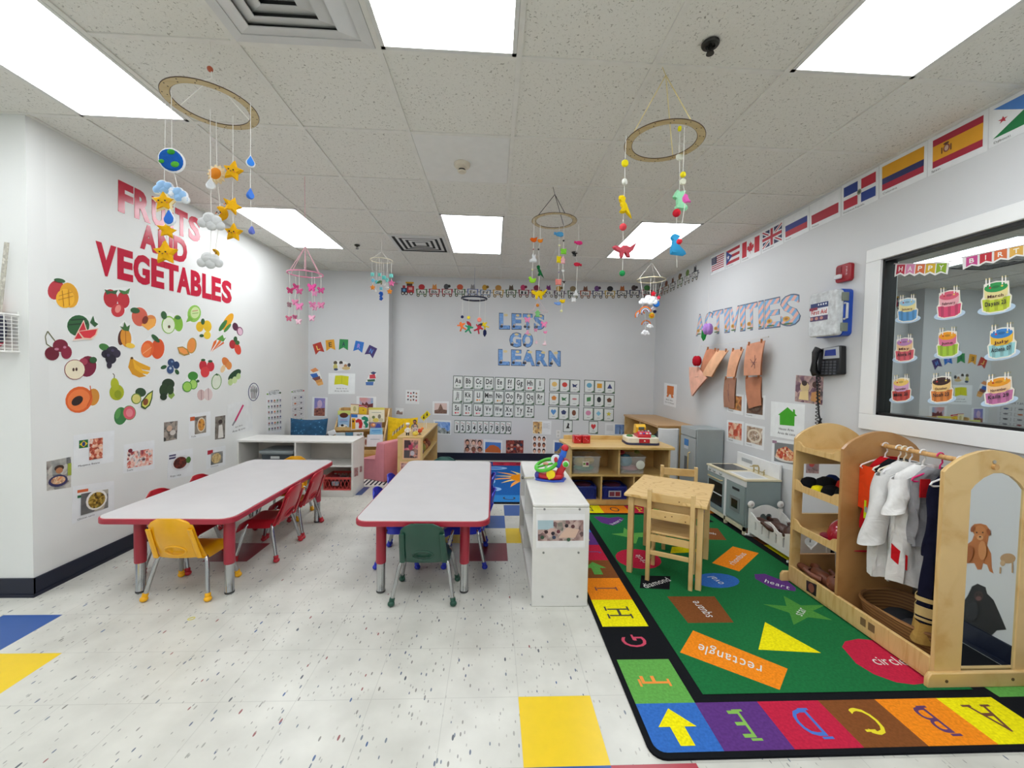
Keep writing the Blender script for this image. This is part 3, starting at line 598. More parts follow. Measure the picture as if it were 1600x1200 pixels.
def chart(cols, rows, bands):
    def dr(d):
        d.text('ALFABETO' if bands == 1 else 'DAILY ROUTINE', .15, .09, .85, .07, '#3a5a5a' if bands == 1 else '#3a3a3a'); d.e(.08, .06, .06, .02, '#7aa84a'); d.e(.92, .05, .07, .025, '#3a5a3a' if bands == 1 else '#c86a6a')
        pal = ['#8a3a3a', '#3a4a7a', '#c86a2a', '#4a7a4a', '#5a4a6a', '#2c2c34']
        for i in range(cols):
            for j in range(rows):
                u = (i+.5)/cols*.9+.05; v = .16+(j+.5)/rows*.8
                if bands == 1: d.e(u, v, .05, .025, pal[(i*7+j*3) % 6], n=6); d.k -= d.step; d.r(u-.05, v+.035, u+.05, v+.045, '#5a5a60')
                else: d.r(u-.18, v-.06, u+.18, v+.05, '#9a9a9c'); d.r(u-.165, v-.055, u+.165, v+.045, '#e4e6e6'); d.e(u, v-.01, .09, .025, pal[(i+j*2) % 6] if (i+j) % 2 else '#7a7a80', n=7); d.k -= d.step*3
    return dr
sheet(LW, FV, ((278, 160), (396, 152), (396, 470), (285, 488)), 'wall chart with rows of small letter pictures near the room corner', chart(5, 6, 1), 'alphabet_chart', 'chart')
sheet(LW, FV, ((472, 145), (578, 138), (578, 405), (478, 430)), 'wall chart of boxed daily pictures nearest the room corner', chart(2, 5, 2), 'routine_chart', 'chart')
# ------------------------------------------------------------------ back wall, left recess
EV = (360, 400, 5.3333)
for i, (cx, cy, an, col, lc, ch, w) in enumerate([(733, 768, -18, '#b83a2c', '#f0d070', 'L', 1), (833, 742, -6, '#dfa028', '#4a4434', 'E', 1), (944, 738, 3, '#2c8a48', '#24404a', 'A', 1), (1070, 755, 12, '#2470c4', '#a890e0', 'R', 1), (1172, 795, 26, '#3c2c6a', '#5a90dc', 'N', 1)]):
    a = math.radians(an); R = lambda x, y: (cx+x*math.cos(a)-y*math.sin(a), cy+x*math.sin(a)+y*math.cos(a)); f = view(JW, *EV)
    d = Dec(lambda x, y: f(*R(x, y)), JW.n, .001)
    d.poly([(-36, -44), (36, -44), (38, 46), (0, 24), (-38, 46)], col); d.text(ch, -13, 14, 13, 14, lc, 'b', 38)
    d.done('letter_pennant', '%s pennant with the letter %s in the LEARN arch above the book corner' % (['red', 'orange', 'green', 'bright blue', 'dark purple'][i], ch), 'pennant', 'LEARN pennants')
sticker(JW, EV, 'cut-out of a group of seated children under the LEARN pennants', [('e', 875, 890, 16, 16, '#5a5040'), ('e', 875, 925, 18, 26, '#c8c070'), ('e', 922, 890, 15, 16, '#3c3430'), ('e', 925, 920, 20, 22, '#e4dcd4'), ('e', 960, 915, 14, 14, '#a87850'), ('e', 990, 908, 14, 16, '#3a3a44'), ('e', 965, 935, 34, 14, '#d0b880'), ('e', 880, 945, 18, 10, '#3c4c6c')], 'children_sticker', 'wall sticker', None)
sticker(JW, EV, 'sticker of a leaning book stack with an orange top, left of the book sign', [('p', [(665, 950), (710, 930), (738, 955), (690, 972)], '#e0945c'), ('p', [(663, 985), (720, 975), (735, 1005), (690, 1022)], '#3468b8'), ('p', [(680, 1020), (745, 1000), (752, 1025), (705, 1040)], '#7a4a48'), ('p', [(705, 1040), (762, 1022), (768, 1045), (720, 1060)], '#d89850'), ('p', [(715, 1060), (770, 1045), (775, 1070), (735, 1082)], '#e8b068')], 'book_stack_sticker', 'wall sticker', None, 1.0)
sticker(JW, EV, 'sticker of stacked books with a red middle, right of the book sign', [('p', [(1165, 975), (1190, 962), (1218, 972), (1195, 990)], '#34446e'), ('p', [(1160, 990), (1205, 985), (1212, 1020), (1160, 1022)], '#cc3e4c'), ('p', [(1140, 1030), (1205, 1025), (1205, 1045), (1145, 1048)], '#3c6450'), ('p', [(1128, 1050), (1195, 1048), (1190, 1078), (1130, 1076)], '#4a74b8')], 'book_stack_sticker', 'wall sticker', None, 1.0)
def bookarea(d): d.poly([(.25, .12), (.48, .1), (.76, .14), (.74, .6), (.5, .52), (.22, .55)], '#d8d820'); d.line([(.5, .12), (.5, .53)], .012, '#a0a010'); d.text('Book Area', .31, .76, .7, .76, '#4a4a4a', h=.06); d.text('\u00c1rea de libros', .24, .88, .76, .88, '#4a4a4a', h=.06)
sheet(JW, EV, ((818, 975), (1040, 980), (1038, 1150), (815, 1150)), 'white sign with an open yellow book, reading Book Area', bookarea, 'book_area_sign', 'sign', paper='#eef2f2')
sheet(JW, FV, ((640, 200), (760, 205), (755, 355), (635, 352)), 'white-bordered picture with a purple sky above the blue pillow', lambda d: (d.r(.15, .05, .85, .97, P_(['#7a80c0', '#9a88c0', '#c8a0b0'], 21, 12)), d.poly([(.15, .6), (.85, .55), (.85, .97), (.15, .97)], P_(['#5a2c30', '#a86a58', '#3a2428'], 22, 40)), d.e(.5, .35, .16, .2, '#c8b0cc')), 'wall_picture', 'picture', 'landmark pictures')
sheet(JW, FV, ((985, 195), (1140, 200), (1137, 300), (985, 300)), 'white-bordered picture with a pink skyline standing behind the book rack', lambda d: (d.r(.15, .1, .85, .95, P_(['#8ab0d0', '#c8a8b8', '#d88878'], 23, 12)), d.poly([(.2, .95), (.3, .45), (.42, .6), (.5, .4), (.62, .6), (.85, .5), (.85, .95)], '#6a3034')), 'wall_picture', 'picture', 'landmark pictures')
sheet(BW, FV, ((1370, 145), (1478, 148), (1475, 258), (1368, 252)), 'small square family poster with rows of faces left of the alphabet cards', lambda d: [d.e(.18+.2*i, .2+.25*j+.04*(i % 2), .06, .07, ['#5a3a34', '#c04a50', '#3a3a44', '#a87860'][(i+j) % 4], n=8) for i in range(4) for j in range(3)], 'family_poster', 'poster')
sheet(BW, FV, ((1290, 285), (1355, 290), (1350, 342), (1288, 338)), 'tiny postcard of a temple above the yellow pillow', lambda d: d.poly([(.1, .95), (.15, .55), (.35, .3), (.6, .6), (.9, .5), (.92, .95)], P_(['#7a6460', '#b09a90'], 24, 60)), 'postcard', 'card')
# ------------------------------------------------------------------ back wall cards
AV = (700, 580, 10)
GRN = C('#33503c', .4)
def card(vw, q, label, draw, name='alphabet_card', group='alphabet cards', cat='card'):
    Q = vq(BW, *vw, *q); d = Dec(Q, BW.n, .0008); d.r(0, 0, 1, 1, GRN); d.r(.06, .045, .94, .955, C('#dfe3e0', .35, var=.02))
    d.poly([(.94, .82), (.94, .955), (.68, .955)], '#5c7a60'); draw(d); return d.done(name, label, cat, group)
AX = [[83, 245, 405, 565, 735, 893, 1045, 1207, 1365], [75, 240, 403, 560, 722, 885, 1043, 1203, 1365], [65, 230, 395, 555, 715, 875, 1040, 1200]]
AY = [(68, 5.6), (285, 4.8), (495, 4.4)]
PALS = {'H': '#d84858', 'L': '#e88a3c', 'N': '#c89048', 'S': '#d84858', 'T': '#c05a5a', 'U': '#d86a7a', 'X': '#2c3038', 'F': '#34383c', 'O': '#4a3a44'}
k_ = 0
for r in range(3):
    for i, x in enumerate(AX[r]):
        ch = chr(65+k_); k_ += 1; y = AY[r][0]+AY[r][1]*i; h = 208 if r < 2 else 205; w = 152 if i < 8 else 150
        def dr(d, ch=ch):
            hw = min(.37, layout(ch+ch.lower())[2]*.27); d.text(ch+ch.lower(), .5-hw, .56, .5+hw, .56, '#1f2124', 'b', .40); c = PALS.get(ch, '#8a9a90'); d.e(.38, .76, .1, .07, c, n=8); d.e(.62, .75, .08, .05, shade(c, 1.15), n=7)
        card(AV, ((x, y), (x+w, y+.035*w), (x+w-6, y+h), (x-6, y+h-.03*w)), 'green-edged alphabet card %s%s on the back wall' % (ch, ch.lower()), dr)
for i in range(10):
    x = 100+[0, 90, 180, 270, 365, 452, 541, 628, 718, 806][i]; y = 765+2.1*i
    def dr(d, i=i): hw = [.12, .23, .23, .25, .23, .23, .23, .23, .23, .4][i]; d.text(str(i+1), .5-hw, .78, .5+hw, .78, '#1f2124', 'b', .42); d.e(.35, .2, .16, .05, '#c8a8a8', n=8); d.e(.66, .27, .14, .05, '#b8a0a0', n=8)
    card(AV, ((x, y), (x+84, y+2), (x+82, y+200), (x-4, y+198)), 'narrow number card %d in the row under the alphabet' % (i+1), dr, 'number_card', 'number cards')
SV = (680, 570, 5)
def shp(kind, col):
    def dr(d):
        a = {'c': lambda: ell(.5, .42, .26, .19), 's': lambda: [(.26, .24), (.74, .24), (.74, .6), (.26, .6)], 't': lambda: [(.5, .22), (.76, .6), (.24, .6)], 'o': lambda: ell(.5, .42, .2, .22), 'p': lambda: [(.5+.27*math.sin(2*PI*k/5), .42-.2*math.cos(2*PI*k/5)) for k in range(5)], 'd': lambda: [(.5, .22), (.74, .42), (.5, .62), (.26, .42)], 'r': lambda: [(.3, .3), (.7, .24), (.7, .56), (.3, .62)],
             'x': lambda: [(.5+.27*math.cos(t), .42+.2*math.sin(t)) for t in [2*PI*k/5-PI/2+(0 if j == 0 else PI/5) for k in range(5) for j in (0, 1)]], 'v': lambda: [(.24, .3), (.5, .4), (.78, .3), (.6, .5), (.74, .62), (.5, .55), (.3, .6)], 'h': lambda: heart(.5, .42, .26), 'e': lambda: ell(.5, .42, .24, .06)}
        if kind == 'x': d.poly([(.5+(.27 if m % 2 == 0 else .12)*math.sin(PI*m/5), .42-(.2 if m % 2 == 0 else .09)*math.cos(PI*m/5)) for m in range(10)], col)
        else: d.poly(a[kind](), col)
        d.r(.35, .76, .65, .79, '#8a9090')
    return dr
G1 = [('c', '#e6c070', 'yellow sun'), ('c', '#d04038', 'red disc'), ('v', '#34406a', 'navy dolphin'), ('p', '#d8883c', 'orange shape'), ('v', '#3c7a4c', 'green plant'), ('e', '#c86a70', 'thin pinkish line'), ('h', '#5a94d0', 'light blue heart shape'), ('p', '#34406a', 'dark navy shape'), ('o', '#7a4a34', 'brown oval')]
G2 = [('c', '#6aa8c4', 'pale teal circle'), ('s', '#dca02c', 'orange square'), ('t', '#3c4478', 'navy triangle'), ('r', '#4c8a54', 'green rectangle'), ('o', '#2c3038', 'dark oval'), ('p', '#6a4430', 'brown pentagon'), ('c', '#d890b0', 'pink octagon'), ('d', '#84c0dc', 'light blue diamond'), ('x', '#d0c440', 'yellow star')]
for L, xs, y0, nm, w in ((G1, (893, 973, 1053), 108, 'colour_card', 'left'), (G2, (1165, 1245, 1325), 117, 'shape_card', 'right')):
    for k, (sh, col, lb) in enumerate(L):
        i, j = k % 3, k//3; x = xs[i]-j*4; y = y0+108*j+4*i
        card(SV, ((x, y), (x+79, y+3), (x+77, y+102), (x-2, y+100)), 'green-edged card with a %s, in the %s block beside the alphabet' % (lb, w), shp(sh, col), nm, 'colour and shape cards')
card(SV, ((1000, 432), (1073, 434), (1072, 527), (998, 525)), 'single green-edged card with a black shape hanging under the colour cards', lambda d: d.poly([(.5, .2), (.66, .3), (.6, .5), (.7, .68), (.3, .68), (.45, .45)], '#1c1e22'), 'colour_card', 'colour and shape cards')
card(SV, ((1200, 440), (1273, 442), (1271, 540), (1198, 537)), 'single green-edged card with a red heart hanging under the shape cards', shp('h', '#d03a40'), 'shape_card', 'colour and shape cards')
ZV = (560, 640, 6.154)
FACES = P_(['#2a2022', '#8a4a44', '#e0b8a8', '#c03a48', '#f0e4dc'], 31, 22)
def faces(n, m, base_=None):
    def dr(d):
        hair = ['#2a2020', '#5a3a2c', '#1c1a1c', '#7a5040']; sk = ['#d8a088', '#b87a60', '#e8c0a8', '#8a5844']
        for i in range(n):
            for j in range(m): u, v = (i+.5)/n, (j+.5)/m; d.e(u, v-.03, .36/n, .4/m, hair[(i+2*j) % 4], n=10); d.k -= d.step; d.k += d.step*.5; d.e(u, v+.02, .27/n, .3/m, sk[(i*2+j) % 4], n=10); d.k -= d.step*.5
    return dr
def bw(q, label, draw, name='wall_picture', cat='picture', group='landmark pictures', paper=WH, vw=SV): return sheet(BW, vw, q, label, draw, name, cat, group, paper)
def land(sky, ground, shape, b=(.12, .14, .88, .9)):
    def dr(d): d.r(*b, sky); d.poly([(b[0], b[3])]+[(b[0]+(b[2]-b[0])*x, b[1]+(b[3]-b[1])*y) for x, y in shape]+[(b[2], b[3])], ground)
    return dr
SKY = C('#4a7ec4', .4)
bw(((-20, 285), (107, 285), (107, 393), (-22, 390)), 'white-framed picture of a cathedral against pink haze', land('#d8c0b8', P_(['#5a4038', '#8a6a5c'], 32, 60), [(0, .7), (.3, .6), (.42, .2), (.5, .05), (.58, .25), (.7, .6), (1, .65)]))
bw(((720, 98), (893, 105), (890, 242), (742, 236)), 'white-framed picture of mountains under a blue sky right of the small shelf', land(P_(['#4a80d0', '#a8c8ec'], 33, 14), P_(['#2c3430', '#9aa4a4', '#c8ccc8'], 34, 40), [(0, .7), (.2, .3), (.35, .55), (.6, .5), (.8, .8), (1, .7)], (.08, .12, .94, .94)), vw=ZV)
bw(((228, 580), (372, 585), (372, 690), (225, 688)), 'collage of six smiling faces, leftmost of the low back wall photos', faces(3, 2), 'face_collage', 'photo', 'low back wall photos', P_(['#b83038', '#e8d0c4', '#3a2828'], 35, 25))
bw(((380, 582), (525, 590), (522, 697), (378, 692)), 'white-framed picture of a red rock under a blue sky', land(SKY, C('#c0642c', .5), [(0, .75), (.12, .6), (.3, .3), (.55, .25), (.85, .45), (1, .75)], (.08, .18, .93, .92)))
bw(((553, 588), (690, 590), (688, 690), (553, 690)), 'dark red photo of a group of children at a table, low on the back wall', lambda d: [d.e(.15+.18*i, .35+.3*j+.05*(i % 2), .08, .1, ['#7a3028', '#c89080', '#3a2428', '#d8b0a0', '#34405a'][(i+j*2) % 5], n=9) for i in range(5) for j in range(2)], 'group_photo', 'photo', 'low back wall photos', P_(['#5a1c1c', '#a84838', '#3a1a20', '#c88878'], 36, 22))
bw(((760, 555), (867, 560), (865, 700), (758, 697)), 'poster of nine faces on white in three rows', faces(3, 3), 'face_poster', 'poster', None, '#ece8e6')
bw(((762, 435), (908, 437), (905, 545), (760, 540)), 'white sheet with a lit building picture and lines of text', lambda d: (d.r(.02, .08, .5, .96, P_(['#283860', '#c89858', '#f0d8a0', '#5a4a50'], 37, 20)), [d.r(.56, .2+.08*i, .92-.1*(i % 2), .225+.08*i, '#b8b8bc') for i in range(5)]), 'info_sheet', 'poster')
t = thing('power_outlet', 'white wall outlet between the info sheet and the wooden play shelf', 'outlet', tuple(hit('Y', YB, 872, 684)))
MB().bx(-.033, .033, -.007, .004, 0, .115, C('#e6e6e4', .3)).build('cover_plate', t, bevel=.002)
MB().bx(-.017, .017, -.009, -.006, .012, .05, C('#d8d8d4', .3)).bx(-.017, .017, -.009, -.006, .064, .102, C('#d8d8d4', .3)).bx(-.008, -.005, -.0095, -.0089, .026, .038, C('#2a2a2a')).bx(.005, .008, -.0095, -.0089, .026, .038, C('#2a2a2a')).bx(-.008, -.005, -.0095, -.0089, .078, .09, C('#2a2a2a')).bx(.005, .008, -.0095, -.0089, .078, .09, C('#2a2a2a')).build('sockets', t)
bw(((922, 588), (1010, 595), (1005, 706), (918, 700)), 'white-framed picture of a tower under deep blue sky beside the play shelf', land(C('#2c5aa8', .4), P_(['#6a5a44', '#b09a70'], 38, 50), [(0, .85), (.3, .8), (.6, .5), (.7, .2), (.8, .5), (1, .7)], (.14, .14, .9, .9)))
bw(((1328, 455), (1520, 460), (1520, 548), (1325, 545)), 'white info sheet with a small tower picture behind the toy cash register', lambda d: (d.r(.4, .1, .8, .94, P_(['#3a5a98', '#8aa8d0'], 39, 10)), d.poly([(.58, .94), (.6, .2), (.62, .94)], '#2c2c34'), [d.r(.06, .2+.1*i, .33, .23+.1*i, '#b8b8bc') for i in range(5)]), 'info_sheet', 'poster')
# LETS GO LEARN
LV = (600, 420, 5.3333)
BLU, BRIM = pic(('#5586c8', '#6c9cd8', '#8ab4e2'), 30, 41), C('#2f4668', .5)
def decor(d, i):
    d.e(.62, .1, .2, .09, '#e0cf98', n=9); d.e(.2, .84, .16, .1, '#3a3c4a', n=8); d.e(.25, .72, .09, .06, '#c8b8a0', n=8)
letters(BW, LV, 'LETS', [(962, 1048), (1066, 1143), (1160, 1236), (1252, 1335)], (960, 372, 1335, 384), (960, 500, 1335, 504), BLU, lambda i, c: 'blue patterned letter %s, %s in the word LETS on the back wall' % (c, ORD[i]), 'LETS GO LEARN letters', 'x', BRIM, decor)
letters(BW, LV, 'GO', [(1048, 1140), (1155, 1240)], (1048, 534, 1240, 538), (1048, 650, 1240, 654), BLU, lambda i, c: 'blue patterned letter %s in the word GO on the back wall' % c, 'LETS GO LEARN letters', 'x', BRIM, decor)
letters(BW, LV, 'LEARN', [(955, 1045), (1062, 1143), (1150, 1255), (1268, 1362), (1375, 1468)], (955, 674, 1468, 690), (955, 800, 1468, 810), BLU, lambda i, c: 'blue patterned letter %s, %s in the wall word LEARN' % (c, ORD[i]), 'LETS GO LEARN letters', 'x', BRIM, decor)
# alphabet train
CARC = ['#4c7a44', '#a82c38', '#a82c38', '#3c6a3c', '#6a7ab0', '#6a86a8', '#c8a048', '#4a6a40', '#8a2438', '#a82c38', '#c8c8cc', '#4a2c4a', '#4a6a44', '#a8583c', '#4a5474', '#c8a850', '#4a4e58', '#3a3c5a', '#9a2c38', '#4a7a3c', '#a8402c', '#8a7444', '#54606a', '#5a7a4a', '#8a8a8c', '#3a4650']
TOPC = ['#b82c34', '#d89048', '#4a4c50', '#c85a3c', '#8a8a8c', '#c89a30', '#b8843c', '#5a4a3c', '#c83a6a', '#8a2440', '#7a2c7a', '#c8a04a', '#8a7a5a', '#7a5040', '#6a4480', '#2c2c34', '#b86a3c', '#4a3c3c', '#4a8a4a', '#5a7a3c', '#5a4a3c', '#7a4a34', '#6a4434', '#7a5a3c', '#6a8a44', '#3a3c44']
TOPN = ['apple', 'cone', 'pair of bears', 'dog', 'elephant', 'fox', 'giraffe', 'horse', 'flower', 'round bug', 'small kite', 'lion', 'tall bird', 'acorn', 'octopus', 'panda', 'round face', 'dark rabbit', 'snail', 'plant', 'owl', 'tall jar', 'pointed roof', 'tall box', 'green bush', 'striped animal']
def traincar(pl, c, ch, up=1):
    ex = Vector((1, 0, 0)) if pl.ax == 'Y' else Vector((0, -1, 0)); k = ord(ch)-65; f = lambda x, y: c+ex*x*1.12+Vector((0, 0, -y*1.15))
    d = Dec(f, pl.n, .001); col, tp = CARC[k], TOPC[k]
    sh = k % 3
    if sh == 0: top = ell(0, -.062, .042, .036)
    elif sh == 1: top = [(-.032, -.035), (-.02, -.1), (0, -.08), (.022, -.104), (.034, -.035)]
    else: top = ell(-.012, -.066, .034, .036)+[]
    d.poly([(-.075, -.038), (.075, -.038), (.066, .032), (-.066, .032)], col); d.poly(top, tp)
    if sh == 2: d.e(.026, -.074, .02, .02, shade(tp, .6), n=8)
    d.r(-.056, -.028, .056, .024, '#dfe0dc'); d.text(ch+ch.lower(), -.038, .018, .038, .018, '#2c2e34', 'b', .038); d.r(.072, -.006, .1, .002, '#4a4040')
    for x in (-.045, .045): d.e(x, .045, .021, .021, shade(col, .55), n=12); d.e(x, .045, .011, .011, '#d8d0c0', n=10); d.k -= d.step*2
    return d.done('alphabet_train_car', 'paper train car lettered %s%s with a %s on top, in the alphabet border' % (ch, ch.lower(), TOPN[k]), 'train car', 'alphabet train cars')
e0 = hit('Y', YB, 638, 452)
f = lambda x, y: e0+Vector((x, 0, -y)); d = Dec(f, BW.n, .001)
d.r(-.105, -.02, -.02, .055, '#34446a'); d.r(-.02, -.05, .085, .055, '#b82c34'); d.r(-.085, -.055, -.045, -.02, '#a82c38'); d.r(-.04, -.11, .08, -.085, '#d8a020'); d.r(-.025, -.085, .06, -.05, '#4a3020'); d.e(-.062, .015, .02, .022, '#58a0d0'); d.r(.005, -.03, .06, .01, '#e4a8a0')
for x in (-.08, -.03, .045): d.e(x, .062, .026, .026, '#3a2c2c'); d.e(x, .062, .014, .014, '#e4e0d8')
d.poly(cloud(-.14, -.1, .035, .02), '#dfe4ee'); d.e(-.18, -.075, .03, .01, '#d0a8b8')
d.done('alphabet_train_engine', 'red and blue paper steam engine pulling the alphabet train', 'train engine')
for k in range(19):
    x = 658.8+19.95*k if k < 11 else [874, 895, 914.5, 933.7, 953, 972, 991.5, 1010.7][k-11]
    if k == 10: x = 856.7
    traincar(BW, hit('Y', YB, x, 456+(1.2 if k > 4 else 0)+(1.5 if k > 10 else 0)-(.5*(k-15) if k > 15 else 0)), chr(65+k))
for k, x in enumerate([1025, 1032.5, 1041, 1051, 1062.5, 1074, 1086]): traincar(RW, hit('X', XR, x, 451-(x-1041)*.48), chr(84+k))
# ------------------------------------------------------------------ right wall
KV = (1060, 140, 2.963)
def stripesH(cols, b=(.06, .1, .94, .82)):
    def dr(d):
        s = sum(c[1] for c in cols); y = b[1]
        for c, w in cols: h = (b[3]-b[1])*w/s; d.r(b[0], y, b[2], y+h+.002, c); d.k -= d.step; y += h
        d.k += d.step
    return dr
b0 = (.06, .1, .94, .82)
def usa(d): stripesH([('#b02a38', 1), ('#e8e8ea', 1)]*6+[('#b02a38', 1)])(d); d.r(.06, .1, .44, .49, '#34385c'); [d.e(.1+.06*i, .15+.09*j, .012, .02, '#e8e8ea', n=5) for i in range(6) for j in range(4)]; d.text('USA', .08, .93, .25, .93, '#5a5a5a')
def pr(d): stripesH([('#b02a38', 1), ('#e8e8ea', 1)]*2+[('#b02a38', 1)])(d); d.poly([(.06, .1), (.48, .46), (.06, .82)], '#2c4488'); d.poly([(.2+.1*(1 if m % 2 == 0 else .4)*math.sin(PI*m/5), .46-.13*(1 if m % 2 == 0 else .4)*math.cos(PI*m/5)) for m in range(10)], '#f0f0f2'); d.text('Puerto Rico', .08, .94, .55, .94, '#5a5a5a')
def canada(d):
    d.r(.06, .1, .3, .82, '#c02434'); d.r(.7, .1, .94, .82, '#c02434')
    L = [(.5, .17), (.54, .29), (.6, .26), (.585, .42), (.66, .34), (.68, .4), (.74, .38), (.71, .46), (.75, .49), (.62, .6), (.63, .66), (.51, .64), (.51, .76), (.49, .76), (.49, .64), (.37, .66), (.38, .6), (.25, .49), (.29, .46), (.26, .38), (.32, .4), (.34, .34), (.415, .42), (.4, .26), (.46, .29)]
    d.poly([(.5+(x-.5)*.74, y) for x, y in L], '#c02434'); d.text('Canada', .08, .94, .4, .94, '#5a5a5a')
def uk(d):
    d.r(*b0, '#2c3058'); W, Rr = '#e8e8ea', '#b82a3a'
    for a, w in ((W, .13), (Rr, .05)): d.line([(.06, .1), (.94, .82)], w, a); d.line([(.06, .82), (.94, .1)], w, a)
    d.r(.4, .1, .6, .82, W); d.r(.06, .34, .94, .58, W); d.r(.445, .1, .555, .82, Rr); d.r(.06, .395, .94, .525, Rr); d.text('United Kingdom', .08, .94, .6, .94, '#5a5a5a')
def dom(d): d.r(.06, .1, .46, .42, '#243f8c'); d.r(.56, .1, .94, .42, '#b8283c'); d.r(.06, .54, .46, .84, '#b8283c'); d.r(.56, .54, .94, .84, '#243f8c'); d.e(.51, .48, .06, .09, '#8a8c7c'); d.e(.51, .48, .03, .05, '#3c5a4c'); d.text('Dominican Republic', .06, .96, .66, .96, '#4a4a4a')
def colo(d): stripesH([('#dfa01c', 2), ('#2f3464', 1), ('#a8243c', 1)])(d); d.text('Colombia', .08, .94, .4, .94, '#5a5a5a')
def esp(d): stripesH([('#a8243c', 1), ('#e0a024', 2.3), ('#a8243c', 1)], (.09, .1, .93, .84))(d); d.e(.34, .46, .06, .1, '#8a4a3c'); d.e(.34, .46, .035, .07, '#c8a890'); d.r(.25, .4, .27, .56, '#6a4434'); d.r(.41, .4, .43, .56, '#6a4434'); d.e(.34, .34, .05, .03, '#5a3a28'); d.text('Spain', .08, .95, .24, .95, '#4a4a4a')
def dji(d): d.poly([(.06, .1), (.94, .1), (.94, .46), (.5, .46)], '#4a80c8'); d.poly([(.06, .82), (.94, .82), (.94, .46), (.5, .46)], '#1c7a44'); d.poly([(.06, .1), (.5, .46), (.06, .82)], '#e9ecec'); d.poly([(.21+.075*(1 if m % 2 == 0 else .4)*math.sin(PI*m/5), .46-.085*(1 if m % 2 == 0 else .4)*math.cos(PI*m/5)) for m in range(10)], '#b83444'); d.text('Djibouti', .08, .95, .32, .95, '#4a4a4a')
def rus(d): stripesH([('#e8eaec', 1), ('#34408c', 1), ('#b83040', 1)])(d); d.text('Russia', .08, .95, .3, .95, '#6a6a6a')
def pol(d): stripesH([('#eaecee', 1), ('#b0283a', 1)])(d); d.text('Poland', .08, .95, .3, .95, '#6a6a6a')
FQ = [('United States', usa, ((150, 776), (216, 744), (215, 832), (150, 860))), ('Puerto Rican', pr, ((218, 744), (290, 705), (286, 802), (218, 832))), ('Canadian', canada, ((291, 705), (383, 660), (381, 762), (290, 802))), ('British', uk, ((385, 658), (487, 602), (486, 712), (386, 760))), ('Russian', rus, ((489, 600), (605, 538), (604, 655), (490, 708))), ('white and red Polish', pol, ((608, 536), (752, 455), (750, 588), (610, 650))), ('Dominican', dom, ((757, 448), (927, 357), (925, 510), (757, 585))), ('yellow, blue and red Colombian', colo, ((932, 350), (1155, 236), (1150, 405), (932, 503))), ('Spanish', esp, ((1157, 232), (1437, 86), (1430, 284), (1155, 404))), ('Djibouti', dji, ((1440, 84), (1790, -98), (1790, 108), (1438, 274)))]
for nm, dr, q in FQ: sheet(RW, KV, q, 'white card printed with the %s flag, under the ceiling' % nm, dr, 'flag_card', 'flag card', 'country flag cards')
HV = (1020, 400, 5)
PB = stripes(('#e9b4a4', '#7fb0d8'), 16, (.75, 0, 0))
def lion(d, i): d.e(.3, .78, .2, .09, '#d8a850', n=9); d.e(.3, .78, .1, .05, '#b07838', n=8); d.e(.4, .95, .3, .03, '#5a7a50', n=8)
letters(RW, HV, 'ACTIVITIES', [(340, 400), (408, 466), (472, 548), (562, 600), (606, 676), (684, 722), (730, 815), (828, 866), (880, 992), (1003, 1150)], (340, 466, 1150, 292), (340, 620, 1150, 530), PB, lambda i, c: 'pink and blue striped letter %s, %s in the word ACTIVITIES' % (c, ORD[i]), 'ACTIVITIES letters', 'b', C('#5d6d84'), lion)
IV = (1020, 560, 5)
sheet(RW, IV, ((90, 190), (190, 205), (180, 385), (85, 360)), 'small white sign with an orange ribbon near the far corner', lambda d: (d.r(.25, .1, .78, .48, '#d8742c'), d.poly([(.3, .48), (.45, .48), (.36, .62), (.22, .6)], '#d8742c'), d.poly([(.58, .48), (.72, .48), (.8, .6), (.62, .62)], '#d8742c'), d.text('Block Area', .2, .76, .75, .76, '#4a4a4a', h=.06), d.text('\u00c1rea de bloques', .14, .88, .86, .88, '#4a4a4a', h=.06)), 'block_area_sign', 'sign', paper='#eef0f2')
def house(d): d.poly([(.24, .36), (.52, .12), (.68, .24), (.68, .16), (.73, .17), (.74, .28), (.8, .33), (.73, .35), (.73, .62), (.3, .64), (.29, .37)], '#3fa81c'); d.text('House Area', .28, .78, .72, .77, '#4a4a4a', h=.07); d.text('\u00c1rea de casa', .24, .9, .76, .89, '#4a4a4a', h=.07)
sheet(RW, IV, ((925, 335), (1190, 360), (1180, 650), (918, 605)), 'white sign with a bright green house, reading House Area', house, 'house_area_sign', 'sign', paper='#eef2f2')
def dish(cols, seed, plate=None, cap='Cazuela'):
    def dr(d):
        d.r(.1, .1, .9, .82, pic(tuple(cols), 16, seed))
        if plate: d.e(.5, .48, .36, .3, plate); d.e(.5, .48, .27, .22, pic(tuple(cols), 60, seed+1))
        d.text(cap, .1, .93, .4, .93, '#6a6a6a')
    return dr
sheet(RW, IV, ((582, 270), (710, 285), (705, 445), (580, 415)), 'dish card with browned dumplings, half hidden by the hanging paper bags', dish(['#3a2018', '#a85a2c', '#d89858', '#5a3a28'], 51), 'dish_card', 'card', 'dish cards on the right wall')
sheet(RW, IV, ((722, 285), (880, 290), (875, 480), (718, 455)), 'dish card with a dark round dish, right one under the paper bags', dish(['#4a4a44', '#7a5a44', '#2c2420'], 53, '#5a3c2c'), 'dish_card', 'card', 'dish cards on the right wall')
sheet(RW, IV, ((580, 480), (712, 495), (705, 680), (578, 645)), 'dish card with red saucy pasta, lower left of the four', dish(['#8a2c1c', '#d0583c', '#ecd0b0', '#5a2018'], 55), 'dish_card', 'card', 'dish cards on the right wall')
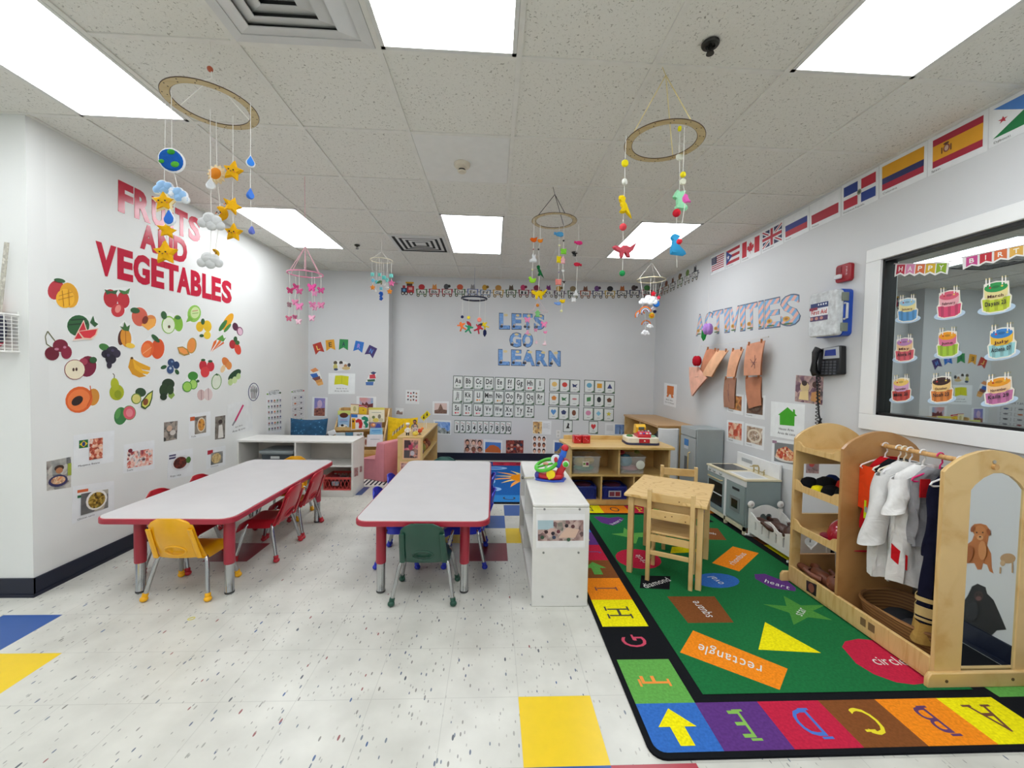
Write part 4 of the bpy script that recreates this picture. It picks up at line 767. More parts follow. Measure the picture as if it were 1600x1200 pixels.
sheet(RW, IV, ((722, 505), (877, 535), (868, 720), (718, 680)), 'dish card with a pale ringed pastry plate, lower right of the four', dish(['#3a3c34', '#c8b098', '#8a6a50', '#ece4d8'], 57, '#e0d4c0'), 'dish_card', 'card', 'dish cards on the right wall')
sheet(RW, IV, ((932, 630), (1170, 658), (1170, 890), (925, 840)), 'large dish card with a red filled taco and a small flag', lambda d: (d.r(.1, .1, .92, .8, C('#7c7f80')), d.e(.5, .62, .38, .14, '#dcd8d0'), d.poly([(.14, .62), (.2, .35), (.5, .2), (.75, .38), (.88, .66), (.5, .7)], pic(('#8a2018', '#c84a34', '#e8b884', '#f0e0d0'), 60, 59)), d.r(.02, .04, .18, .14, '#9a7a90')), 'dish_card', 'card', 'dish cards on the right wall')
sheet(RW, IV, ((1120, 130), (1335, 145), (1325, 365), (1110, 335)), 'square photo of children with aprons beside the telephone cord', lambda d: (d.e(.35, .42, .17, .2, '#d8c090'), d.e(.34, .28, .1, .1, '#3a2a24'), d.poly([(.15, .9), (.2, .6), (.5, .55), (.52, .9)], '#e4cc94'), d.e(.75, .3, .12, .12, '#4a3028'), d.poly([(.6, .9), (.62, .6), (.9, .5), (.95, .95)], '#c89058')), 'class_photo', 'photo', None, P_(['#3a2430', '#7a5a6a', '#c8a8a0', '#2a2c3a'], 61, 20))
sheet(RW, (1200, 640, 4), ((240, 300), (320, 302), (318, 400), (238, 396)), 'printed photo seen through the dress-up shelf above the hats', lambda d: (d.e(.45, .4, .22, .2, '#a84038'), d.e(.5, .22, .14, .1, '#3a2828')), 'class_photo', 'photo', None, P_(['#3a2c30', '#a88a88', '#34406a'], 63, 20))
def ctile_(x): pass
# birthday banners and cakes stuck to the mirrored pane
WVv = (1340, 360, 3.75)
def banner(q, word, cols, label):
    Q = vq(GW, *WVv, *q); d = Dec(Q, GW.n, .0012); n = len(word); d.poly([(-.03, .12), (1.03, .12), (1.02, .95)]+[(1-(i+.5)/n if j else 1-(i+1)/n, .82 if j else 1) for i in range(n) for j in (1, 0)][:-1]+[(-.02, 1)], '#ecebe9')
    for i, ch in enumerate(word):
        a, b = i/n+.01, (i+1)/n-.01; d.poly([(a, .16), (b, .16), (b, .86), ((a+b)/2, .7), (a, .86)], cols[i % len(cols)]); d.k -= d.step; d.k += d.step; mg = .24/n; d.text(ch, a+mg*(1.6 if ch == 'I' else 1), .62, b-mg*(1.6 if ch == 'I' else 1), .62, '#f2efe8', 'b', .34); d.k -= 2*d.step
    d.k += 3*d.step; d.line([(-.06, .08), (.5, .16), (1.08, .04)], .06, '#c8b8bc')
    return d.done('birthday_banner', label, 'banner', 'birthday banners')
banner(((232, 188), (530, 178), (520, 262), (222, 272)), 'HAPPY', ['#b82840', '#dc88b0', '#d86a34', '#d8b020', '#8aae20'], 'scalloped paper banner spelling HAPPY on the window glass')
banner(((632, 148), (1430, -30), (1430, 58), (630, 228)), 'BIRTHDAY', ['#cc4a90', '#c42c3c', '#d87040', '#e0b050', '#a8b850', '#58a878', '#4a88c0', '#9060a8'], 'scalloped paper banner spelling BIRTHDAY, cut by the photo edge')
CAKES = [('January', '', 295, 462, 75, 80, '#9cc8e0', '#ecdf9c', '#5a9ad0', 'January cake with blue icing'), ('February', '', 540, 428, 92, 92, '#dc6078', '#f0b0b8', '#dc4c74', 'February cake, all pink'), ('March', 'Dayani 23', 815, 385, 112, 105, '#2c9a50', '#ecdf9c', '#c8d83c', 'March cake with green icing'),
 ('May', 'Alora 14', 278, 695, 73, 80, '#b884b8', '#ecc494', '#d8606c', 'May cake with purple icing'), ('June', '', 530, 662, 82, 88, '#f0a020', '#e0789a', '#a8cc3c', 'June cake with orange icing and green stripes'), ('July', 'Athena 07', 848, 655, 106, 102, '#3484cc', '#f0c040', '#9cd4d8', 'July cake with blue icing and yellow band'),
 ('September', 'Mila 21', 258, 930, 72, 80, '#f0cc70', '#d8a8cc', '#c85048', 'September cake with yellow icing, bottom left'), ('October', 'Noah 23', 495, 928, 85, 88, '#3c2420', '#f0cc84', '#e08a44', 'October cake with chocolate icing'), ('November', 'Kaila 29', 832, 935, 110, 92, '#eca028', '#f4cc9c', '#c878a8', 'November cake with orange icing and purple base')]
for mo, nm, cx, cy, w, h, c1, c2, c3, lb in CAKES:
    gx = view(GW, *WVv); sk = -.12*w*1.0
    f = lambda u, v, cx=cx, cy=cy, w=w, h=h, gx=gx: gx(cx+u*w, cy+v*h-.16*u*w*(1 if w > 90 else .6))
    d = Dec(f, GW.n, .0012)
    d.poly([(1.0*math.cos(t), .72+.3*math.sin(t)) for t in [2*PI*k/20 for k in range(20)]], '#b8d0e4')
    d.poly([(-.82, .1), (-.75, .75), (-.4, .92), (.4, .92), (.75, .75), (.82, .1), (.7, -.05), (.66, -.75), (0, -.85), (-.66, -.75), (-.7, -.05)], '#efece0')
    d.poly([(-.74, .1), (-.68, .7), (-.35, .85), (.35, .85), (.68, .7), (.74, .1)], c3)
    for q in (-.45, 0, .45): d.poly([(q-.1, .1), (q+.1, .1), (q+.09, .8), (q-.09, .8)], shade(c3, .86)); d.k -= d.step
    d.k += d.step; d.poly([(-.64, -.5), (-.6, .02), (-.3, .18), (.3, .18), (.6, .02), (.64, -.5)], c2); d.e(0, -.5, .62, .27, c1); d.e(0, -.52, .2, .08, shade(c1, .8)); d.e(-.3, -.5, .07, .05, '#c83a34', n=7); d.e(.33, -.52, .07, .05, '#e8d060', n=7)
    for q in (-.5, -.32, .35, .52): d.r(q-.035, -.98, q+.035, -.6, '#f4f0ea'); d.k -= d.step; d.e(q, -1.02, .035, .06, '#f4e4b0', n=6); d.k -= d.step
    d.k += 2*d.step; d.text(mo, -.42, .06, .42, .06, '#5a3030', 'b', .17)
    if nm: d.text(nm, -.55, .5, .55, .5, '#2c2a30', 'b', .24)
    d.done('birthday_cake_cutout', 'paper %s, stuck on the window glass' % lb, 'cake cutout', 'birthday cake cutouts')
# ------------------------------------------------------------------ carpets
WP = lambda z: (lambda x, y: Vector((x, y, z)))
UP = Vector((0, 0, 1))
SERIF = {'I': [(0, 0), (0, 1)], 'H': [(0, 0), (1, 0), (0, 1), (1, 1)], 'A': [(0, 0), (1, 0)], 'F': [(.12, 0), (.12, 1)], 'E': [(.12, 0), (.12, 1)], 'D': [(.1, 0), (.1, 1)], 'B': [(.1, 0), (.1, 1)], 'N': [(0, 0), (0, 1), (1, 1)], 'K': [(.1, 0), (.1, 1), (1, 0)], 'M': [(0, 0), (1, 0), (0, 1), (1, 1)], 'L': [(.1, 0), (.1, 1)], 'P': [(.1, 0), (.1, 1)], 'G': [(.95, .45)], 'C': [(.93, .8)], 'J': [(.7, 1)]}
def ftext(d, t, cx, cy, ang, h, mat, w='n', wid=1.0, serif=False, gap=.09):
    V, F, W = layout(t, w, gap); a = math.radians(ang); ca, sa = math.cos(a), math.sin(a)
    T_ = lambda u, v: (cx+(u-W/2)*h*wid*ca-(v-.5)*h*sa, cy+(u-W/2)*h*wid*sa+(v-.5)*h*ca)
    d.mb.add([d.f(*T_(*p))+d.n*d.k for p in V], F, C(mat)); 
    if serif:
        for u, v in SERIF.get(t, []):
            q = u*W; b = .17; e = .04; d.mb.add([d.f(*T_(x, y))+d.n*(d.k+.0001) for x, y in ((q-b, v-e), (q+b, v-e), (q+b, v+e), (q-b, v+e))], [(0, 1, 2, 3)], C(mat))
    d.k += d.step
RGH = .95
def CC(h): return C(h, RGH, var=.06, scale=90)
d = Dec(WP(0), UP, .009, .0004)
X0, X1, Y0, Y1 = .588, 2.452, 1.365, 4.09
def rrect(x0, x1, y0, y1, r, n=5):
    P = []
    for cx, cy, a0 in ((x1-r, y0+r, -90), (x1-r, y1-r, 0), (x0+r, y1-r, 90), (x0+r, y0+r, 180)):
        for k in range(n+1): a = math.radians(a0+90*k/n); P.append((cx+r*math.cos(a), cy+r*math.sin(a)))
    return P
BK = CC('#14161a')
d.poly(rrect(X0, X1, Y0, Y1, .055), BK); d.k += .0004
ci = .022
cells = []
G_, Y_, O_, R_, Pu, Br, Bl, Lg = '#1d6a3a', '#e6dc10', '#e8861c', '#b82440', '#5a3478', '#7c4a26', '#3468b4', '#5fa04a'
ys = [1.602, 1.857, 2.106, 2.361, 2.615, 2.868, 3.128, 3.38, 3.62, 3.85]; xs = [.860, 1.125, 1.389, 1.638, 1.912, 2.16]
def cell(x0, x1, y0, y1, col, ch=None, lc=None, ang=0, rr=None):
    if rr: d.poly([(max(x0, min(x1, p[0])), max(y0, min(y1, p[1]))) for p in rrect(x0, x1+.1 if rr == 'L' else x1, y0, y1+.1, .04)], CC(col)); d.k -= d.step
    else: d.r(x0, y0, x1, y1, CC(col)); d.k -= d.step
    if ch: d.k += d.step; ftext(d, ch, (x0+x1)/2, (y0+y1)/2, ang, .13, lc, 'n', .95, True); d.k -= 2*d.step
XI0, XI1 = X0+ci, X1-ci; YI0, YI1 = Y0+ci, Y1-ci
cell(XI0, xs[0], YI0, ys[0], Bl, rr='L')
for i, (c, ch, lc) in enumerate([(Pu, 'E', '#7cb048'), (R_, 'D', '#3c6cc0'), (Br, 'C', '#e6d420'), (O_, 'B', '#5a3060'), (Y_, 'A', '#6a3c24')]): cell(xs[i], xs[i+1], YI0, ys[0], c, ch, lc, 180)
cell(xs[5], XI1, YI0, ys[0], '#14161a')
for j, (c, ch, lc) in enumerate([(Lg, 'F', '#e88a2c'), ('#14161a', 'G', '#c43858'), (Y_, 'H', '#2c2c20'), (O_, 'I', '#7a3a20'), (Br, None, None), (R_, 'J', '#4a3070'), (Pu, 'K', '#b8b080'), (Bl, 'L', '#e6dc10')]): cell(XI0, xs[0], ys[j], ys[j+1], c, ch, lc, 90)
cell(XI0, xs[0], ys[8], YI1, Lg)
for j, c in enumerate([Lg, R_, Bl, O_, Pu, Y_, Br, '#c84a1c', Lg]): cell(xs[5]+.04, XI1, ys[j], ys[j+1], c)
for i, (c, ch, lc) in enumerate([(Y_, 'N', '#5a5a20'), (O_, 'O', '#2a2020'), (R_, 'P', '#e8c030'), (Lg, 'Q', '#2c4a8a'), (Bl, 'R', '#e6dc10'), (O_, 'S', '#3a2a5a')]): x = .86+.262*i-.02; cell(x, min(x+.262, XI1), ys[9], YI1, c, ch, lc, 0)
d.k += 3*d.step
for P in ([(.74, 1.53), (.83, 1.485), (.765, 1.487)],): pass
d.poly([(.735, 1.575), (.66, 1.49), (.705, 1.49), (.71, 1.41), (.765, 1.41), (.762, 1.49), (.81, 1.49)], CC(Y_))
d.poly([(.735, 2.84), (.66, 2.75), (.705, 2.75), (.705, 2.66), (.765, 2.66), (.765, 2.75), (.81, 2.75)], CC(Lg))
d.r(.915, 1.642, 2.13, 3.80, CC(G_)); 
fp = lambda x, y, sx=880, sy=700, s=4: (lambda q: (q.x, q.y))(hit('Z', 0.008, sx+x/s, sy+y/s))
def S(pts, col, v=(880, 700, 4)): d.poly([fp(x, y, *v) for x, y in pts], CC(col)); d.k -= d.step
def word(t, a, b, h, v=(880, 700, 4), col='#d8dcd8'):
    "a woven word from one floor point to another"
    p, q = fp(*a, *v), fp(*b, *v); L = math.hypot(q[0]-p[0], q[1]-p[1]); W = layout(t, 'n', .12)[2]; d.k += 2*d.step
    ftext(d, t, (p[0]+q[0])/2, (p[1]+q[1])/2, math.degrees(math.atan2(q[1]-p[1], q[0]-p[0])), h, col, 'n', L/(W*h), gap=.12); d.k -= 3*d.step
V6 = (1100, 930, 3.2); V3 = (880, 700, 4)
S(heart(285, 452, 95), Pu) if 0 else S([(190, 432), (230, 430), (285, 440), (345, 432), (380, 445), (355, 470), (310, 488), (240, 470)], Pu); word('heart', (300, 480), (358, 450), .04)
S([(300, 540), (375, 535), (380, 500), (430, 535), (530, 530), (560, 560), (470, 560), (455, 600), (405, 598), (400, 560)], Lg)
S(ell(470, 697, 145, 60, 8), R_); word('circle', (508, 722), (455, 672), .055)
S([(487, 800), (670, 805), (665, 888), (478, 880)], '#14161a'); word('diamond', (500, 868), (655, 822), .055)
S(ell(960, 832, 142, 46, 3), Bl); word('oval', (985, 855), (920, 808), .06)
S([(650, 932), (945, 932), (1065, 1095), (780, 1098)], Br); word('square', (905, 1062), (812, 962), .06)
S([(890, 502), (965, 505), (1020, 578), (880, 575)], Br); word('square', (955, 545), (890, 533), .05)
S([(1060, 618), (1222, 660), (1100, 775), (930, 722)], O_); word('rhombus', (1045, 728), (1125, 660), .05)
S([(1195, 792), (1260, 790), (1340, 820), (1400, 832), (1455, 880), (1450, 900), (1300, 878), (1200, 820)], Pu); word('heart', (1262, 832), (1415, 878), .055)
S([(1250, 980), (1395, 992), (1378, 928), (1485, 988), (1640, 985), (1560, 1022), (1680, 1080), (1530, 1062), (1440, 1110), (1415, 1035)], '#4a8c3c'); word('star', (1460, 1045), (1490, 1005), .05)
S([(820, 430), (880, 432), (945, 465), (880, 470)], '#14161a')
S([(680, 620), (745, 620), (905, 648), (760, 658), (670, 660)], Y_)
S([(305, 138), (585, 293), (272, 276)], Y_, V6)
S([(-55, 180), (418, 372), (378, 478), (-120, 290)], O_, V6); word('rectangle', (288, 382), (-30, 268), .075, V6)
S([(690, 262), (705, 235), (770, 222), (860, 230), (960, 270), (1060, 340), (1130, 400), (1140, 440), (1050, 452), (960, 440), (850, 400), (760, 345)], R_, V6); word('circle', (838, 330), (1000, 332), .06, V6)
d.k += 4*d.step
o = d.done('alphabet_rug', 'green rug with coloured shapes and an alphabet border, under the play corner', 'rug')
# blue weather rug
d = Dec(WP(0), UP, .008, .0004)
d.poly(rrect(-.74, .775, 4.13, 6.02, .05), BK); d.r(-.71, 4.17, .745, 5.99, CC('#1d5aa0')); d.r(-.71, 4.17, .745, 4.40, CC('#174a7c')); d.r(.02, 4.17, .33, 4.40, CC('#2f7cc0')); d.k -= d.step; d.r(.33, 4.17, .6, 4.40, CC('#2c7a5a')); d.k -= d.step
d.r(-.28, 4.17, .02, 4.40, CC('#2c6a9a')); ftext(d, 'C', .19, 4.285, 90, .14, '#10141c', 'n', 1.1)
sc = hit('Z', .008, 818, 745); sx, sy = .43, 5.12
for k in range(14):
    a = 2*PI*k/14+.1; r1, r2 = .17, .40+.07*(k % 2); w = .2
    P = [(sx+r1*math.cos(a-w), sy+r1*math.sin(a-w)), (sx+(r2*.7)*math.cos(a-.02), sy+(r2*.7)*math.sin(a-.02)), (sx+r2*math.cos(a+.12), sy+r2*math.sin(a+.12)), (sx+(r2*.62)*math.cos(a+.13), sy+(r2*.62)*math.sin(a+.13)), (sx+r1*math.cos(a+w), sy+r1*math.sin(a+w))]
    d.poly(P, CC('#e8a050' if k % 2 else '#e8c878')); d.k -= d.step
d.k += d.step; d.poly(ell(sx, sy, .19, .19, 0, 24), CC('#e08a10'))
for cx, cy, w, h in ((.05, 5.62, .17, .09), (-.04, 4.95, .09, .16), (.0, 4.62, .12, .09), (.62, 4.62, .16, .08), (-.45, 5.2, .16, .1), (-.4, 4.7, .14, .09)): d.poly(ell(cx, cy, w, h, 0, 16), CC('#8cb4e0')); d.poly(ell(cx, cy, w*.6, h*.5, 0, 14), CC('#3c74c4')); d.k -= 2*d.step
d.k += 2*d.step
for i, c in enumerate(['#2c6a3c', '#6a2c6a', '#1d4a8a', '#b83048', '#a82c44', '#c83a4a']): d.r(-.71+.2425*i, 5.78, -.71+.2425*(i+1), 5.99, CC(c)); d.k -= d.step; ftext(d, 'TUVWXY'[i], -.59+.2425*i, 5.885, 0, .1, '#14161a', 'b'); d.k -= d.step
d.k += 2*d.step
d.done('weather_rug', 'blue rug with a flaming sun and clouds behind the right table', 'rug')
# striped reading rug
d = Dec(WP(0), UP, .006, .0004)
x0, x1, y0, y1 = -2.3, -1.02, 4.74, 5.6
d.r(x0, y0, x1, y1, CC('#e0dcd6'))
for k in range(26): x = x0+.03+k*.05; d.r(x, y0+.02, x+.022, y0+.26, CC('#2c2e38')); d.k -= d.step
d.k += d.step
for j, c in enumerate(['#d89a80', '#5a86a8', '#d8c080']): d.r(x0+.02, y0+.28+.18*j, x1-.02, y0+.42+.18*j, CC(c)); d.k -= d.step
d.done('striped_rug', 'pale rug with dark stripes under the pink foam chair', 'rug')
# ------------------------------------------------------------------ activity tables
REDT = C('#a3283a', .38, var=.02); TOPG = C('#c6c4c4', .28, var=.012, scale=6); CHR = C('#b8b9ba', .16, .95, .02)
def activity_table(label, x0, x1, y0, y1, legs):
    zt = .5; cx, cy = (x0+x1)/2, (y0+y1)/2; t = thing('activity_table', label, 'table', (cx, cy, 0)); O_ = rrect(x0-cx, x1-cx, y0-cy, y1-cy, .075, 6)
    m = MB(); m.prism([(x, y, zt-.036) for x, y in O_], [(x, y, zt-.004) for x, y in O_], REDT, REDT); m.build('edge_band', t, bevel=.004)
    I = [(x*.985 if abs(x) > .1 else x, y) for x, y in rrect(x0-cx+.004, x1-cx-.004, y0-cy+.004, y1-cy-.004, .072, 6)]
    MB().prism([(x, y, zt-.02) for x, y in I], [(x, y, zt) for x, y in I], TOPG, C('#e8d4d0', .4)).build('tabletop', t, smooth=False)
    for X, Y in legs:
        a, b = X-cx, Y-cy; l = MB(); l.lathe([(.030, .466), (.030, .19), (.0285, .185)], (a, b, 0), REDT, 20)
        L = l.build('leg', t); q = MB().lathe([(.025, .2), (.025, .02), (.0262, .018), (.0262, .008), (.023, 0)], (a, b, 0), CHR, 20); o = q.build('chrome_insert', L); MB().lathe([(.0226, .014), (.0228, .01)], (a, b, 0), C('#2a2a2c')).lathe([(.006, .0)] * 2, (a+.0, b, .16), CHR).build('foot_ring', o) if 0 else None
        MB().lathe([(.0264, .016), (.027, .012), (.0264, .006)], (a, b, 0), C('#2c2c2e')).build('foot_ring', L)
    return t
activity_table('long left table with pale grey top and red edge, yellow chair at near end', -2.235, -1.468, 2.348, 3.86, [(-2.085, 2.49), (-1.56, 2.475), (-2.085, 3.66), (-1.53, 3.62)])
activity_table('right-hand table with pale grey top and red edge, green chair at near end', -.785, -.003, 2.32, 3.88, [(-.664, 2.478), (-.156, 2.473), (-.64, 3.7), (-.13, 3.7)])
# ------------------------------------------------------------------ stacking chairs
CHAIRS = {}
def make_chair(col, cname):
    pl = C(col, .3, var=.015, coat=.2); t = thing('stacking_chair', 'x', 'chair')
    def seat(u, v):
        x = (u-.5)*.285*(1-.08*abs(2*v-1)**3*(1 if v < .5 else .6)); y = -.112+.27*v; r = abs(2*u-1)
        return (x, y, .268-.042*max(0, (r-.72)/.28)**1.6-.035*max(0, v-.8)/.2+.014*max(0, .18-v)/.18)
    MB().sheet(seat, 14, 12, .006, pl).build('seat', t)
    def back(u, v):
        w = lerp(.142, .118, v)
        if v > .78: w *= math.sqrt(max(0, 1-((v-.78)/.22)**2*.62))
        a = 2*u-1; zz = .246+.262*v
        if v > .8: zz -= .018*abs(a)**4*(v-.8)/.2
        e_ = ((u-.5)/.2)**2+((v-.2)/.115)**2; return (a*w, -.118-.092*v+.026*a*a-.012*math.sin(PI*v)+(.014*min(1, (1-e_)*3) if e_ < 1 else 0), zz)
    hole = lambda u, v: ((u-.5)/.2)**2+((v-.2)/.115)**2 < 1
    b = MB().sheet(back, 30, 30, .006, pl).build('backrest', t)
    rim = []
    for k in range(28):
        a = 2*PI*k/28; q = Vector(back(.5+.215*math.cos(a), .2+.125*math.sin(a))); rim.append((q.x, q.y-.003, q.z))
    MB().tube(rim, .006, pl, 6, True).build('handle_rim', b)
    for s in (-1, 1):
        rb = MB(); rb.sheet(lambda u, v: (s*(.108+.026*u-.008*v), -.122-.066*v-.004*math.sin(PI*u), .25+.19*v), 4, 8, .008, pl); rb.build('side_rib', b)
    f = MB(); zf = .246
    f.tube([(-.125, -.085, zf), (.125, -.085, zf)], .0095, CHR).tube([(-.125, .085, zf), (.125, .085, zf)], .0095, CHR).tube([(-.11, -.09, zf), (-.11, .09, zf)], .008, CHR).tube([(.11, -.09, zf), (.11, .09, zf)], .008, CHR).build('seat_frame', t)
    for sx in (-1, 1):
        for sy in (-1, 1):
            P = [(sx*.118, sy*.083, zf), (sx*.134, sy*.088, zf-.006), (sx*.143, sy*.094, zf-.03), (sx*.176, sy*.138, .03)]
            l = MB().tube(P, .0115, CHR, 10).build('leg', t)
            MB().ball((sx*.178, sy*.141, .0165), (.0205, .0205, .0165), C(col, .45), 14).tube([(sx*.176, sy*.138, .03), (sx*.173, sy*.134, .046)], .0155, C(col, .45), 10).build('foot_cap', l)
    return t
used = set()
def chair(kind, x, y, ang, label):
    col = {'yellow': '#eeae08', 'red': '#b3202e', 'green': '#1c4a3a', 'blue': '#2436b8', 'teal': '#3c6a62'}[kind]
    if kind not in CHAIRS: CHAIRS[kind] = make_chair(col, kind); c = CHAIRS[kind]
    else: c = copy_tree(CHAIRS[kind])
    place(c, (x, y, 0), math.radians(ang)); c['label'] = label; c['group'] = 'small stacking chairs'; return c
chair('yellow', -1.806, 2.53, 0, 'bright yellow plastic chair at the near end of the left table')
chair('yellow', -1.88, 3.775, 180, 'yellow plastic chair at the far end of the left table, only its top showing')
chair('red', -1.63, 3.045, 90, 'nearer red chair on the right side of the left table, seat pushed under')
chair('red', -1.63, 3.44, 90, 'farther red chair on the right side of the left table, beside the cubby')
chair('red', -2.10, 2.87, -90, 'nearer red chair on the wall side of the left table, a sliver of back showing')
chair('red', -2.10, 3.26, -90, 'farther red chair on the wall side of the left table, a sliver of back showing')
chair('green', -.385, 2.465, 0, 'dark green plastic chair at the near end of the right table')
chair('teal', -.46, 3.81, 180, 'grey-green chair at the far end of the right table, only its top edge showing')
chair('blue', -.635, 2.94, -90, 'nearer blue chair on the left side of the right table')
chair('blue', -.635, 3.33, -90, 'farther blue chair on the left side of the right table')
chair('blue', -.175, 2.94, 90, 'nearer blue chair on the right side of the right table')
chair('blue', -.175, 3.38, 90, 'farther blue chair on the right side of the right table')
# ------------------------------------------------------------------ white cubby units
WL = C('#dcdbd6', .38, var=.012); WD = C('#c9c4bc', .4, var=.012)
t = thing('cubby_shelf', 'long low white cubby shelf behind the left table, holding bins', 'shelf', (-2.06, 4.52, 0))
lx, rx, fy, by, zt = -2.652+2.06, -1.462+2.06, 4.33-4.52, 4.70-4.52, .592
MB().bx(lx, rx, fy, by, zt-.02, zt, WL).build('top_board', t, .003)
for x, n in ((lx, 'side_panel'), (rx-.018, 'side_panel')): MB().bx(x, x+.018, fy, by, 0, zt-.02, WL).build(n, t, .002)
MB().bx(-.011, .007, fy+.004, by, .06, zt-.02, WL).build('divider', t, .002)
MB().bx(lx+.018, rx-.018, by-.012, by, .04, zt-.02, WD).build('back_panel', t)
MB().bx(lx+.018, rx-.018, fy+.004, by, .318, .335, WL).build('middle_shelf', t, .002)
MB().bx(lx+.018, rx-.018, fy+.006, by, .045, .062, WL).bx(lx+.018, rx-.018, fy+.006, fy+.02, 0, .045, WL).build('bottom_board', t, .002)
def wallphoto(parent, x, y, z, w, h, m, ax='X'): pass
for (a, b) in (((577, 732), (581, 744)), ((563, 730), (568, 745))): pass
EP = Plane('X', -1.462); EP.n = Vector((1, 0, 0))
for q, lb in (((553.5, 731), (559.5, 730), (559.5, 743), (553.5, 745)), 'red'), (((562, 729), (565.5, 728), (565.5, 737), (562, 738)), 'grey'):
    Q = quad(EP, *q); dd = Dec(Q, EP.n, .0008); dd.r(0, 0, 1, 1, P_(['#5a2c2c', '#b88a88', '#8a8a90'], 70, 60)); dd.done('photo_label', 'tiny %s photo label on the end of the white cubby' % lb, 'label')
def tub(name, label, cat, x0, x1, y0, y1, z, h, mat, rimm=None, lattice=False, taper=.012, group=None):
    cx, cy = (x0+x1)/2, (y0+y1)/2; t = thing(name, label, cat, (cx, cy, z), 0, group); a, b = (x1-x0)/2, (y1-y0)/2; m = MB()
    ot = rrect(-a, a, -b, b, .02, 3); ob = rrect(-a+taper, a-taper, -b+taper, b-taper, .02, 3); it = rrect(-a+.004, a-.004, -b+.004, b-.004, .018, 3); ib = rrect(-a+taper+.004, a-taper-.004, -b+taper+.004, b-taper-.004, .018, 3); n = len(ot)
    V = [(x, y, 0) for x, y in ob]+[(x, y, h) for x, y in ot]+[(x, y, h) for x, y in it]+[(x, y, .004) for x, y in ib]
    F = [tuple(range(n))[::-1], tuple(range(3*n, 4*n))]
    for l in range(3):
        for k in range(n): j = (k+1) % n; F.append((l*n+k, l*n+j, (l+1)*n+j, (l+1)*n+k))
    m.add(V, F, mat); m.build('body', t)
    r = MB(); R1 = rrect(-a-.006, a+.006, -b-.006, b+.006, .024, 3); r.tube([(x, y, h-.006) for x, y in R1], .005, rimm or mat, 6, True); r.build('rim', t)
    return t
# grey bin, red lattice basket
g = tub('storage_bin', 'grey plastic bin with a dark front on the upper cubby shelf', 'bin', -2.43, -2.10, 4.36, 4.64, .336, .115, C('#3c444a', .4), C('#6a7478', .4))
MB().bx(-.175, .175, -.15, .15, .113, .145, C('#8b9496', .35)).build('lid', g, .006); MB().bx(-.06, .03, -.142, -.135, .06, .085, C('#c8cccc')).build('front_label', g)
def lattice_basket(name, label, cat, x0, x1, y0, y1, z, h, col, group=None):
    cx, cy = (x0+x1)/2, (y0+y1)/2; t = thing(name, label, cat, (cx, cy, z), 0, group); a, b = (x1-x0)/2, (y1-y0)/2; m = C(col, .4)
    MB().bx(-a, a, -b, b, 0, .006, m).build('bottom', t)
    f = MB()
    for sy in (-b, b):
        f.bx(-a, a, sy-.003, sy+.003, h-.02, h, m).bx(-a, a, sy-.003, sy+.003, 0, .016, m)
        n = max(5, int(2*a/.036))
        for k in range(n):
            x = -a+(k+.5)*2*a/n; w = a/n*1.9
            f.tube([(x-w/2, sy, .014), (x+w/2, sy, h-.018)], .0028, m, 4).tube([(x+w/2, sy, .014), (x-w/2, sy, h-.018)], .0028, m, 4)
    for sx in (-a, a): f.bx(sx-.003, sx+.003, -b, b, 0, h, m)
    f.build('lattice_wall', t); MB().tube([(x, y, h) for x, y in rrect(-a-.003, a+.003, -b-.003, b+.003, .015, 3)], .006, m, 6, True).build('rim', t); return t
lattice_basket('lattice_basket', 'red lattice basket on the bottom shelf of the white cubby', 'basket', -1.78, -1.50, 4.37, 4.64, .062, .135, '#d2524e')
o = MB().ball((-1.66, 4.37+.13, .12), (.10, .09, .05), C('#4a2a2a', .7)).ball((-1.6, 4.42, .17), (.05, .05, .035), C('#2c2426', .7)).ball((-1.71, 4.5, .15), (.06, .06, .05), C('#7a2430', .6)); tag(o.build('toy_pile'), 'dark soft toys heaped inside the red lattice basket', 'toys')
o = MB().box((-1.655, 4.362, .135), (.075, .008, .045), P_(['#3a4450', '#8a94a0', '#b86a60'], 71, 60)); tag(o.build('basket_label', bevel=.002), 'small picture label clipped to the red lattice basket', 'label')
# centre white bookcase seen end-on
t = thing('cubby_shelf', 'narrow white shelf unit seen end-on between the tables and the green rug', 'shelf', (.41, 2.98, 0))
hx, y0, y1, zt = .165, 2.31-2.98, 3.42-2.98, .605
MB().bx(-hx, hx, y0, y1, zt-.022, zt, WL).build('top_board', t, .008)
for y in (y0, y1-.02): MB().bx(-hx, hx, y, y+.02, 0, zt-.022, WL).build('side_panel', t, .004)
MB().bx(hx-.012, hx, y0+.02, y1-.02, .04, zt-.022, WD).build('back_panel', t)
MB().bx(-hx+.004, hx-.012, y0+.02, y1-.02, .3, .316, WL).build('middle_shelf', t, .002)
MB().bx(-hx+.004, hx-.012, -.02, -.004, .06, zt-.022, WL).build('divider', t, .002)
MB().bx(-hx+.004, hx-.012, y0+.02, y1-.02, .045, .06, WL).bx(-hx+.004, -hx+.016, y0+.02, y1-.02, 0, .045, WL).build('bottom_board', t, .002)
s_ = MB()
for x in (-.1, .105):
    for z in (.575, .32, .06): s_.lathe([(.0065, 0), (.0065, -.003), (.003, -.0035)], (x, y0, z), C('#8a8c8c', .3, .8), 12, 'Y')
s_.build('screw', t, label='grey screw heads on the end panel')
CF2 = Plane('Y', 2.31)
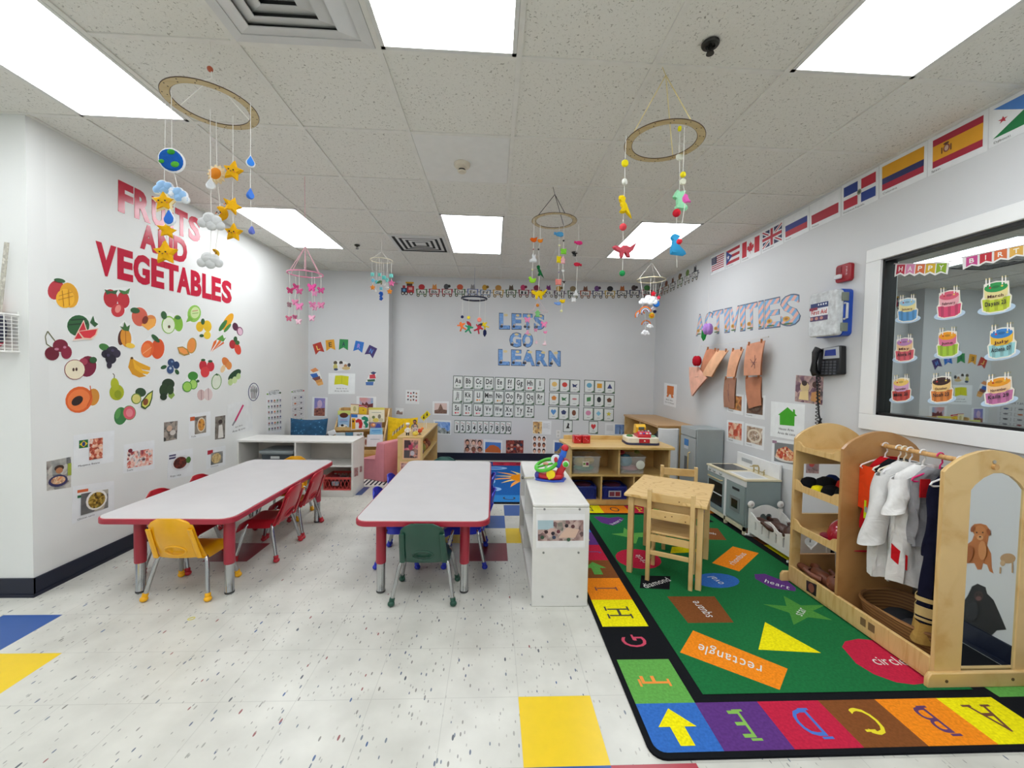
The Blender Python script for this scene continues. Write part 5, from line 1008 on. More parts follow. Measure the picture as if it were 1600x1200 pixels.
def classroom(d):
    d.r(.0, .1, 1, .97, C('#e6e6e6', .3)); d.k += .0002; d.r(.03, .26, .97, .8, P_(['#3a3038', '#8a6a68', '#c8b0a8', '#4a5c50'], 72, 26)); d.r(.03, .26, .35, .5, '#a8c0c8'); d.poly([(.45, .72), (.62, .45), (.88, .5), (.8, .72)], '#d8b8a4'); d.poly([(.12, .58), (.3, .46), (.42, .48), (.3, .66)], '#c8a8a0')
    for u, v, c in ((.34, .6, '#2c2430'), (.2, .56, '#3a2428'), (.62, .4, '#2a2228'), (.75, .42, '#5a3438'), (.12, .7, '#34503c'), (.45, .55, '#6a3440'), (.36, .7, '#34405a'), (.66, .76, '#3a5a44')): d.e(u, v, .04, .05, c, n=9)
sheet(CF2, (520, 700, 4), ((1272, 390), (1575, 388), (1575, 625), (1272, 628)), 'laminated classroom photo taped to the end of the white shelf unit', classroom, 'wall_photo', 'photo', None, '#dededc')
for (yy, zz, c, lb) in ((3.0, .45, '#4a4c50', 'grey'),): pass
o = MB().bx(.30, .50, 2.55, 2.72, .062, .12, C('#4a3c38', .5)).bx(.30, .50, 2.5, 2.8, .317, .33, C('#8a8c90', .5)); tag(o.build('tray', bevel=.003), 'dark trays lying on the shelves of the end-on white unit', 'tray')
# toy driving wheel
g = thing('toy_dashboard', 'colourful toy steering dashboard with green wheel on the white shelf unit', 'toy', (.43, 2.85, .605), -.25)
Rd, Bu, Gn, Yl = C('#c8202c', .3), C('#2a50b8', .3), C('#4cb82c', .3), C('#ecd010', .3)
MB().ext([(-.11, -.06), (-.12, .04), (-.04, .09), (.06, .08), (.1, .02), (.09, -.06), (.02, -.09), (-.06, -.085)], 'Z', 0, .012, Bu).build('base', g, .004)
MB().ext([(-.09, -.05), (-.1, .03), (-.03, .075), (.05, .07), (.085, .015), (.075, -.05), (.02, -.075), (-.05, -.07)], 'Z', .012, .05, Rd).box((.07, .01, .085), (.05, .1, .13), Rd, M=Matrix.Rotation(.45, 4, 'Y')).build('body', g, .012)
wr = Matrix.Translation(Vector((-.04, -.02, .105))) @ Matrix.Rotation(-.3, 4, 'Y') @ Matrix.Rotation(.3, 4, 'X')
MB().tube([wr @ Vector((.075*math.cos(a), .075*math.sin(a), 0)) for a in [2*PI*k/28 for k in range(28)]], .013, Gn, 10, True).tube([wr @ Vector((-.07, 0, 0)), wr @ Vector((.07, 0, 0))], .009, Gn).tube([wr @ Vector((0, -.07, 0)), wr @ Vector((0, 0, 0))], .009, Gn).build('steering_wheel', g)
MB().ball(wr @ Vector((0, 0, .008)), (.022, .022, .01), C('#c89070')).build('horn_button', g)
MB().lathe([(.0, -.01), (.03, -.008), (.032, .004), (.02, .01), (.001, .01)], (.0, -.082, .055), Yl, 20, 'Y').tube([(.0, -.08, .04), (-.012, -.078, .02)], .009, Yl).build('turn_key', g)
MB().box((.055, 0, .14), (.04, .085, .1), Bu, M=Matrix.Rotation(.35, 4, 'Y')).build('windscreen_post', g, .01)
MB().lathe([(.034, -.006), (.036, .002), (.02, .006), (.001, .006)], (.03, -.035, .15), C('#dfe6ec', .3), 20, 'Y').ball((.03, -.042, .15), (.014, .004, .02), C('#c03040')).build('speedometer', g)
MB().tube([(.075, -.02, .17), (.085, -.02, .215)], .022, C('#2c6ad0', .3), 12).build('light_post', g); MB().ball((.09, -.02, .232), .026, Rd, 14).build('light_dome', g)
MB().ball((.1, -.045, .125), .024, C('#d8ead8', .3), 14).ball((.1, -.053, .125), (.02, .02, .02), Gn, 12).build('side_mirror', g)
MB().ball((-.1, -.03, .03), (.02, .02, .028), C('#4a48a0')).tube([(-.12, -.05, .016), (-.19, -.06, .01)], .007, C('#b8b49c')).ball((-.2, -.062, .012), .011, C('#5a5c58')).build('gear_stick', g)
# ------------------------------------------------------------------ wooden play furniture
WA, WBm, WDk = wood(), wood('#d8b676', '#c39a56', (0, 0, PI/2)), wood('#caa05e', '#b5863f', (0, 0, PI/2), .8)
WV = wood('#dcbb80', '#caa262', (PI/2, 0, 0)); WMid = wood('#b98a55', '#a0713f', (PI/2, 0, 0), .7)
t = thing('play_shelf', 'wooden play shelf with two open compartments above three, holding bins', 'shelf', (1.31, 4.28, 0))
L = lambda x: x-1.31
Ly = lambda y: y-4.28
MB().ext([(L(.80), Ly(4.02)), (L(1.86), Ly(4.02)), (L(1.88), Ly(4.12)), (L(1.86), Ly(4.5)), (L(.755), Ly(4.5)), (L(.74), Ly(4.44))], 'Z', .595, .62, WBm).build('top_board', t, .004)
MB().bx(L(.80), L(1.84), Ly(4.48), Ly(4.5), .62, .665, WBm).build('back_lip', t, .003)
for x in (.80, 1.822): MB().bx(L(x), L(x+.018), Ly(4.08), Ly(4.48), 0, .595, WV).build('side_panel', t)
MB().bx(L(.80), L(1.84), Ly(4.465), Ly(4.48), 0, .595, WDk).build('back_panel', t)
MB().bx(L(.818), L(1.822), Ly(4.085), Ly(4.465), .305, .325, WBm).build('middle_shelf', t)
MB().bx(L(1.30), L(1.318), Ly(4.085), Ly(4.465), .325, .595, WV).build('divider', t)
for x in (1.122, 1.462): MB().bx(L(x), L(x+.016), Ly(4.085), Ly(4.465), .06, .305, WV).build('divider', t)
MB().bx(L(.818), L(1.822), Ly(4.085), Ly(4.465), .045, .06, WBm).bx(L(.818), L(1.822), Ly(4.085), Ly(4.1), .0, .045, WBm).build('bottom_board', t)
CLR = glass('#eef4f6', .16, .2)
def clearbin(x0, x1, z, h, label, stuff):
    g = tub('clear_bin', label, 'bin', x0, x1, 4.11, 4.36, z, h, CLR, CLR, group='clear plastic bins'); 
    for i, (nm, lb, bm, loc) in enumerate(stuff):
        o = bm.build(nm); tag(o, lb, 'toy'); 
    return g
clearbin(.83, 1.125, .326, .18, 'clear plastic bin of yellow and green toys, upper left compartment', [('toy_food', 'pile of yellow and green toy food inside the left clear bin', MB().ball((.93, 4.22, .43), (.07, .07, .05), C('#c8b060')).ball((1.02, 4.24, .44), (.07, .06, .045), C('#d0a850')).ball((.97, 4.22, .365), (.11, .08, .035), C('#5a9a78')), None)])
o = MB().bx(.935, 1.0, 4.1, 4.103, .40, .455, C('#e6dcc8')).bx(.94, .962, 4.0985, 4.1, .42, .44, C('#6a9a40')).bx(.968, .995, 4.0985, 4.1, .415, .445, C('#8a3050')).build('bin_label'); tag(o, 'cream picture label on the left clear bin', 'label')
clearbin(1.325, 1.60, .326, .18, 'clear plastic bin of play dishes, upper right compartment', [('play_dishes', 'light blue play bowl lying in the right clear bin', MB().ball((1.42, 4.24, .44), (.075, .07, .07), C('#5a9ab8')).ball((1.47, 4.22, .365), (.1, .08, .03), C('#b87a80')), None)])
o = MB().lathe([(.045, 0), (.047, -.004), (.04, -.008), (.001, -.008)], (1.535, 4.10, .425), C('#dfe0d4'), 24, 'Y').build('toy_plate'); tag(o, 'white round toy plate leaning on the right clear bin', 'toy plate')
o = MB().ball((1.36, 4.22, .53), (.05, .04, .025), C('#a82c34')).ball((1.55, 4.25, .53), (.03, .03, .02), C('#8a8a40')).build('play_food'); tag(o, 'red play food heaped on top of the play dishes', 'toy')
NB = C('#1c2c84', .35)
for x0, x1, lb in ((.86, 1.085, 'left'), (1.155, 1.405, 'middle')):
    g = lattice_basket('toy_basket', 'dark blue plastic basket of toys in the lower %s compartment' % lb, 'basket', x0, x1, 4.12, 4.36, .061, .125, '#1c2c84', 'dark blue toy baskets')
    MB().bx(-(x1-x0)/2+.01, (x1-x0)/2-.01, -.112, .112, .01, .115, NB).build('inner_wall', g)
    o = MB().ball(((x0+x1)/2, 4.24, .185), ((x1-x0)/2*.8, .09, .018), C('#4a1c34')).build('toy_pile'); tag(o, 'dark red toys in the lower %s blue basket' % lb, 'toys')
o = MB().bx(1.215, 1.345, 4.108, 4.113, .085, .15, C('#b8c0cc')).bx(1.225, 1.275, 4.1065, 4.108, .095, .14, C('#7a3c50')).bx(1.285, 1.335, 4.1065, 4.108, .095, .14, C('#8a3038')).build('basket_label'); tag(o, 'white label with two pictures on the middle blue basket', 'label')
for (px, py, lb) in ((902.5, 690, 'left'), (912.5, 692, 'right')):
    p = hit('Z', .62, px, py); p.y = 4.25; p.x = .90 if lb == 'left' else .99
    t = thing('foam_cube', '%s one of two translucent red cubes on the play shelf' % lb, 'cube', (p.x, p.y, .62), .1, 'red cubes on the play shelf'); MB().bx(-.042, .042, -.042, .042, 0, .085, C('#c41424', .2, coat=.5)).build('body', t, .008)
    m = MB()
    for a, b in ((-.016, .05), (.016, .024), (0, .037)): m.ball((a, -.0425, b+.008), (.006, .002, .006), C('#e88a90'), 8)
    m.build('dots', t)
t = thing('cash_register', 'toy cash register, cream with red and yellow top, on the play shelf', 'toy cash register', (1.59, 4.27, .62), -.06)
IV_, = (C('#e8e2cf', .35),)
MB().ext(rrect(-.175, .175, -.13, .13, .05), 'Z', 0, .02, C('#2c3054')).build('base', t)
MB().ext(rrect(-.17, .17, -.125, .125, .05), 'Z', .02, .075, IV_).build('body', t, .006)
MB().bx(-.05, .06, -.133, -.122, .025, .068, C('#b81c2c')).build('drawer', t, .003, label='red drawer front')
MB().ball((.005, -.137, .046), .008, IV_, 10).build('drawer_knob', t)
MB().ext([(-.1, .06), (-.105, .1), (-.06, .135), (.08, .105), (.085, .07)], 'X', -.05, .085, C('#cc2430', .3)).build('keypad_housing', t, .012)
k_ = MB()
for i in range(4):
    for j in range(3): k_.box((-.035+.033*i+.012, -.085+.03*j, .118+.0085*j), (.02, .018, .01), [C('#d0c0d8'), C('#6a5ab0'), C('#e0dcc8')][(i+j) % 3], M=Matrix.Rotation(.35, 4, 'X'))
k_.build('keys', t)
MB().ext([(-.01, .11), (-.03, .175), (.0, .205), (.06, .2), (.085, .1)], 'X', -.055, .05, C('#ecb820', .3)).box((0, -.03, .165), (.06, .01, .03), C('#4a5040'), M=Matrix.Rotation(-.3, 4, 'X')).build('display_hood', t, .01)
MB().ball((-.115, .0, .078), (.035, .04, .016), C('#3c7a34')).ball((.125, -.01, .078), (.035, .035, .014), C('#8ab898')).build('scanner_pads', t)
# corner cabinet
t = thing('storage_cabinet', 'light wooden cabinet against the right wall in the far corner', 'cabinet', (2.23, 5.4, 0))
zt = .745
MB().bx(1.99-2.23, 2.475-2.23, 4.78-5.4, 6.06-5.4, zt-.025, zt, wood('#c49a64', '#b3864c', (0, 0, 0), .6)).build('top_board', t)
for y in (4.79, 6.03): MB().bx(2.0-2.23, 2.47-2.23, y-5.4, y+.02-5.4, 0, zt-.025, WV).build('side_panel', t)
MB().bx(2.45-2.23, 2.47-2.23, 4.8-5.4, 6.04-5.4, 0, zt-.025, WDk).build('back_panel', t)
MB().bx(2.0-2.23, 2.45-2.23, 4.81-5.4, 6.03-5.4, .36, .38, WBm).bx(2.0-2.23, 2.45-2.23, 4.81-5.4, 6.03-5.4, .02, .04, WBm).build('shelf_board', t)
MB().bx(2.0-2.23, 2.45-2.23, 5.4-5.4, 5.42-5.4, .04, zt-.025, WV).build('divider', t)
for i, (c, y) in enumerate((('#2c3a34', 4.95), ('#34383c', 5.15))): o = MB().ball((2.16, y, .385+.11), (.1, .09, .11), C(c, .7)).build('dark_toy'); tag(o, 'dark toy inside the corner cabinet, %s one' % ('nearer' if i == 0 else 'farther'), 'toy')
o = MB().ext([(1.93, 4.60), (2.03, 4.56), (2.14, 4.57), (2.17, 4.60), (2.17, 4.64), (2.03, 4.62), (1.94, 4.65)], 'Z', 0, .735, C('#dfe2e4', .35)).ext([(1.95, 4.66), (2.16, 4.645), (2.16, 4.72), (1.95, 4.72)], 'Z', 0, .69, C('#17191c', .5)).build('appliance_panel', bevel=.004); tag(o, 'curved white panel standing between wooden cabinet and grey toy refrigerator', 'toy appliance')
# toy refrigerator
GR = C('#9aa3a3', .4, var=.01); GRF = C('#a3a9a9', .35, var=.01)
t = thing('toy_refrigerator', 'grey toy refrigerator against the right wall', 'toy refrigerator', (2.32, 4.38, 0))
MB().bx(-.14, .15, -.175, .175, .02, .785, GR).build('body', t, .004)
MB().bx(-.155, -.142, -.17, .17, .69, .78, GRF).build('freezer_door', t, .003)
MB().bx(-.155, -.142, -.17, .17, .03, .68, GRF).build('main_door', t, .003)
MB().tube([(-.155, -.06, .52), (-.175, -.06, .51), (-.175, -.06, .3), (-.155, -.06, .29)], .007, C('#c8b078', .3, .6)).build('handle', t)
MB().bx(-.159, -.154, -.02, .07, .58, .65, C('#3a78b8')).bx(-.159, -.154, -.02, .07, .545, .575, C('#c8ccd0')).build('display', t); MB().bx(-.157, -.154, .0, .06, .28, .46, C('#5a5e60')).build('ice_dispenser', t)
# toy kitchen
t = thing('toy_kitchen', 'grey and white toy kitchen with oven, sink and tap', 'toy kitchen', (2.31, 3.63, 0))
SG, CRM, WHT = C('#8d9c9c', .4, var=.01), C('#dcd3b4', .4, var=.01), C('#e6e8e8', .35, var=.01)
yn, yf = -.31, .30; xf = -.155; xb = .16
MB().bx(xf+.0125, xb, yn, yf, .07, .4695, SG).build('cabinet_body', t, .003)
MB().bx(xf-.01, xb, yn-.008, yf+.008, .47, .486, CRM).build('worktop', t, .003)
MB().bx(xf, xf+.012, yn, yf, .42, .4695, WHT).build('control_panel', t, .002)
MB().bx(xf, xf+.02, yn, yf, .04, .07, CRM).build('plinth', t)
for y in (yn+.012, yf-.012, -.02):
    for x in (xf+.012, xb-.015): MB().bx(x-.012, x+.012, y-.012, y+.012, 0, .07, CRM).build('leg', t)
dr_ = MB().bx(xf, xf+.012, .0, yf-.012, .09, .415, SG).build('oven_door', t, .003)
MB().bx(xf-.002, xf+.001, .03, yf-.035, .13, .35, C('#14181a', .15)).build('oven_window', dr_)
MB().bx(xf-.004, xf, .035, yf-.04, .235, .245, WHT).build('rack', dr_)
MB().tube([(xf, .03, .385), (xf-.022, .035, .385), (xf-.022, yf-.05, .385), (xf, yf-.045, .385)], .006, C('#cbb98a', .35, .4)).build('handle', dr_)
dw = MB().bx(xf, xf+.012, yn+.01, -.035, .09, .415, SG).build('dishwasher_door', t, .003)
MB().bx(xf-.005, xf+.001, yn+.07, -.10, .17, .30, C('#7d8484', .3)).bx(xf-.006, xf-.004, yn+.095, -.125, .20, .275, C('#16181a', .2)).build('door_window', dw)
MB().bx(xf-.004, xf, yn+.08, -.13, .36, .38, C('#2a2c2c')).build('handle_recess', dw)
MB().bx(xf-.001, xf+.011, -.033, -.002, .075, .42, WHT).build('middle_stile', t)
for i, y in enumerate((.25, .17, .06)):
    MB().lathe([(.016, 0), (.016, -.006), (.01, -.014), (.001, -.014)], (xf, y, .445), C('#b8bcbc', .3, .5), 16, 'X').build('knob', t)
MB().bx(xf+.02, .08, .03, yf-.03, .486, .489, C('#2c2a28', .15)).build('hob', t)
sk = MB(); sk.bx(xf+.02, .07, yn+.03, -.03, .486, .4875, WHT).bx(xf+.045, .05, yn+.055, -.055, .4875, .4885, C('#c8cccc', .3)).build('sink', t)
MB().bx(xb-.018, xb, yn, yf, .486, .61, WHT).build('splashback', t, .003)
m = MB()
for k in range(7): m.bx(xb-.02, xb-.0175, .06, .22, .535+.005*k, .5375+.005*k, C('#a8aeb0'))
m.build('vent_grille', t); vt = MB()
V_, F_, W_ = layout('KIDCRAFT')
MB().add([(xb-.0195, .21-.12*p[0]/W_, .582+.012*p[1]) for p in V_], F_, C('#9aa0a0')).build('small_lettering', t) if 0 else None
BR_ = C('#b9a877', .3, .6)
MB().tube([(.1, -.1, .487), (.1, -.1, .54), (.09, -.1, .56), (.05, -.1, .562), (.035, -.1, .55)], .006, BR_).tube([(.1, -.17, .487), (.1, -.17, .52)], .006, BR_).tube([(.1, -.03, .487), (.1, -.03, .53)], .006, BR_).tube([(.075, -.19, .522), (.12, -.15, .53)], .004, BR_).tube([(.075, -.01, .532), (.12, -.05, .54)], .004, BR_).tube([(.1, -.17, .51), (.1, -.03, .51)], .004, BR_).build('tap', t)
# wooden table and chairs
def wtable():
    t = thing('play_table', 'small pale wooden play table on the green rug', 'table', (1.275, 2.795, .0), math.radians(-33)); zt = .56
    MB().bx(-.255, .255, -.30, .30, zt-.02, zt, rings()).build('tabletop', t, .004)
    MB().bx(-.21, .21, -.255, -.24, zt-.085, zt-.02, WA).bx(-.21, .21, .24, .255, zt-.085, zt-.02, WA).bx(-.215, -.2, -.25, .25, zt-.085, zt-.02, WA).bx(.2, .215, -.25, .25, zt-.085, zt-.02, WA).build('apron', t)
    for x in (-.215, .215):
        for y in (-.25, .25): MB().bx(x-.018, x+.018, y-.018, y+.018, .009, zt-.02, WV).build('leg', t, .003)
    return t
wtable()
def wchair(label, x, y, ang):
    t = thing('play_chair', label, 'chair', (x, y, .0), math.radians(ang), 'small wooden chairs'); hw = .13
    pst = lambda s: [(s*hw, -.125, .62), (s*hw, -.12, .33), (s*hw, -.128, .009)]
    for s in (-1, 1):
        MB().bx(s*hw-.0135, s*hw+.0135, -.142, -.115, .009, .615, WV).build('leg', t, .004); MB().bx(s*hw-.013, s*hw+.013, .10, .126, .009, .32, WV).build('leg', t, .003)
        MB().bx(s*hw-.008, s*hw+.008, -.12, .10, .13, .15, WA).build('side_stretcher', t)
    MB().bx(-hw+.01, hw-.01, -.137, -.122, .535, .595, WA).build('back_slat', t, .004); MB().bx(-hw+.01, hw-.01, -.137, -.122, .425, .485, WA).build('back_slat', t, .004)
    MB().bx(-hw-.018, hw+.018, -.113, .145, .32, .335, WA).build('seat', t, .004); MB().bx(-hw+.01, hw-.01, -.134, -.12, .275, .318, WA).bx(-hw+.01, hw-.01, .105, .12, .275, .318, WA).build('seat_rail', t)
    MB().bx(-hw+.01, hw-.01, -.135, -.122, .185, .215, WA).build('back_stretcher', t, .003)
    m = MB()
    for a, b in ((.01, .46), (-.03, .45), (.09, .44), (.05, .56)): m.ball((a, -.1375, b), (.005, .001, .004), C('#7a5028'), 8)
    m.build('wood_knots', t)
    return t
wchair('pale wooden ladder-back chair at the near side of the play table', 1.215, 2.635, -30)
wchair('pale wooden chair behind the play table, back rail showing', 1.50, 3.12, 163)
# doll crib
t = thing('doll_crib', 'white doll crib with heart cut-out and slotted rail beside the toy kitchen', 'doll crib', (2.32, 3.05, 0))
WC = C('#eeeeea', .4)
def hb(y, nm):
    m = MB(); N = 18; x0, x1 = -.14, .14; HC_ = heart(0, -.17, .052, 20); hc = [(x, -z) for x, z in HC_]
    out = [(x0, .05), (x1, .05), (x1, .24)]+[(x1-.02-(x1-x0-.04)*k/N, .235+.045*math.sin(PI*k/N)) for k in range(N+1)]+[(x0, .24)]
    # ring of quads between outline and the heart-shaped hole
    M_ = 40; c = (0, .165)
    def ray(poly, a):
        best = None; dx, dy = math.cos(a), math.sin(a)
        for i in range(len(poly)):
            (ax, ay), (bx_, by_) = poly[i], poly[(i+1) % len(poly)]; ax -= c[0]; bx_ -= c[0]; ay -= c[1]; by_ -= c[1]
            ex, ey = bx_-ax, by_-ay; den = dx*ey-dy*ex
            if abs(den) < 1e-12: continue
            s = (ax*ey-ay*ex)/den; u = (ax*dy-ay*dx)/den
            if s > 1e-6 and -1e-6 <= u <= 1+1e-6 and (best is None or s < best): best = s
        best = best or .01; return (c[0]+dx*best, c[1]+dy*best)
    A = [ray(out, 2*PI*k/M_+.01) for k in range(M_)]; Bq = [ray(hc, 2*PI*k/M_+.01) for k in range(M_)]
    V = [(x, y-.006, z) for x, z in A]+[(x, y-.006, z) for x, z in Bq]+[(x, y+.006, z) for x, z in A]+[(x, y+.006, z) for x, z in Bq]; F = []
    for k in range(M_):
        j = (k+1) % M_; F += [(k, j, M_+j, M_+k), (2*M_+k, 3*M_+k, 3*M_+j, 2*M_+j), (k, 2*M_+k, 2*M_+j, j), (M_+k, M_+j, 3*M_+j, 3*M_+k)]
    m.add(V, F, WC); o = m.build(nm, t)
    for x in (x0+.012, x1-.012): MB().bx(x-.014, x+.014, y-.012, y+.012, .03, .25, WC).ball((x, y, .285), (.03, .012, .03), WC, 16).ball((x, y-.012, .285), (.012, .004, .012), C('#cfc8c4'), 12).build('post', t)
    MB().tube([(-.17, y, .03), (-.09, y, .012), (0, y, .009), (.09, y, .012), (.15, y, .026)], .009, WC).build('rocker', t)
hb(.24, 'headboard'); hb(-.25, 'footboard')
for x in (-.135, .135):
    m = MB(); n = 10; f = lambda v: .205+.022*math.cos(4*PI*v)
    # rail with slots: bottom bar, top wavy bar and wide slats between
    for k in range(n):
        y0, y1 = -.245+.485*k/n, -.245+.485*(k+1)/n; za, zb = f(k/n), f((k+1)/n)
        m.prism([(x-.005, y0, za-.03), (x+.005, y0, za-.03), (x+.005, y1, zb-.03), (x-.005, y1, zb-.03)], [(x-.005, y0, za), (x+.005, y0, za), (x+.005, y1, zb), (x-.005, y1, zb)], WC)
    m.bx(x-.005, x+.005, -.245, .24, .05, .095, WC)
    for k in range(6): y = -.245+.485*(k+.5)/6; w = .031; m.bx(x-.0045, x+.0045, y-w, y+w, .09, f((k+.5)/6)-.012, WC)
    m.build('side_rail', t)
MB().bx(-.13, .13, -.24, .235, .055, .07, WC).build('bed_base', t)
def doll(label, x, y, z, rz, skin, s=1.0, lying=True, name='baby_doll'):
    t = thing(name, label, 'doll', (x, y, z), rz); k = C(skin, .45)
    b = MB()
    P = [(0, 0, .035), (0, .05, .04), (0, .1, .042)]
    b.tube([(0, -.02, .034), (0, .02, .036), (0, .07, .04), (0, .105, .042), (0, .125, .045)], [.02, .033, .036, .03, .016], k, 14)
    for sx in (-1, 1):
        b.tube([(sx*.022, -.01, .036), (sx*.04, -.06, .042), (sx*.036, -.105, .03)], [.02, .018, .012], k, 10).ball((sx*.036, -.115, .034), (.013, .02, .014), k, 10)
        b.tube([(sx*.03, .1, .045), (sx*.06, .07, .05), (sx*.066, .03, .056)], [.015, .013, .009], k, 10).ball((sx*.066, .02, .058), (.011, .013, .01), k, 10)
    for q in b.v: pass
    b.v = [tuple(s*c for c in v) for v in b.v]; b.build('body', t)
    h = MB().ball((0, .165, .055), (.042, .046, .045), k, 18).ball((0, .17, .098), (.008, .008, .006), k, 8).ball((-.042, .165, .055), (.006, .01, .01), k, 8).ball((.042, .165, .055), (.006, .01, .01), k, 8)
    h.v = [tuple(s*c for c in v) for v in h.v]; h.build('head', t)
    e = MB().ball((-.015, .172, .094), (.005, .004, .004), C('#141214', .2), 8).ball((.015, .172, .094), (.005, .004, .004), C('#141214', .2), 8).ball((0, .15, .094), (.01, .004, .004), C('#6a2c30'), 8)
    e.v = [tuple(s*c for c in v) for v in e.v]; e.build('face', t)
    return t
doll('brown baby doll lying in the white doll crib', 2.28, 3.13, .105, 3.0, '#4a2c20', 1.55)
# ------------------------------------------------------------------ dress-up unit
XFt, XBk = 1.98, 2.43
t = thing('dress_up_unit', 'wooden dress-up stand with arched panels, shelves, hanging rail and mirror', 'dress-up stand', (2.2, 2.1, 0))
LX, LYy = lambda x: x-2.2, lambda y: y-2.1
def arch(z0, zs, zc, x0=XFt, x1=XBk, n=20): return [(LX(x0), z0), (LX(x1), z0)]+[(LX(x1+(x0-x1)*k/n), zs+(zc-zs)*math.sin(PI*k/n)**.75) for k in range(n+1)]
def arch_ring(outer, inner, y0, y1, mat, name):
    M_ = 56; c = (LX(2.205), .55)
    def ray(poly, a):
        best = None; dx, dy = math.cos(a), math.sin(a)
        for i in range(len(poly)):
            (ax, ay), (bx_, by_) = poly[i], poly[(i+1) % len(poly)]; ax -= c[0]; bx_ -= c[0]; ay -= c[1]; by_ -= c[1]; ex, ey = bx_-ax, by_-ay; den = dx*ey-dy*ex
            if abs(den) < 1e-12: continue
            s = (ax*ey-ay*ex)/den; u = (ax*dy-ay*dx)/den
            if s > 1e-6 and -1e-6 <= u <= 1+1e-6 and (best is None or s < best): best = s
        return (c[0]+dx*best, c[1]+dy*best)
    ang = sorted(set([2*PI*k/M_ for k in range(M_)]+[math.atan2(z-c[1], x-c[0]) % (2*PI) for x, z in outer[:3]+outer[-1:]+inner[:3]+inner[-1:]])); K = len(ang)
    A = [ray(outer, a) for a in ang]; Bq = [ray(inner, a) for a in ang]
    V = [(x, y0, z) for x, z in A]+[(x, y0, z) for x, z in Bq]+[(x, y1, z) for x, z in A]+[(x, y1, z) for x, z in Bq]; F = []
    for k in range(K): j = (k+1) % K; F += [(k, j, K+j, K+k), (2*K+k, 3*K+k, 3*K+j, 2*K+j), (k, 2*K+k, 2*K+j, j), (K+k, K+j, 3*K+j, 3*K+k)]
    return MB().add(V, F, mat).build(name, t)
def inner_arch(x0, x1, z0, zs, zc, n=16): return [(LX(x0), z0), (LX(x1), z0)]+[(LX(x1+(x0-x1)*k/n), zs+(zc-zs)*math.sin(PI*k/n)**.8) for k in range(n+1)]
pn = arch_ring(arch(.03, .965, 1.063), inner_arch(2.105, 2.36, .062, .885, .965), LYy(1.672), LYy(1.69), WV, 'mirror_panel')
MB().ext([(x, z) for x, z in inner_arch(2.102, 2.363, .058, .887, .967)], 'Y', LYy(1.679), LYy(1.684), C('#e6ecee', .03, 1, 0)).build('mirror', pn)
MB().lathe([(.008, 0), (.008, -.003), (.001, -.004)], (LX(2.205), LYy(1.672), 1.012), C('#b8b4a8', .3, .8), 12, 'Y').build('bolt', pn)
MB().ext(arch(.03, .965, 1.068), 'Y', LYy(2.185), LYy(2.203), WMid).build('middle_panel', t)
fp_ = MB().ext(arch(.8, .965, 1.068), 'Y', LYy(2.545), LYy(2.563), WV)
for x in (XFt, XBk-.06): fp_.bx(LX(x), LX(x+.06), LYy(2.545), LYy(2.563), .03, .8, WV)
fp_.bx(LX(XFt+.06), LX(XBk-.06), LYy(2.545), LYy(2.563), .36, .47, WV).bx(LX(XFt+.06), LX(XBk-.06), LYy(2.545), LYy(2.563), .03, .2, WMid).build('far_panel', t)
def lip(z0, z1, name):
    y0, y1 = 2.203, 2.545; n = 22; P = [(LYy(y0), z0)]+[(LYy(y1), z0)]
    for k in range(n+1):
        u = k/n; s = min(1, max(0, (min(u, 1-u)-.06)/.12)); s = s*s*(3-2*s); P.append((LYy(y1+(y0-y1)*u), z1-s*.028))
    MB().ext(P, 'X', LX(XFt+.002), LX(XFt+.014), WA).build(name, t)
for z0, z1 in ((.889, .949), (.632, .7), (.368, .438)):
    lip(z0, z1, 'shelf_lip'); MB().bx(LX(XFt+.014), LX(XBk-.02), LYy(2.203), LYy(2.545), z0, z0+.012, WA).build('shelf_board', t)
MB().bx(LX(XFt-.004), LX(XFt+.014), LYy(1.69), LYy(2.56), .03, .125, WA).build('front_board', t, .003)
m = MB(); V_, F_, W_ = layout('- -')
for k, (a, b) in enumerate(((.0, .03), (.045, .08))): m.bx(LX(XFt-.0055), LX(XFt-.004), LYy(2.03-b), LYy(2.03-a), .06, .1, C('#7a6040'))
m.build('burned_mark', t)
MB().bx(LX(XFt), LX(XBk), LYy(1.69), LYy(2.56), .02, .035, WA).build('bottom_board', t)
MB().bx(LX(XBk-.014), LX(XBk), LYy(2.203), LYy(2.545), .035, .2, WA).build('back_strip', t)
for y in (1.655, 2.565): MB().ext([(LX(1.935), .009), (LX(2.46), .009), (LX(2.46), .075), (LX(1.95), .075), (LX(1.935), .055)], 'Y', LYy(y), LYy(y+.02), WA).build('foot_board', t, .004)
MB().lathe([(.007, 0), (.007, -.002), (.001, -.002)], (LX(2.02), LYy(1.655), .04), C('#5a4428'), 10, 'Y').lathe([(.007, 0), (.007, -.002), (.001, -.002)], (LX(2.33), LYy(1.655), .044), C('#5a4428'), 10, 'Y').build('screw_hole', t)
ROD = .99
MB().tube([(LX(2.205), LYy(1.66), ROD), (LX(2.205), LYy(2.203), ROD)], .0125, wood('#d2a468', '#b98a4c', (0, 0, 0)), 14).build('hanging_rail', t)
RD_ = C('#c01c28')
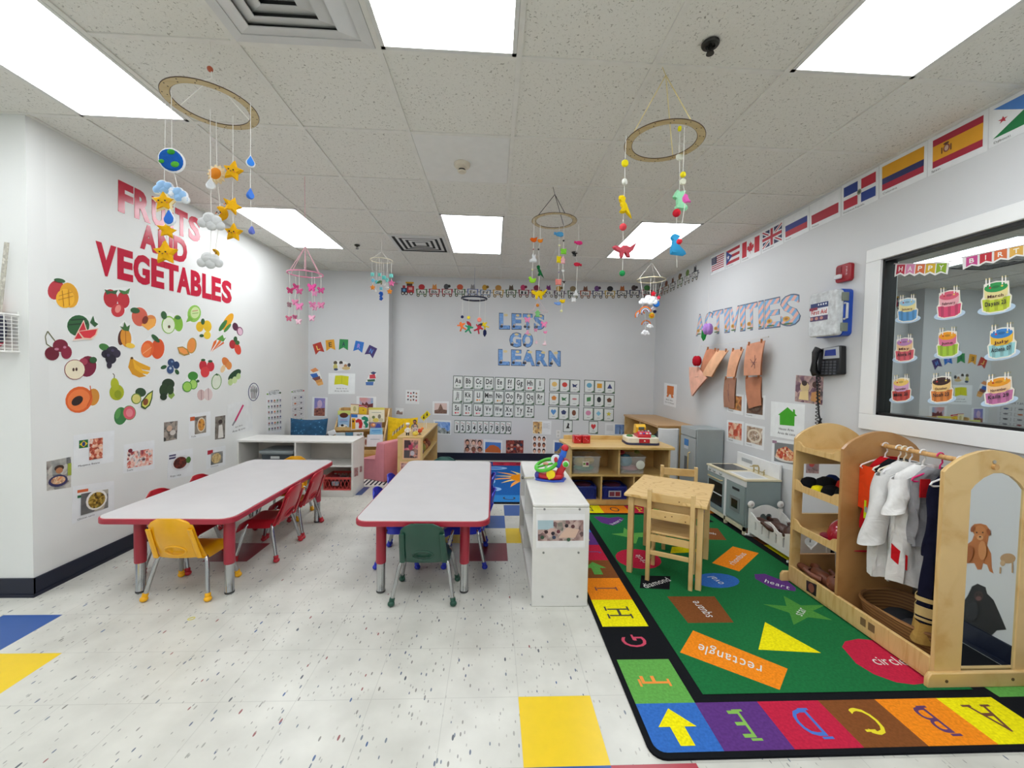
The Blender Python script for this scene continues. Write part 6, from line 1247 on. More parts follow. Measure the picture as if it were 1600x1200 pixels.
# animal stickers on the wall behind the arch opening
class MirP:
    ax = 'X'; n = Vector((-1, 0, 0))
    def px(s, x, y, k=0): q = hit('X', XR, x, y); return Vector((XR, 2*1.679-q.y, q.z))
MR = MirP()
DV = (1200, 640, 4)
DOG = [('p', [(1275, 730), (1290, 715), (1330, 712), (1365, 722), (1392, 760), (1380, 790), (1370, 850), (1395, 900), (1400, 990), (1410, 1025), (1385, 1010), (1370, 970), (1345, 960), (1335, 1000), (1310, 1000), (1290, 960), (1240, 960), (1225, 900), (1235, 850), (1275, 820), (1290, 780), (1270, 750)], '#b8703c'), ('e', 1325, 765, 38, 42, '#c88048'), ('e', 1328, 800, 20, 16, '#d89c68'), ('e', 1328, 795, 7, 5, '#241c1c'), ('e', 1308, 768, 5, 5, '#241c1c'), ('e', 1346, 768, 5, 5, '#241c1c'), ('e', 1283, 745, 12, 22, '#9a5428', 20), ('e', 1384, 765, 11, 22, '#9a5428', -15), ('e', 1345, 880, 26, 60, '#d08c54'), ('e', 1262, 900, 26, 52, '#a86030', 10)]
sticker(MR, DV, 'sticker of a seated golden dog, seen in the arched mirror', DOG, 'dog_sticker', 'animal sticker', 'animal stickers', 0)
sticker(MR, DV, 'sticker of a small pale brown lamb right of the golden dog', [('e', 1500, 930, 48, 32, '#b8946c'), ('e', 1468, 960, 16, 18, '#c8a880'), ('l', [(1455, 985), (1452, 1025)], 10, '#b8946c'), ('l', [(1530, 955), (1530, 1020)], 10, '#b8946c')], 'lamb_sticker', 'animal sticker', 'animal stickers', 0)
sticker(MR, (1200, 860, 4), 'sticker of a black chimpanzee under the golden dog', [('p', [(1275, 225), (1310, 208), (1360, 230), (1370, 270), (1410, 310), (1450, 400), (1490, 495), (1430, 500), (1400, 530), (1320, 500), (1220, 470), (1215, 330), (1250, 280)], '#1c1d20'), ('e', 1318, 285, 30, 32, '#3a2c2c'), ('e', 1318, 300, 18, 14, '#6a4a48'), ('e', 1308, 275, 4, 4, '#0c0c0c'), ('e', 1330, 275, 4, 4, '#0c0c0c'), ('e', 1280, 380, 40, 60, '#27282c', 10)], 'chimpanzee_sticker', 'animal sticker', 'animal stickers', 0)
# wicker basket
t = thing('wicker_basket', 'woven wicker basket on the floor board inside the dress-up stand', 'basket', (2.2, 1.95, .036)); wk = stripes(('#8a5f34', '#6e4826', '#9a7040'), 60, (0, 0, 0), .7)
def bw_(u, v):
    a = 2*PI*u; r = 1+.12*v; cx, cy = .145*r, .21*r; return (cx*math.copysign(abs(math.cos(a))**.7, math.cos(a)), cy*math.copysign(abs(math.sin(a))**.7, math.sin(a)), .004+.12*v+.012*math.sin(a*2)*v+.0025*math.sin(36*a)*0)
MB().sheet(bw_, 48, 8, .008, wk).build('woven_wall', t); MB().tube([bw_(k/48, 1) for k in range(48)], .009, wk, 7, True).build('braided_rim', t)
MB().ext([(bw_(k/24, 0)[0], bw_(k/24, 0)[1]) for k in range(24)], 'Z', .0, .006, C('#7a5530', .8)).build('bottom', t)
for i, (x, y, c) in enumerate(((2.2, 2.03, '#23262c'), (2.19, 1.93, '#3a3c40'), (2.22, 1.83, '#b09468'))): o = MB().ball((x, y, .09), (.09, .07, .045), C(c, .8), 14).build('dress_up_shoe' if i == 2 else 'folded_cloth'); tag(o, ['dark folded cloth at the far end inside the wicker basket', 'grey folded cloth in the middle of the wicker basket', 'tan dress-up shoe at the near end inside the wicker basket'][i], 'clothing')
# hangers and clothes
def hanger(y, col, label, zr=ROD, ang=0):
    t = thing('clothes_hanger', label, 'hanger', (2.205, y, zr), ang, 'clothes hangers on the rail'); m = C(col, .3); R = .0185
    hook = [(0+R*math.cos(a)-0.0, 0, R*math.sin(a)) for a in [math.radians(d) for d in range(-60, 200, 20)]]
    MB().tube(hook[::-1]+[(.012, 0, -.03), (0, 0, -.045), (0, 0, -.065)], .0036, m, 8).build('hook', t)
    MB().tube([(0, 0, -.063), (-.08, 0, -.085), (-.135, 0, -.106), (-.142, 0, -.117), (-.132, 0, -.124), (.132, 0, -.124), (.142, 0, -.117), (.135, 0, -.106), (.08, 0, -.085), (0, 0, -.063)], .0042, m, 8, True).build('arms', t)
    return t
HS = [(2.165, '#e8dcd8', 'pale hanger nearest the middle panel, holding the orange and red vest'), (2.09, '#ece6dc', 'white hanger, second from the middle panel'), (2.06, '#e6dcc4', 'cream hanger, third from the middle panel'), (2.03, '#e8e8ec', 'white hanger, fourth from the middle panel'), (1.965, '#eceae6', 'white hanger holding the white coat with a red patch'), (1.885, '#d8186c', 'bright pink hanger on the rail'), (1.80, '#e8e8ea', 'white hanger nearest the mirror panel')]
for y, c, l in HS: hanger(y, c, l)
def cloth(fn, nu, nv, mat, name, parent=None, th=.004, skip=None): return MB().sheet(fn, nu, nv, th, mat, skip).build(name, parent)
def garment(label, y, z0, z1, w0, w1, mat, name, slv=None, th=.05, wob=.012, cat='clothing', xs=2.205, extra=None, lean=0):
    "a hanging coat: closed tube of cloth with collar, sloping shoulders, folds and sleeves"
    z1 = .932; t = thing(name, label, cat, (xs, y, z1)); H = z0-z1; ph = random.random()*6
    def body(u, v):
        a = 2*PI*u; c, s_ = math.cos(a), math.sin(a)
        if v < .12: k = v/.12; w = lerp(.045, w0, k**.8); d = lerp(.03, th*.75, k); z = -.055*k
        else: k = (v-.12)/.88; w = lerp(w0, w1, k**.8); d = th*(.75+.3*k); z = -.055+(H+.055)*k
        f = wob*(math.sin(7*a+4*v+ph)+.5*math.sin(15*a-9*v+ph))*min(1, v*1.6)
        return (w*c*(1+f*1.5), d*s_+f+lean*v, z-.012*math.sin(3*a+ph)*v)
    cloth(body, 60, 30, mat, 'body', t)
    if slv:
        for s, (dx, dy, L_, r0, r1) in zip((-1, 1), slv):
            def sl(u, v, s=s, dx=dx, dy=dy, L_=L_, r0=r0, r1=r1):
                a = 2*PI*u; r = lerp(r0, r1, v)*(1+.08*math.sin(3*a+6*v)+.02*math.sin(17*v+2*a)); return (s*(w0*.8)+dx*v+r*math.cos(a), dy*v+r*.7*math.sin(a)+.004*math.sin(9*v), -.06-L_*v+r*.35*math.cos(a)*-s)
            cloth(sl, 26, 20, mat, 'sleeve', t, .004)
    if extra: extra(t)
    return t
@special('cloth')
def FAB(h):
    m, nt, b = base('woven_cloth'); n = node(nt, 'ShaderNodeTexNoise', Scale=16.0, Detail=4.0, Distortion=1.0); nt.links.new(coords(nt), n.inputs['Vector'])
    nt.links.new(ramp(nt, n.outputs[0], [(.3, shade(h, .96)), (.7, shade(h, 1.03))]), b.inputs['Base Color']); b.inputs['Roughness'].default_value = .9; b.inputs['Specular IOR Level'].default_value = .15
    bp = node(nt, 'ShaderNodeBump', Strength=.6, Distance=.012); nt.links.new(n.outputs[0], bp.inputs['Height']); nt.links.new(bp.outputs[0], b.inputs['Normal']); return m
def vest(t):
    for z0_, z1_, c in ((-.26, -.36, '#c8dc20'), (-.325, -.295, '#9aa09a')):
        def band(u, v, z0_=z0_, z1_=z1_): a = PI+PI*u*1.0; return (.128*math.cos(a)*1.05, .052*math.sin(a)*1.25-.004*(c != '#c8dc20'), lerp(z0_, z1_, v)-.05*math.cos(a)-.03)
        cloth(band, 16, 2, FAB(c), 'reflective_band', t, .003)
    cloth(lambda u, v: (-.127-.006*math.sin(PI*u), lerp(-.045, .045, u), -.05-.24*v), 4, 8, FAB('#e8481c'), 'orange_panel', t, .003)
garment('orange and red firefighter vest with a lime reflective band', 2.138, .52, .93, .115, .135, FAB('#b8141e'), 'firefighter_vest', None, .034, extra=vest)
garment('dark jacket mostly hidden between the vest and white coats', 2.09, .60, .93, .13, .12, FAB('#17181c'), 'dark_jacket', None, .024)
garment('plain white coat left of the coat with the red patch', 2.04, .33, .93, .14, .185, FAB('#d8d8d6'), 'white_coat', [(-.085, -.02, .36, .052, .062), (.02, .0, .3, .045, .05)], .05, .009)
def patch(t):
    cloth(lambda u, v: (.168*math.cos(PI*(1.06+.2*u)), .066*math.sin(PI*(1.06+.2*u))+.004, -.40-.075*v-.05*u), 8, 4, FAB('#cc1c24'), 'red_patch', t, .003)
    cloth(lambda u, v: (-.06+.12*u, -.036-.008*v, .012-.05*v-.02*abs(u-.5)), 6, 3, FAB('#dcdad8'), 'collar', t, .004); MB().tube([(-.075, -.042, -.05), (-.03, -.046, -.03), (.05, -.045, -.03)], .0022, C('#8a4a6a')).build('collar_piping', t)
garment('white coat with a red patch near the hem, in the middle of the rail', 1.955, .33, .93, .148, .165, FAB('#e0e0de'), 'white_coat', [(-.07, -.035, .17, .046, .05), (.02, -.02, .40, .045, .045)], .055, .009, extra=patch)
garment('grey and red shirt on the pink hanger', 1.895, .55, .93, .13, .12, FAB('#8c8c90'), 'grey_shirt', None, .024, extra=lambda t: cloth(lambda u, v: (-.12+.05*u, -.03, -.05-.09*v), 4, 4, FAB('#c01c24'), 'red_collar', t, .004))
def skirt(t):
    for z, h in ((-.60, .02), (-.645, .045), (-.70, .012)):
        def bd(u, v, z=z, h=h): a = 2*PI*u; return (.163*math.cos(a)*(1+.02*math.sin(7*a)), .068*math.sin(a), z-h*v)
        cloth(bd, 40, 2, FAB('#c8b078'), 'gold_band', t, .003)
garment('dark navy costume with gold bands above its hem, beside the mirror panel', 1.815, .20, .93, .115, .155, FAB('#14162c'), 'navy_costume', [(-.01, .01, .34, .036, .034), (.0, .0, .25, .035, .035)], .045, .008, extra=skirt, xs=2.215)
def hemt(t): pass
o = MB().sheet(lambda u, v: (2.215+(.165+.02*v)*math.cos(2*PI*u)*(1+.03*math.sin(12*PI*u)), 1.815+.07*math.sin(2*PI*u), .21-.095*v), 30, 3, .004, FAB('#b08c4a')).build('gold_skirt_hem'); tag(o, 'mustard gold fabric hem hanging below the navy costume', 'clothing')
# hats on the shelf, helmet, bin, doll
def hat(name, label, x, y, z, r, col, brim=0, flat=.6, bc=None):
    r *= 1.25; t = thing(name, label, 'hat', (x, y, z)); MB().lathe([(r, 0), (r*.98, r*flat*.4), (r*.8, r*flat*.8), (r*.4, r*flat), (.001, r*flat*1.03)], (0, 0, .004), FAB(col), 22).build('crown', t)
    if brim: MB().lathe([(r*.9, 0), (r+brim, 0), (r+brim, .004), (r*.9, .006)], (0, 0, 0), FAB(bc or col), 26).build('brim', t)
    return t
zs = .644
hat('round_hat', 'black round hat at the far left of the hat shelf', 2.05, 2.50, zs, .045, '#101114', 0, 1.3)
hat('round_hat', 'black round hat behind the yellow helmet on the hat shelf', 2.11, 2.44, zs+.0, .052, '#121316', 0, 1.4)
hat('yellow_hat', 'small bright yellow cap in front on the hat shelf', 2.04, 2.415, zs, .035, '#e8d818', .012, 1.0)
hat('round_hat', 'black hat beside the yellow cap on the hat shelf', 2.05, 2.33, zs, .045, '#0e0f12', 0, 1.2)
hat('bowler_hat', 'large black hat at the right end of the hat shelf', 2.07, 2.255, zs, .048, '#111214', .0, 1.2)
hat('red_hat', 'red cap heaped behind the black hats', 2.17, 2.34, zs, .06, '#a8241c', .02, 1.4)
hat('grey_hat', 'grey-beige cap at the back of the hat heap', 2.27, 2.29, zs, .06, '#9a9284', .02, 1.8)
hat('blue_hat', 'dark blue cap behind the far black hat', 2.18, 2.48, zs, .04, '#24346a', .01, 1.9)
t = thing('toy_helmet', 'shiny red toy firefighter helmet on the third shelf', 'helmet', (2.13, 2.30, .381)); hm = C('#a8102c', .15, coat=.6)
MB().lathe([(.10, 0), (.098, .035), (.082, .085), (.05, .115), (.001, .126)], (0, 0, .012), hm, 28).build('dome', t); MB().lathe([(.09, .012), (.125, .006), (.128, .002), (.09, .004)], (-.01, .0, 0), hm, 28).build('brim', t); MB().tube([(-.098, 0, .04), (-.062, 0, .108), (0, 0, .142), (.062, 0, .108), (.098, 0, .04)], .008, hm).build('ridge', t)
o = MB().ball((2.06, 2.36, .40), (.04, .04, .018), C('#8a1c34', .4), 14).build('toy_visor'); tag(o, 'dark pink plastic piece beside the red helmet', 'toy')
doll('brown baby doll lying on its back on the lowest dress-up shelf', 2.07, 2.45, .085, 3.0, '#74402c', 1.15)
dd = sheet(type('PL', (), {'ax': 'X', 'n': Vector((-1, 0, 0)), 'px': lambda s, x, y, k=0: hit('X', XFt-.004, x, y)})(), (1200, 640, 4), ((240, 1065), (305, 1095), (300, 1170), (240, 1130)), 'small photo of a doll fixed to the front board of the dress-up stand', lambda d: d.e(.5, .5, .3, .4, '#8a5040'), 'photo_label', 'label', None, '#2c1c20')
MB().bx(LX(XFt+.014), LX(2.2), LYy(2.21), LYy(2.54), .06, .085, WA).build('raised_board', bpy.data.objects['dress_up_unit'])
t = tub('storage_tote', 'grey translucent tote with a white handle, under the third dress-up shelf', 'bin', 2.22, 2.40, 2.24, 2.50, .036, .27, C('#a8a6a2', .3), C('#d8d0bc', .3))
MB().tube([(-.092, .03*math.cos(a)-.02, .18+.04*math.sin(a)) for a in [math.radians(d) for d in range(-100, 60, 16)]], .006, C('#e4e4e0', .3)).build('handle', t)
# ------------------------------------------------------------------ reading corner
t = thing('foam_chair', 'pink vinyl foam chair on the striped rug by the book rack', 'chair', (-1.283, 4.875, .006), math.radians(60)); pk = C('#dd8f9a', .35, var=.015)
# local x runs along the width, local y against the facing direction
MB().ext([(0, 0), (.44, 0), (.44, .25), (.15, .27), (.13, .45), (.0, .47)], 'X', 0, .34, pk)
m = MB().ext([(0, 0), (.44, 0), (.44, .235), (.155, .265), (.125, .455), (.115, .47), (.01, .475), (0, .46)], 'X', .0, .34, pk); m.build('body', t, .012)
MB().tube([(.002, 0.0, .02), (.002, 0, .46)], .004, shade and C('#c87884', .4)).tube([(.0, .16, .26), (.0, .43, .235)], .003, C('#c87884', .4)).build('piping', t)
# book rack
t = thing('book_rack', 'wooden tiered book display holding picture books in the back left corner', 'book rack', (-1.80, 5.65, 0))
bx_ = lambda x: x+1.80
by_ = lambda y: y-5.65
for x in (-2.15, -1.47): MB().ext([(by_(5.38), 0), (by_(5.92), 0), (by_(5.92), .80), (by_(5.80), .80), (by_(5.42), .25)], 'X', bx_(x), bx_(x+.02), WV).build('side_panel', t)
for k in range(4):
    y0, z0 = 5.40+.10*k, .24+.135*k; MB().bx(bx_(-2.13), bx_(-1.47), by_(y0), by_(y0+.012), z0, z0+.05, WA).bx(bx_(-2.13), bx_(-1.47), by_(y0+.012), by_(y0+.1), z0, z0+.01, WA).build('tier', t)
MB().bx(bx_(-2.13), bx_(-1.47), by_(5.40), by_(5.42), .16, .24, wood('#cc9d52', '#bd8c3f', (0, 0, PI/2))).build('front_rail', t); MB().bx(bx_(-2.13), bx_(-1.47), by_(5.90), by_(5.92), .1, .80, WDk).build('back_panel', t)
BV = (500, 620, 13.333)
def book(q, Yp, label, cover, draw, h=.012):
    pl = Plane('Y', Yp); Q = vq(pl, *BV, *q); d = Dec(Q, pl.n, .0008)
    P = [Q(0, 0), Q(1, 0), Q(1, 1), Q(0, 1)]; Bk = [p+Vector((0, h, 0)) for p in P]
    d.mb.prism([p+Vector((0, .0005, 0)) for p in P], Bk, C('#e6e2d6'), C('#d8d4c8')); d.first = True; d.r(0, 0, 1, 1, cover)
    draw(d); return d.done('picture_book', label, 'book', 'picture books on the rack')
book(((370, 288), (635, 290), (600, 690), (372, 690)), 5.62, 'picture book with a green top, brown oval and a white cow', '#a4c4e0', lambda d: (d.r(0, 0, 1, .22, '#c8d070'), d.e(.5, .24, .35, .13, '#5a2418'), d.line([(.2, .48), (.8, .48)], .03, '#9a7ac0'), d.line([(.15, .58), (.85, .56)], .03, '#5a88c0'), d.e(.5, .84, .38, .14, '#eeeae0'), d.e(.4, .76, .14, .06, '#24242a'), d.e(.75, .86, .1, .05, '#4a4a50')))
book(((640, 150), (808, 158), (800, 350), (640, 345)), 5.72, 'cream picture book at the top left of the rack middle', '#e8dcb0', lambda d: (d.e(.5, .5, .2, .28, '#c0b880'), d.r(0, 0, 1, .06, '#a83040')))
book(((812, 165), (985, 190), (968, 372), (812, 352)), 5.70, 'yellow and dark red picture book at the top of the rack', '#e0b818', lambda d: (d.poly([(0, 0), (1, 0), (1, .3), (.5, .2), (0, .26)], '#b02c34'), d.line([(0, .2), (.5, .12), (1, .24)], .05, '#e8e0d8'), d.e(.55, .55, .1, .08, '#b07818')))
def n123(d): d.r(.0, .0, .36, .2, '#3474c0'); d.r(.04, .26, .24, .95, '#e4a410'); d.e(.12, .45, .06, .08, '#4a3010'); d.poly([(.24, .4), (.4, .28), (.58, .34), (.66, .6), (.6, .92), (.42, .92), (.46, .68), (.42, .52), (.28, .55)], '#c4262c'); d.text('2', .33, .9, .44, .9, '#f0ece8', 'b', .28); d.poly([(.58, .2), (.76, .08), (.95, .18), (.99, .42), (.88, .5), (.99, .68), (.93, .9), (.72, .92), (.76, .7), (.7, .5), (.8, .38), (.62, .34)], '#1f8a6c'); d.text('3', .68, .9, .8, .9, '#f0ece8', 'b', .24); d.e(.74, .82, .03, .03, '#c4262c')
book(((650, 362), (1016, 380), (1016, 668), (650, 690)), 5.58, 'large counting book cover with a yellow 1, red 2 and green 3', '#ece8e4', n123)
book(((1018, 222), (1345, 225), (1340, 525), (1020, 530)), 5.66, 'tall cream picture book with a yellow top and small animals', '#ece6cc', lambda d: (d.r(0, 0, 1, .16, '#d8d060'), d.line([(.18, .34), (.8, .34)], .05, '#b8b8a8'), d.e(.3, .66, .1, .1, '#7a8a5a'), d.e(.45, .86, .2, .14, '#e0cc60'), d.e(.68, .62, .1, .16, '#8a8470'), d.e(.78, .85, .16, .12, '#d0c8a8')))
book(((1045, 530), (1290, 530), (1288, 655), (1050, 655)), 5.60, 'small colourful book with orange and blue figures', '#8a7a9a', lambda d: (d.e(.25, .45, .2, .3, '#e08a4c'), d.poly([(.4, .95), (.6, .2), (.85, .3), (.95, .95)], '#4050a8'), d.e(.3, .4, .1, .15, '#f0c8a0')))
book(((1040, 655), (1305, 650), (1300, 785), (1035, 785)), 5.53, 'light blue picture book below the animal book', '#8cc4e8', lambda d: (d.line([(.15, .4), (.85, .35)], .14, '#4a90d0'), d.line([(.3, .62), (.9, .6)], .12, '#68a4d8')))
book(((985, 788), (1312, 788), (1305, 1035), (975, 1040)), 5.47, 'plain white picture book, lowest on the right of the rack', '#e6e8ea', lambda d: d.line([(.2, .38), (.8, .4)], .05, '#a8b4bc'))
book(((925, 850), (975, 850), (968, 1040), (925, 1035)), 5.46, 'narrow pale book beside the plain white book', '#e0d8cc', lambda d: d.e(.6, .5, .4, .35, '#8a5040'))
book(((330, 745), (520, 745), (520, 850), (330, 850)), 5.46, 'pale blue-grey book, lowest at the left of the rack', '#ccd8d8', lambda d: d.line([(.1, .4), (.9, .4)], .1, '#a0b4b8'))
book(((530, 738), (692, 738), (690, 850), (530, 850)), 5.45, 'teal book between two pale books on the lowest tier', '#3f7490', lambda d: d.line([(.2, .3), (.8, .3)], .06, '#6a98b0'))
book(((700, 738), (900, 738), (900, 850), (700, 850)), 5.46, 'white book with small pictures in the middle of the lowest tier', '#dfe0dc', lambda d: (d.e(.5, .5, .2, .15, '#8a8a80'), d.e(.78, .35, .1, .12, '#5a9a6a')))
def pillow(name, label, cx, y, w, h, z, mat, rot=0, tilt=.2):
    m = MB(); n = 18
    def P(i, j, s):
        a, b = -1+2*i/n, -1+2*j/n; f = (max(0, 1-a**4)*max(0, 1-b**4))**.5; pin = 1-.06*(1-abs(a)**2)*abs(b)**3; pin2 = 1-.06*(1-abs(b)**2)*abs(a)**3
        return Vector((a*w/2*pin2, s*.075*f, h/2+b*h/2*pin))
    V = [P(i, j, 1) for j in range(n+1) for i in range(n+1)]+[P(i, j, -1) for j in range(n+1) for i in range(n+1)]; K = (n+1)**2; F = []
    for j in range(n):
        for i in range(n): a = j*(n+1)+i; F += [(a, a+1, a+n+2, a+n+1), (K+a+n+1, K+a+n+2, K+a+1, K+a)]
    R = Matrix.Rotation(rot, 4, 'Z') @ Matrix.Rotation(-tilt, 4, 'X') ; m.add([R @ v+Vector((cx, y, z)) for v in V], F, mat)
    o = m.build(name); o['label'] = label; o['category'] = 'pillow'; return o
@special('batik')
def batik(a='#1d4f72', b_='#4a86a8'):
    m, nt, b = base('patterned_cloth'); v = node(nt, 'ShaderNodeTexVoronoi', Scale=22.0); nt.links.new(coords(nt), v.inputs['Vector'])
    nt.links.new(ramp(nt, v.outputs['Distance'], [(.0, b_), (.12, b_), (.2, a), (1, shade(a, .8))]), b.inputs['Base Color']); b.inputs['Roughness'].default_value = .9; return m
pillow('floor_pillow', 'blue patterned floor pillow leaning in the corner behind the white cubby', -2.34, 5.20, .46, .72, .0, batik(), .05, .15)
yp = pillow('floor_pillow', 'mustard yellow floor pillow with a zebra print, right of the book rack', -1.245, 5.50, .42, .72, .0, C('#d6b020', .9, var=.06, scale=20), -.1, .2)
zp = Plane('Y', 5.43); f = view(zp, 600, 640, 13.333); d = Dec(f, zp.n, .001)
for k in range(9): d.poly([(170+28*k, 540-22*k), (185+28*k, 470-24*k), (200+28*k, 450-20*k), (190+28*k, 545-24*k)], '#4a4a4c' if k % 2 else '#b0b0ac'); d.k -= d.step
bpy.context.view_layer.update(); zo = d.mb.build('zebra_print', smooth=False); l_ = zo.location.copy(); zo.parent = yp; zo.location = l_-yp.location; zo['label'] = 'grey striped zebra print'
o = MB().box((-1.96, 4.98, .28), (.09, .06, .56), C('#18191c', .5)).box((-1.915, 4.93, .585), (.09, .012, .06), C('#dfe2e4', .4), M=Matrix.Rotation(-.35, 4, 'Y')).build('black_speaker', bevel=.01); tag(o, 'black upright device with a white tag in front of the blue pillow', 'device')
# small shelf with figures
t = thing('toy_shelf', 'small light wooden shelf with a framed photo on its end, right of the pink chair', 'shelf', (-.92, 5.2, 0))
x0, x1, y0, y1, zt = -1.065+.92, -.785+.92, 4.62-5.2, 5.86-5.2, .60
MB().bx(x0-.005, x1+.005, y0-.005, y1, zt-.02, zt, WBm).build('top_board', t, .002)
for y in (y0, y1-.018): MB().bx(x0, x1, y, y+.018, 0, zt-.02, WA).build('side_panel', t)
MB().bx(x0, x0+.012, y0+.018, y1-.018, .02, zt-.02, WDk).build('back_panel', t)
for z in (.03, .33): MB().bx(x0+.012, x1, y0+.018, y1-.018, z, z+.015, WBm).build('shelf_board', t)
EPp = Plane('Y', 4.615)
sheet(EPp, (600, 640, 13.333), ((395, 595), (765, 605), (755, 1045), (385, 1035)), 'framed photo of children in pink on the end of the toy shelf', lambda d: (d.r(.08, .09, .86, .93, P_(['#3a3034', '#7a5a58', '#d89a88', '#c85a78'], 81, 26)), d.r(.08, .09, .4, .45, '#4a3038'), d.e(.45, .4, .13, .16, '#b83a5a'), d.e(.55, .7, .12, .12, '#c8c0c8'), d.r(.08, .56, .4, .93, '#4c4448'), d.e(.4, .25, .07, .07, '#3a2830')), 'framed_photo', 'photo', None, '#e8b890')
sheet(EPp, (600, 640, 13.333), ((330, 1085), (760, 1090), (750, 1400), (330, 1395)), 'second photo below the framed one on the end of the toy shelf', lambda d: (d.r(.06, .1, .94, .9, P_(['#e8d8d0', '#c08a88', '#5a3a3c'], 82, 26)),), 'framed_photo', 'photo', None, '#e8b890')
for i, (y, z, r, c, lb) in enumerate([(4.82, .345, .05, '#6a3c54', 'dark plum'), (4.98, .345, .06, '#8a8230', 'olive'), (5.15, .345, .05, '#b0703c', 'orange-brown'), (5.35, .345, .05, '#8a4a30', 'rust'), (4.8, .045, .07, '#3a3448', 'dark violet'), (4.95, .045, .06, '#9a98b8', 'pale violet')]):
    o = MB().ball((-.86, y, z+r), (.055, r, r), C(c, .6), 14).ball((-.86, y, z+2*r), (.025, .025, .02), C(shade(c, 1.3), .6), 10).build('stuffed_toy'); tag(o, '%s toy on the %s shelf of the toy shelf, seen from the side' % (lb, 'upper' if z > .2 else 'lower'), 'toy', 'toys in the toy shelf')
def figure(label, x, y, s, hair, top, low, skin='#c89070', hat_=None):
    t = thing('toy_figure', label, 'figure', (x, y, .60), .1, 'toy figures on the shelf'); k = C(skin, .6); b = MB()
    b.tube([(0, 0, .045*s), (0, 0, .075*s), (0, 0, .1*s), (0, 0, .118*s)], [.022*s, .02*s, .024*s, .01*s], C(top, .7), 12); b.build('torso', t)
    l = MB()
    for q in (-1, 1): l.tube([(q*.012*s, 0, .05*s), (q*.014*s, -.004, .012*s)], [.012*s, .009*s], C(low, .7), 10).ball((q*.014*s, -.01*s, .007*s), (.011*s, .018*s, .007*s), C('#1c1c1e'), 10)
    l.build('legs', t); a = MB()
    for q in (-1, 1): a.tube([(q*.022*s, 0, .1*s), (q*.036*s, -.006, .075*s), (q*.032*s, -.02*s, .058*s)], [.009*s, .008*s, .006*s], C(top, .7), 8).ball((q*.031*s, -.024*s, .055*s), .007*s, k, 8)
    a.build('arms', t)
    MB().ball((0, 0, .135*s), (.021*s, .02*s, .024*s), k, 14).ball((0, -.021*s, .133*s), .004*s, k, 8).build('head', t)
    MB().ball((0, .004*s, .141*s), (.0225*s, .0215*s, .022*s), C(hair, .8), 14).build('hair', t)
    if hat_: MB().lathe([(.022*s, .150*s), (.024*s, .158*s), (.03*s, .17*s), (.024*s, .182*s), (.001, .184*s)], (0, 0, 0), C(hat_, .8), 16).build('chef_hat', t)
    MB().ball((-.008*s, -.0195*s, .138*s), .0025*s, C('#141416'), 6).ball((.008*s, -.0195*s, .138*s), .0025*s, C('#141416'), 6).ball((0, -.0195*s, .124*s), (.006*s, .002*s, .0015*s), C('#9a3c38'), 6).build('face', t)
figure('toy cook figure in white with a white hat on the small wooden shelf', -.975, 4.72, .8, '#3a3434', '#e6e4e0', '#1a1a1e', '#c89878', '#eceae6')
figure('taller toy figure with dark hair behind the white cook figure', -.93, 4.90, 1.0, '#22241f', '#7a7a78', '#8a8270', '#9a6850')
figure('toy figure with a pale face and dark hair right of the cook', -.90, 4.78, .8, '#2a1c1c', '#c8b8b8', '#6a5c50', '#e0b4a4')
t = thing('toy_bird', 'red and orange toy bird on the small wooden shelf', 'toy', (-.85, 4.80, .60), .5)
MB().ball((0, 0, .045), (.03, .02, .025), C('#cc4a24')).build('body', t); MB().ball((.03, 0, .07), (.016, .014, .016), C('#e07828')).build('head', t); MB().ball((-.03, 0, .055), (.03, .008, .012), C('#a02420')).build('tail', t); MB().tube([(0, 0, 0), (0, 0, .03)], .005, C('#5a3a28')).lathe([(.02, 0), (.018, .004)], (0, 0, 0), C('#6a3a34')).build('stand', t)
o = MB().ball((-.885, 4.71, .625), (.035, .025, .025), C('#e4cc50', .6)).ball((-.87, 4.70, .652), (.014, .012, .01), C('#e8d878', .6)).build('yellow_duck'); tag(o, 'yellow toy duck in front of the red and orange bird', 'toy')
t = thing('toy_crossing_sign', 'yellow diamond toy crossing sign on a thin post at the back of the small shelf', 'toy sign', (-.885, 5.30, .60))
MB().tube([(0, 0, 0), (0, 0, .12)], .005, C('#d8d4c8')).build('post', t); MB().tube([(.03, 0, .0), (.03, .0, .17)], .004, C('#d8d4c8')).build('post', t)
for a, b, nm in ((-.005, .145, 'front_sign'), (.038, .185, 'rear_sign')):
    MB().ext([(a, b-.048), (a+.045, b), (a, b+.048), (a-.045, b)], 'Y', -.004, .0, C('#e0cc18', .4)).ball((a, -.006, b+.02), (.007, .002, .007), C('#1c1c14'), 8).bx(a-.009, a+.009, -.006, -.004, b-.02, b+.01, C('#1c1c14')).build(nm, t)
# ------------------------------------------------------------------ devices and things on the right wall
t = thing('first_aid_case', 'blue and clear first aid case mounted on the right wall', 'first aid case', (XR, 2.85, 1.66)); cy = 0
def yz(px_, py_, X): q = hit('X', X, px_, py_); return q.y-2.85, q.z-1.66
body = rrect(-.128, .128, 0, .33, .03)
MB().ext(body, 'X', -.062, .002, C('#1c4cb4', .3)).build('blue_back_shell', t, .004)
MB().ext(rrect(-.124, .124, .004, .326, .03), 'X', -.115, -.060, C('#d2d6d8', .25, var=.08, scale=30)).build('clear_front_shell', t, .008)
lab = MB().bx(-.1165, -.1155, -.055, .105, .12, .25, C('#e8e8ea', .3)).bx(-.1172, -.1164, -.055, .105, .213, .25, C('#2c3c70')).bx(-.1172, -.1164, -.055, .105, .12, .155, C('#54406a')).bx(-.1174, -.1164, .04, .115, .2, .22, C('#8a2c44'))
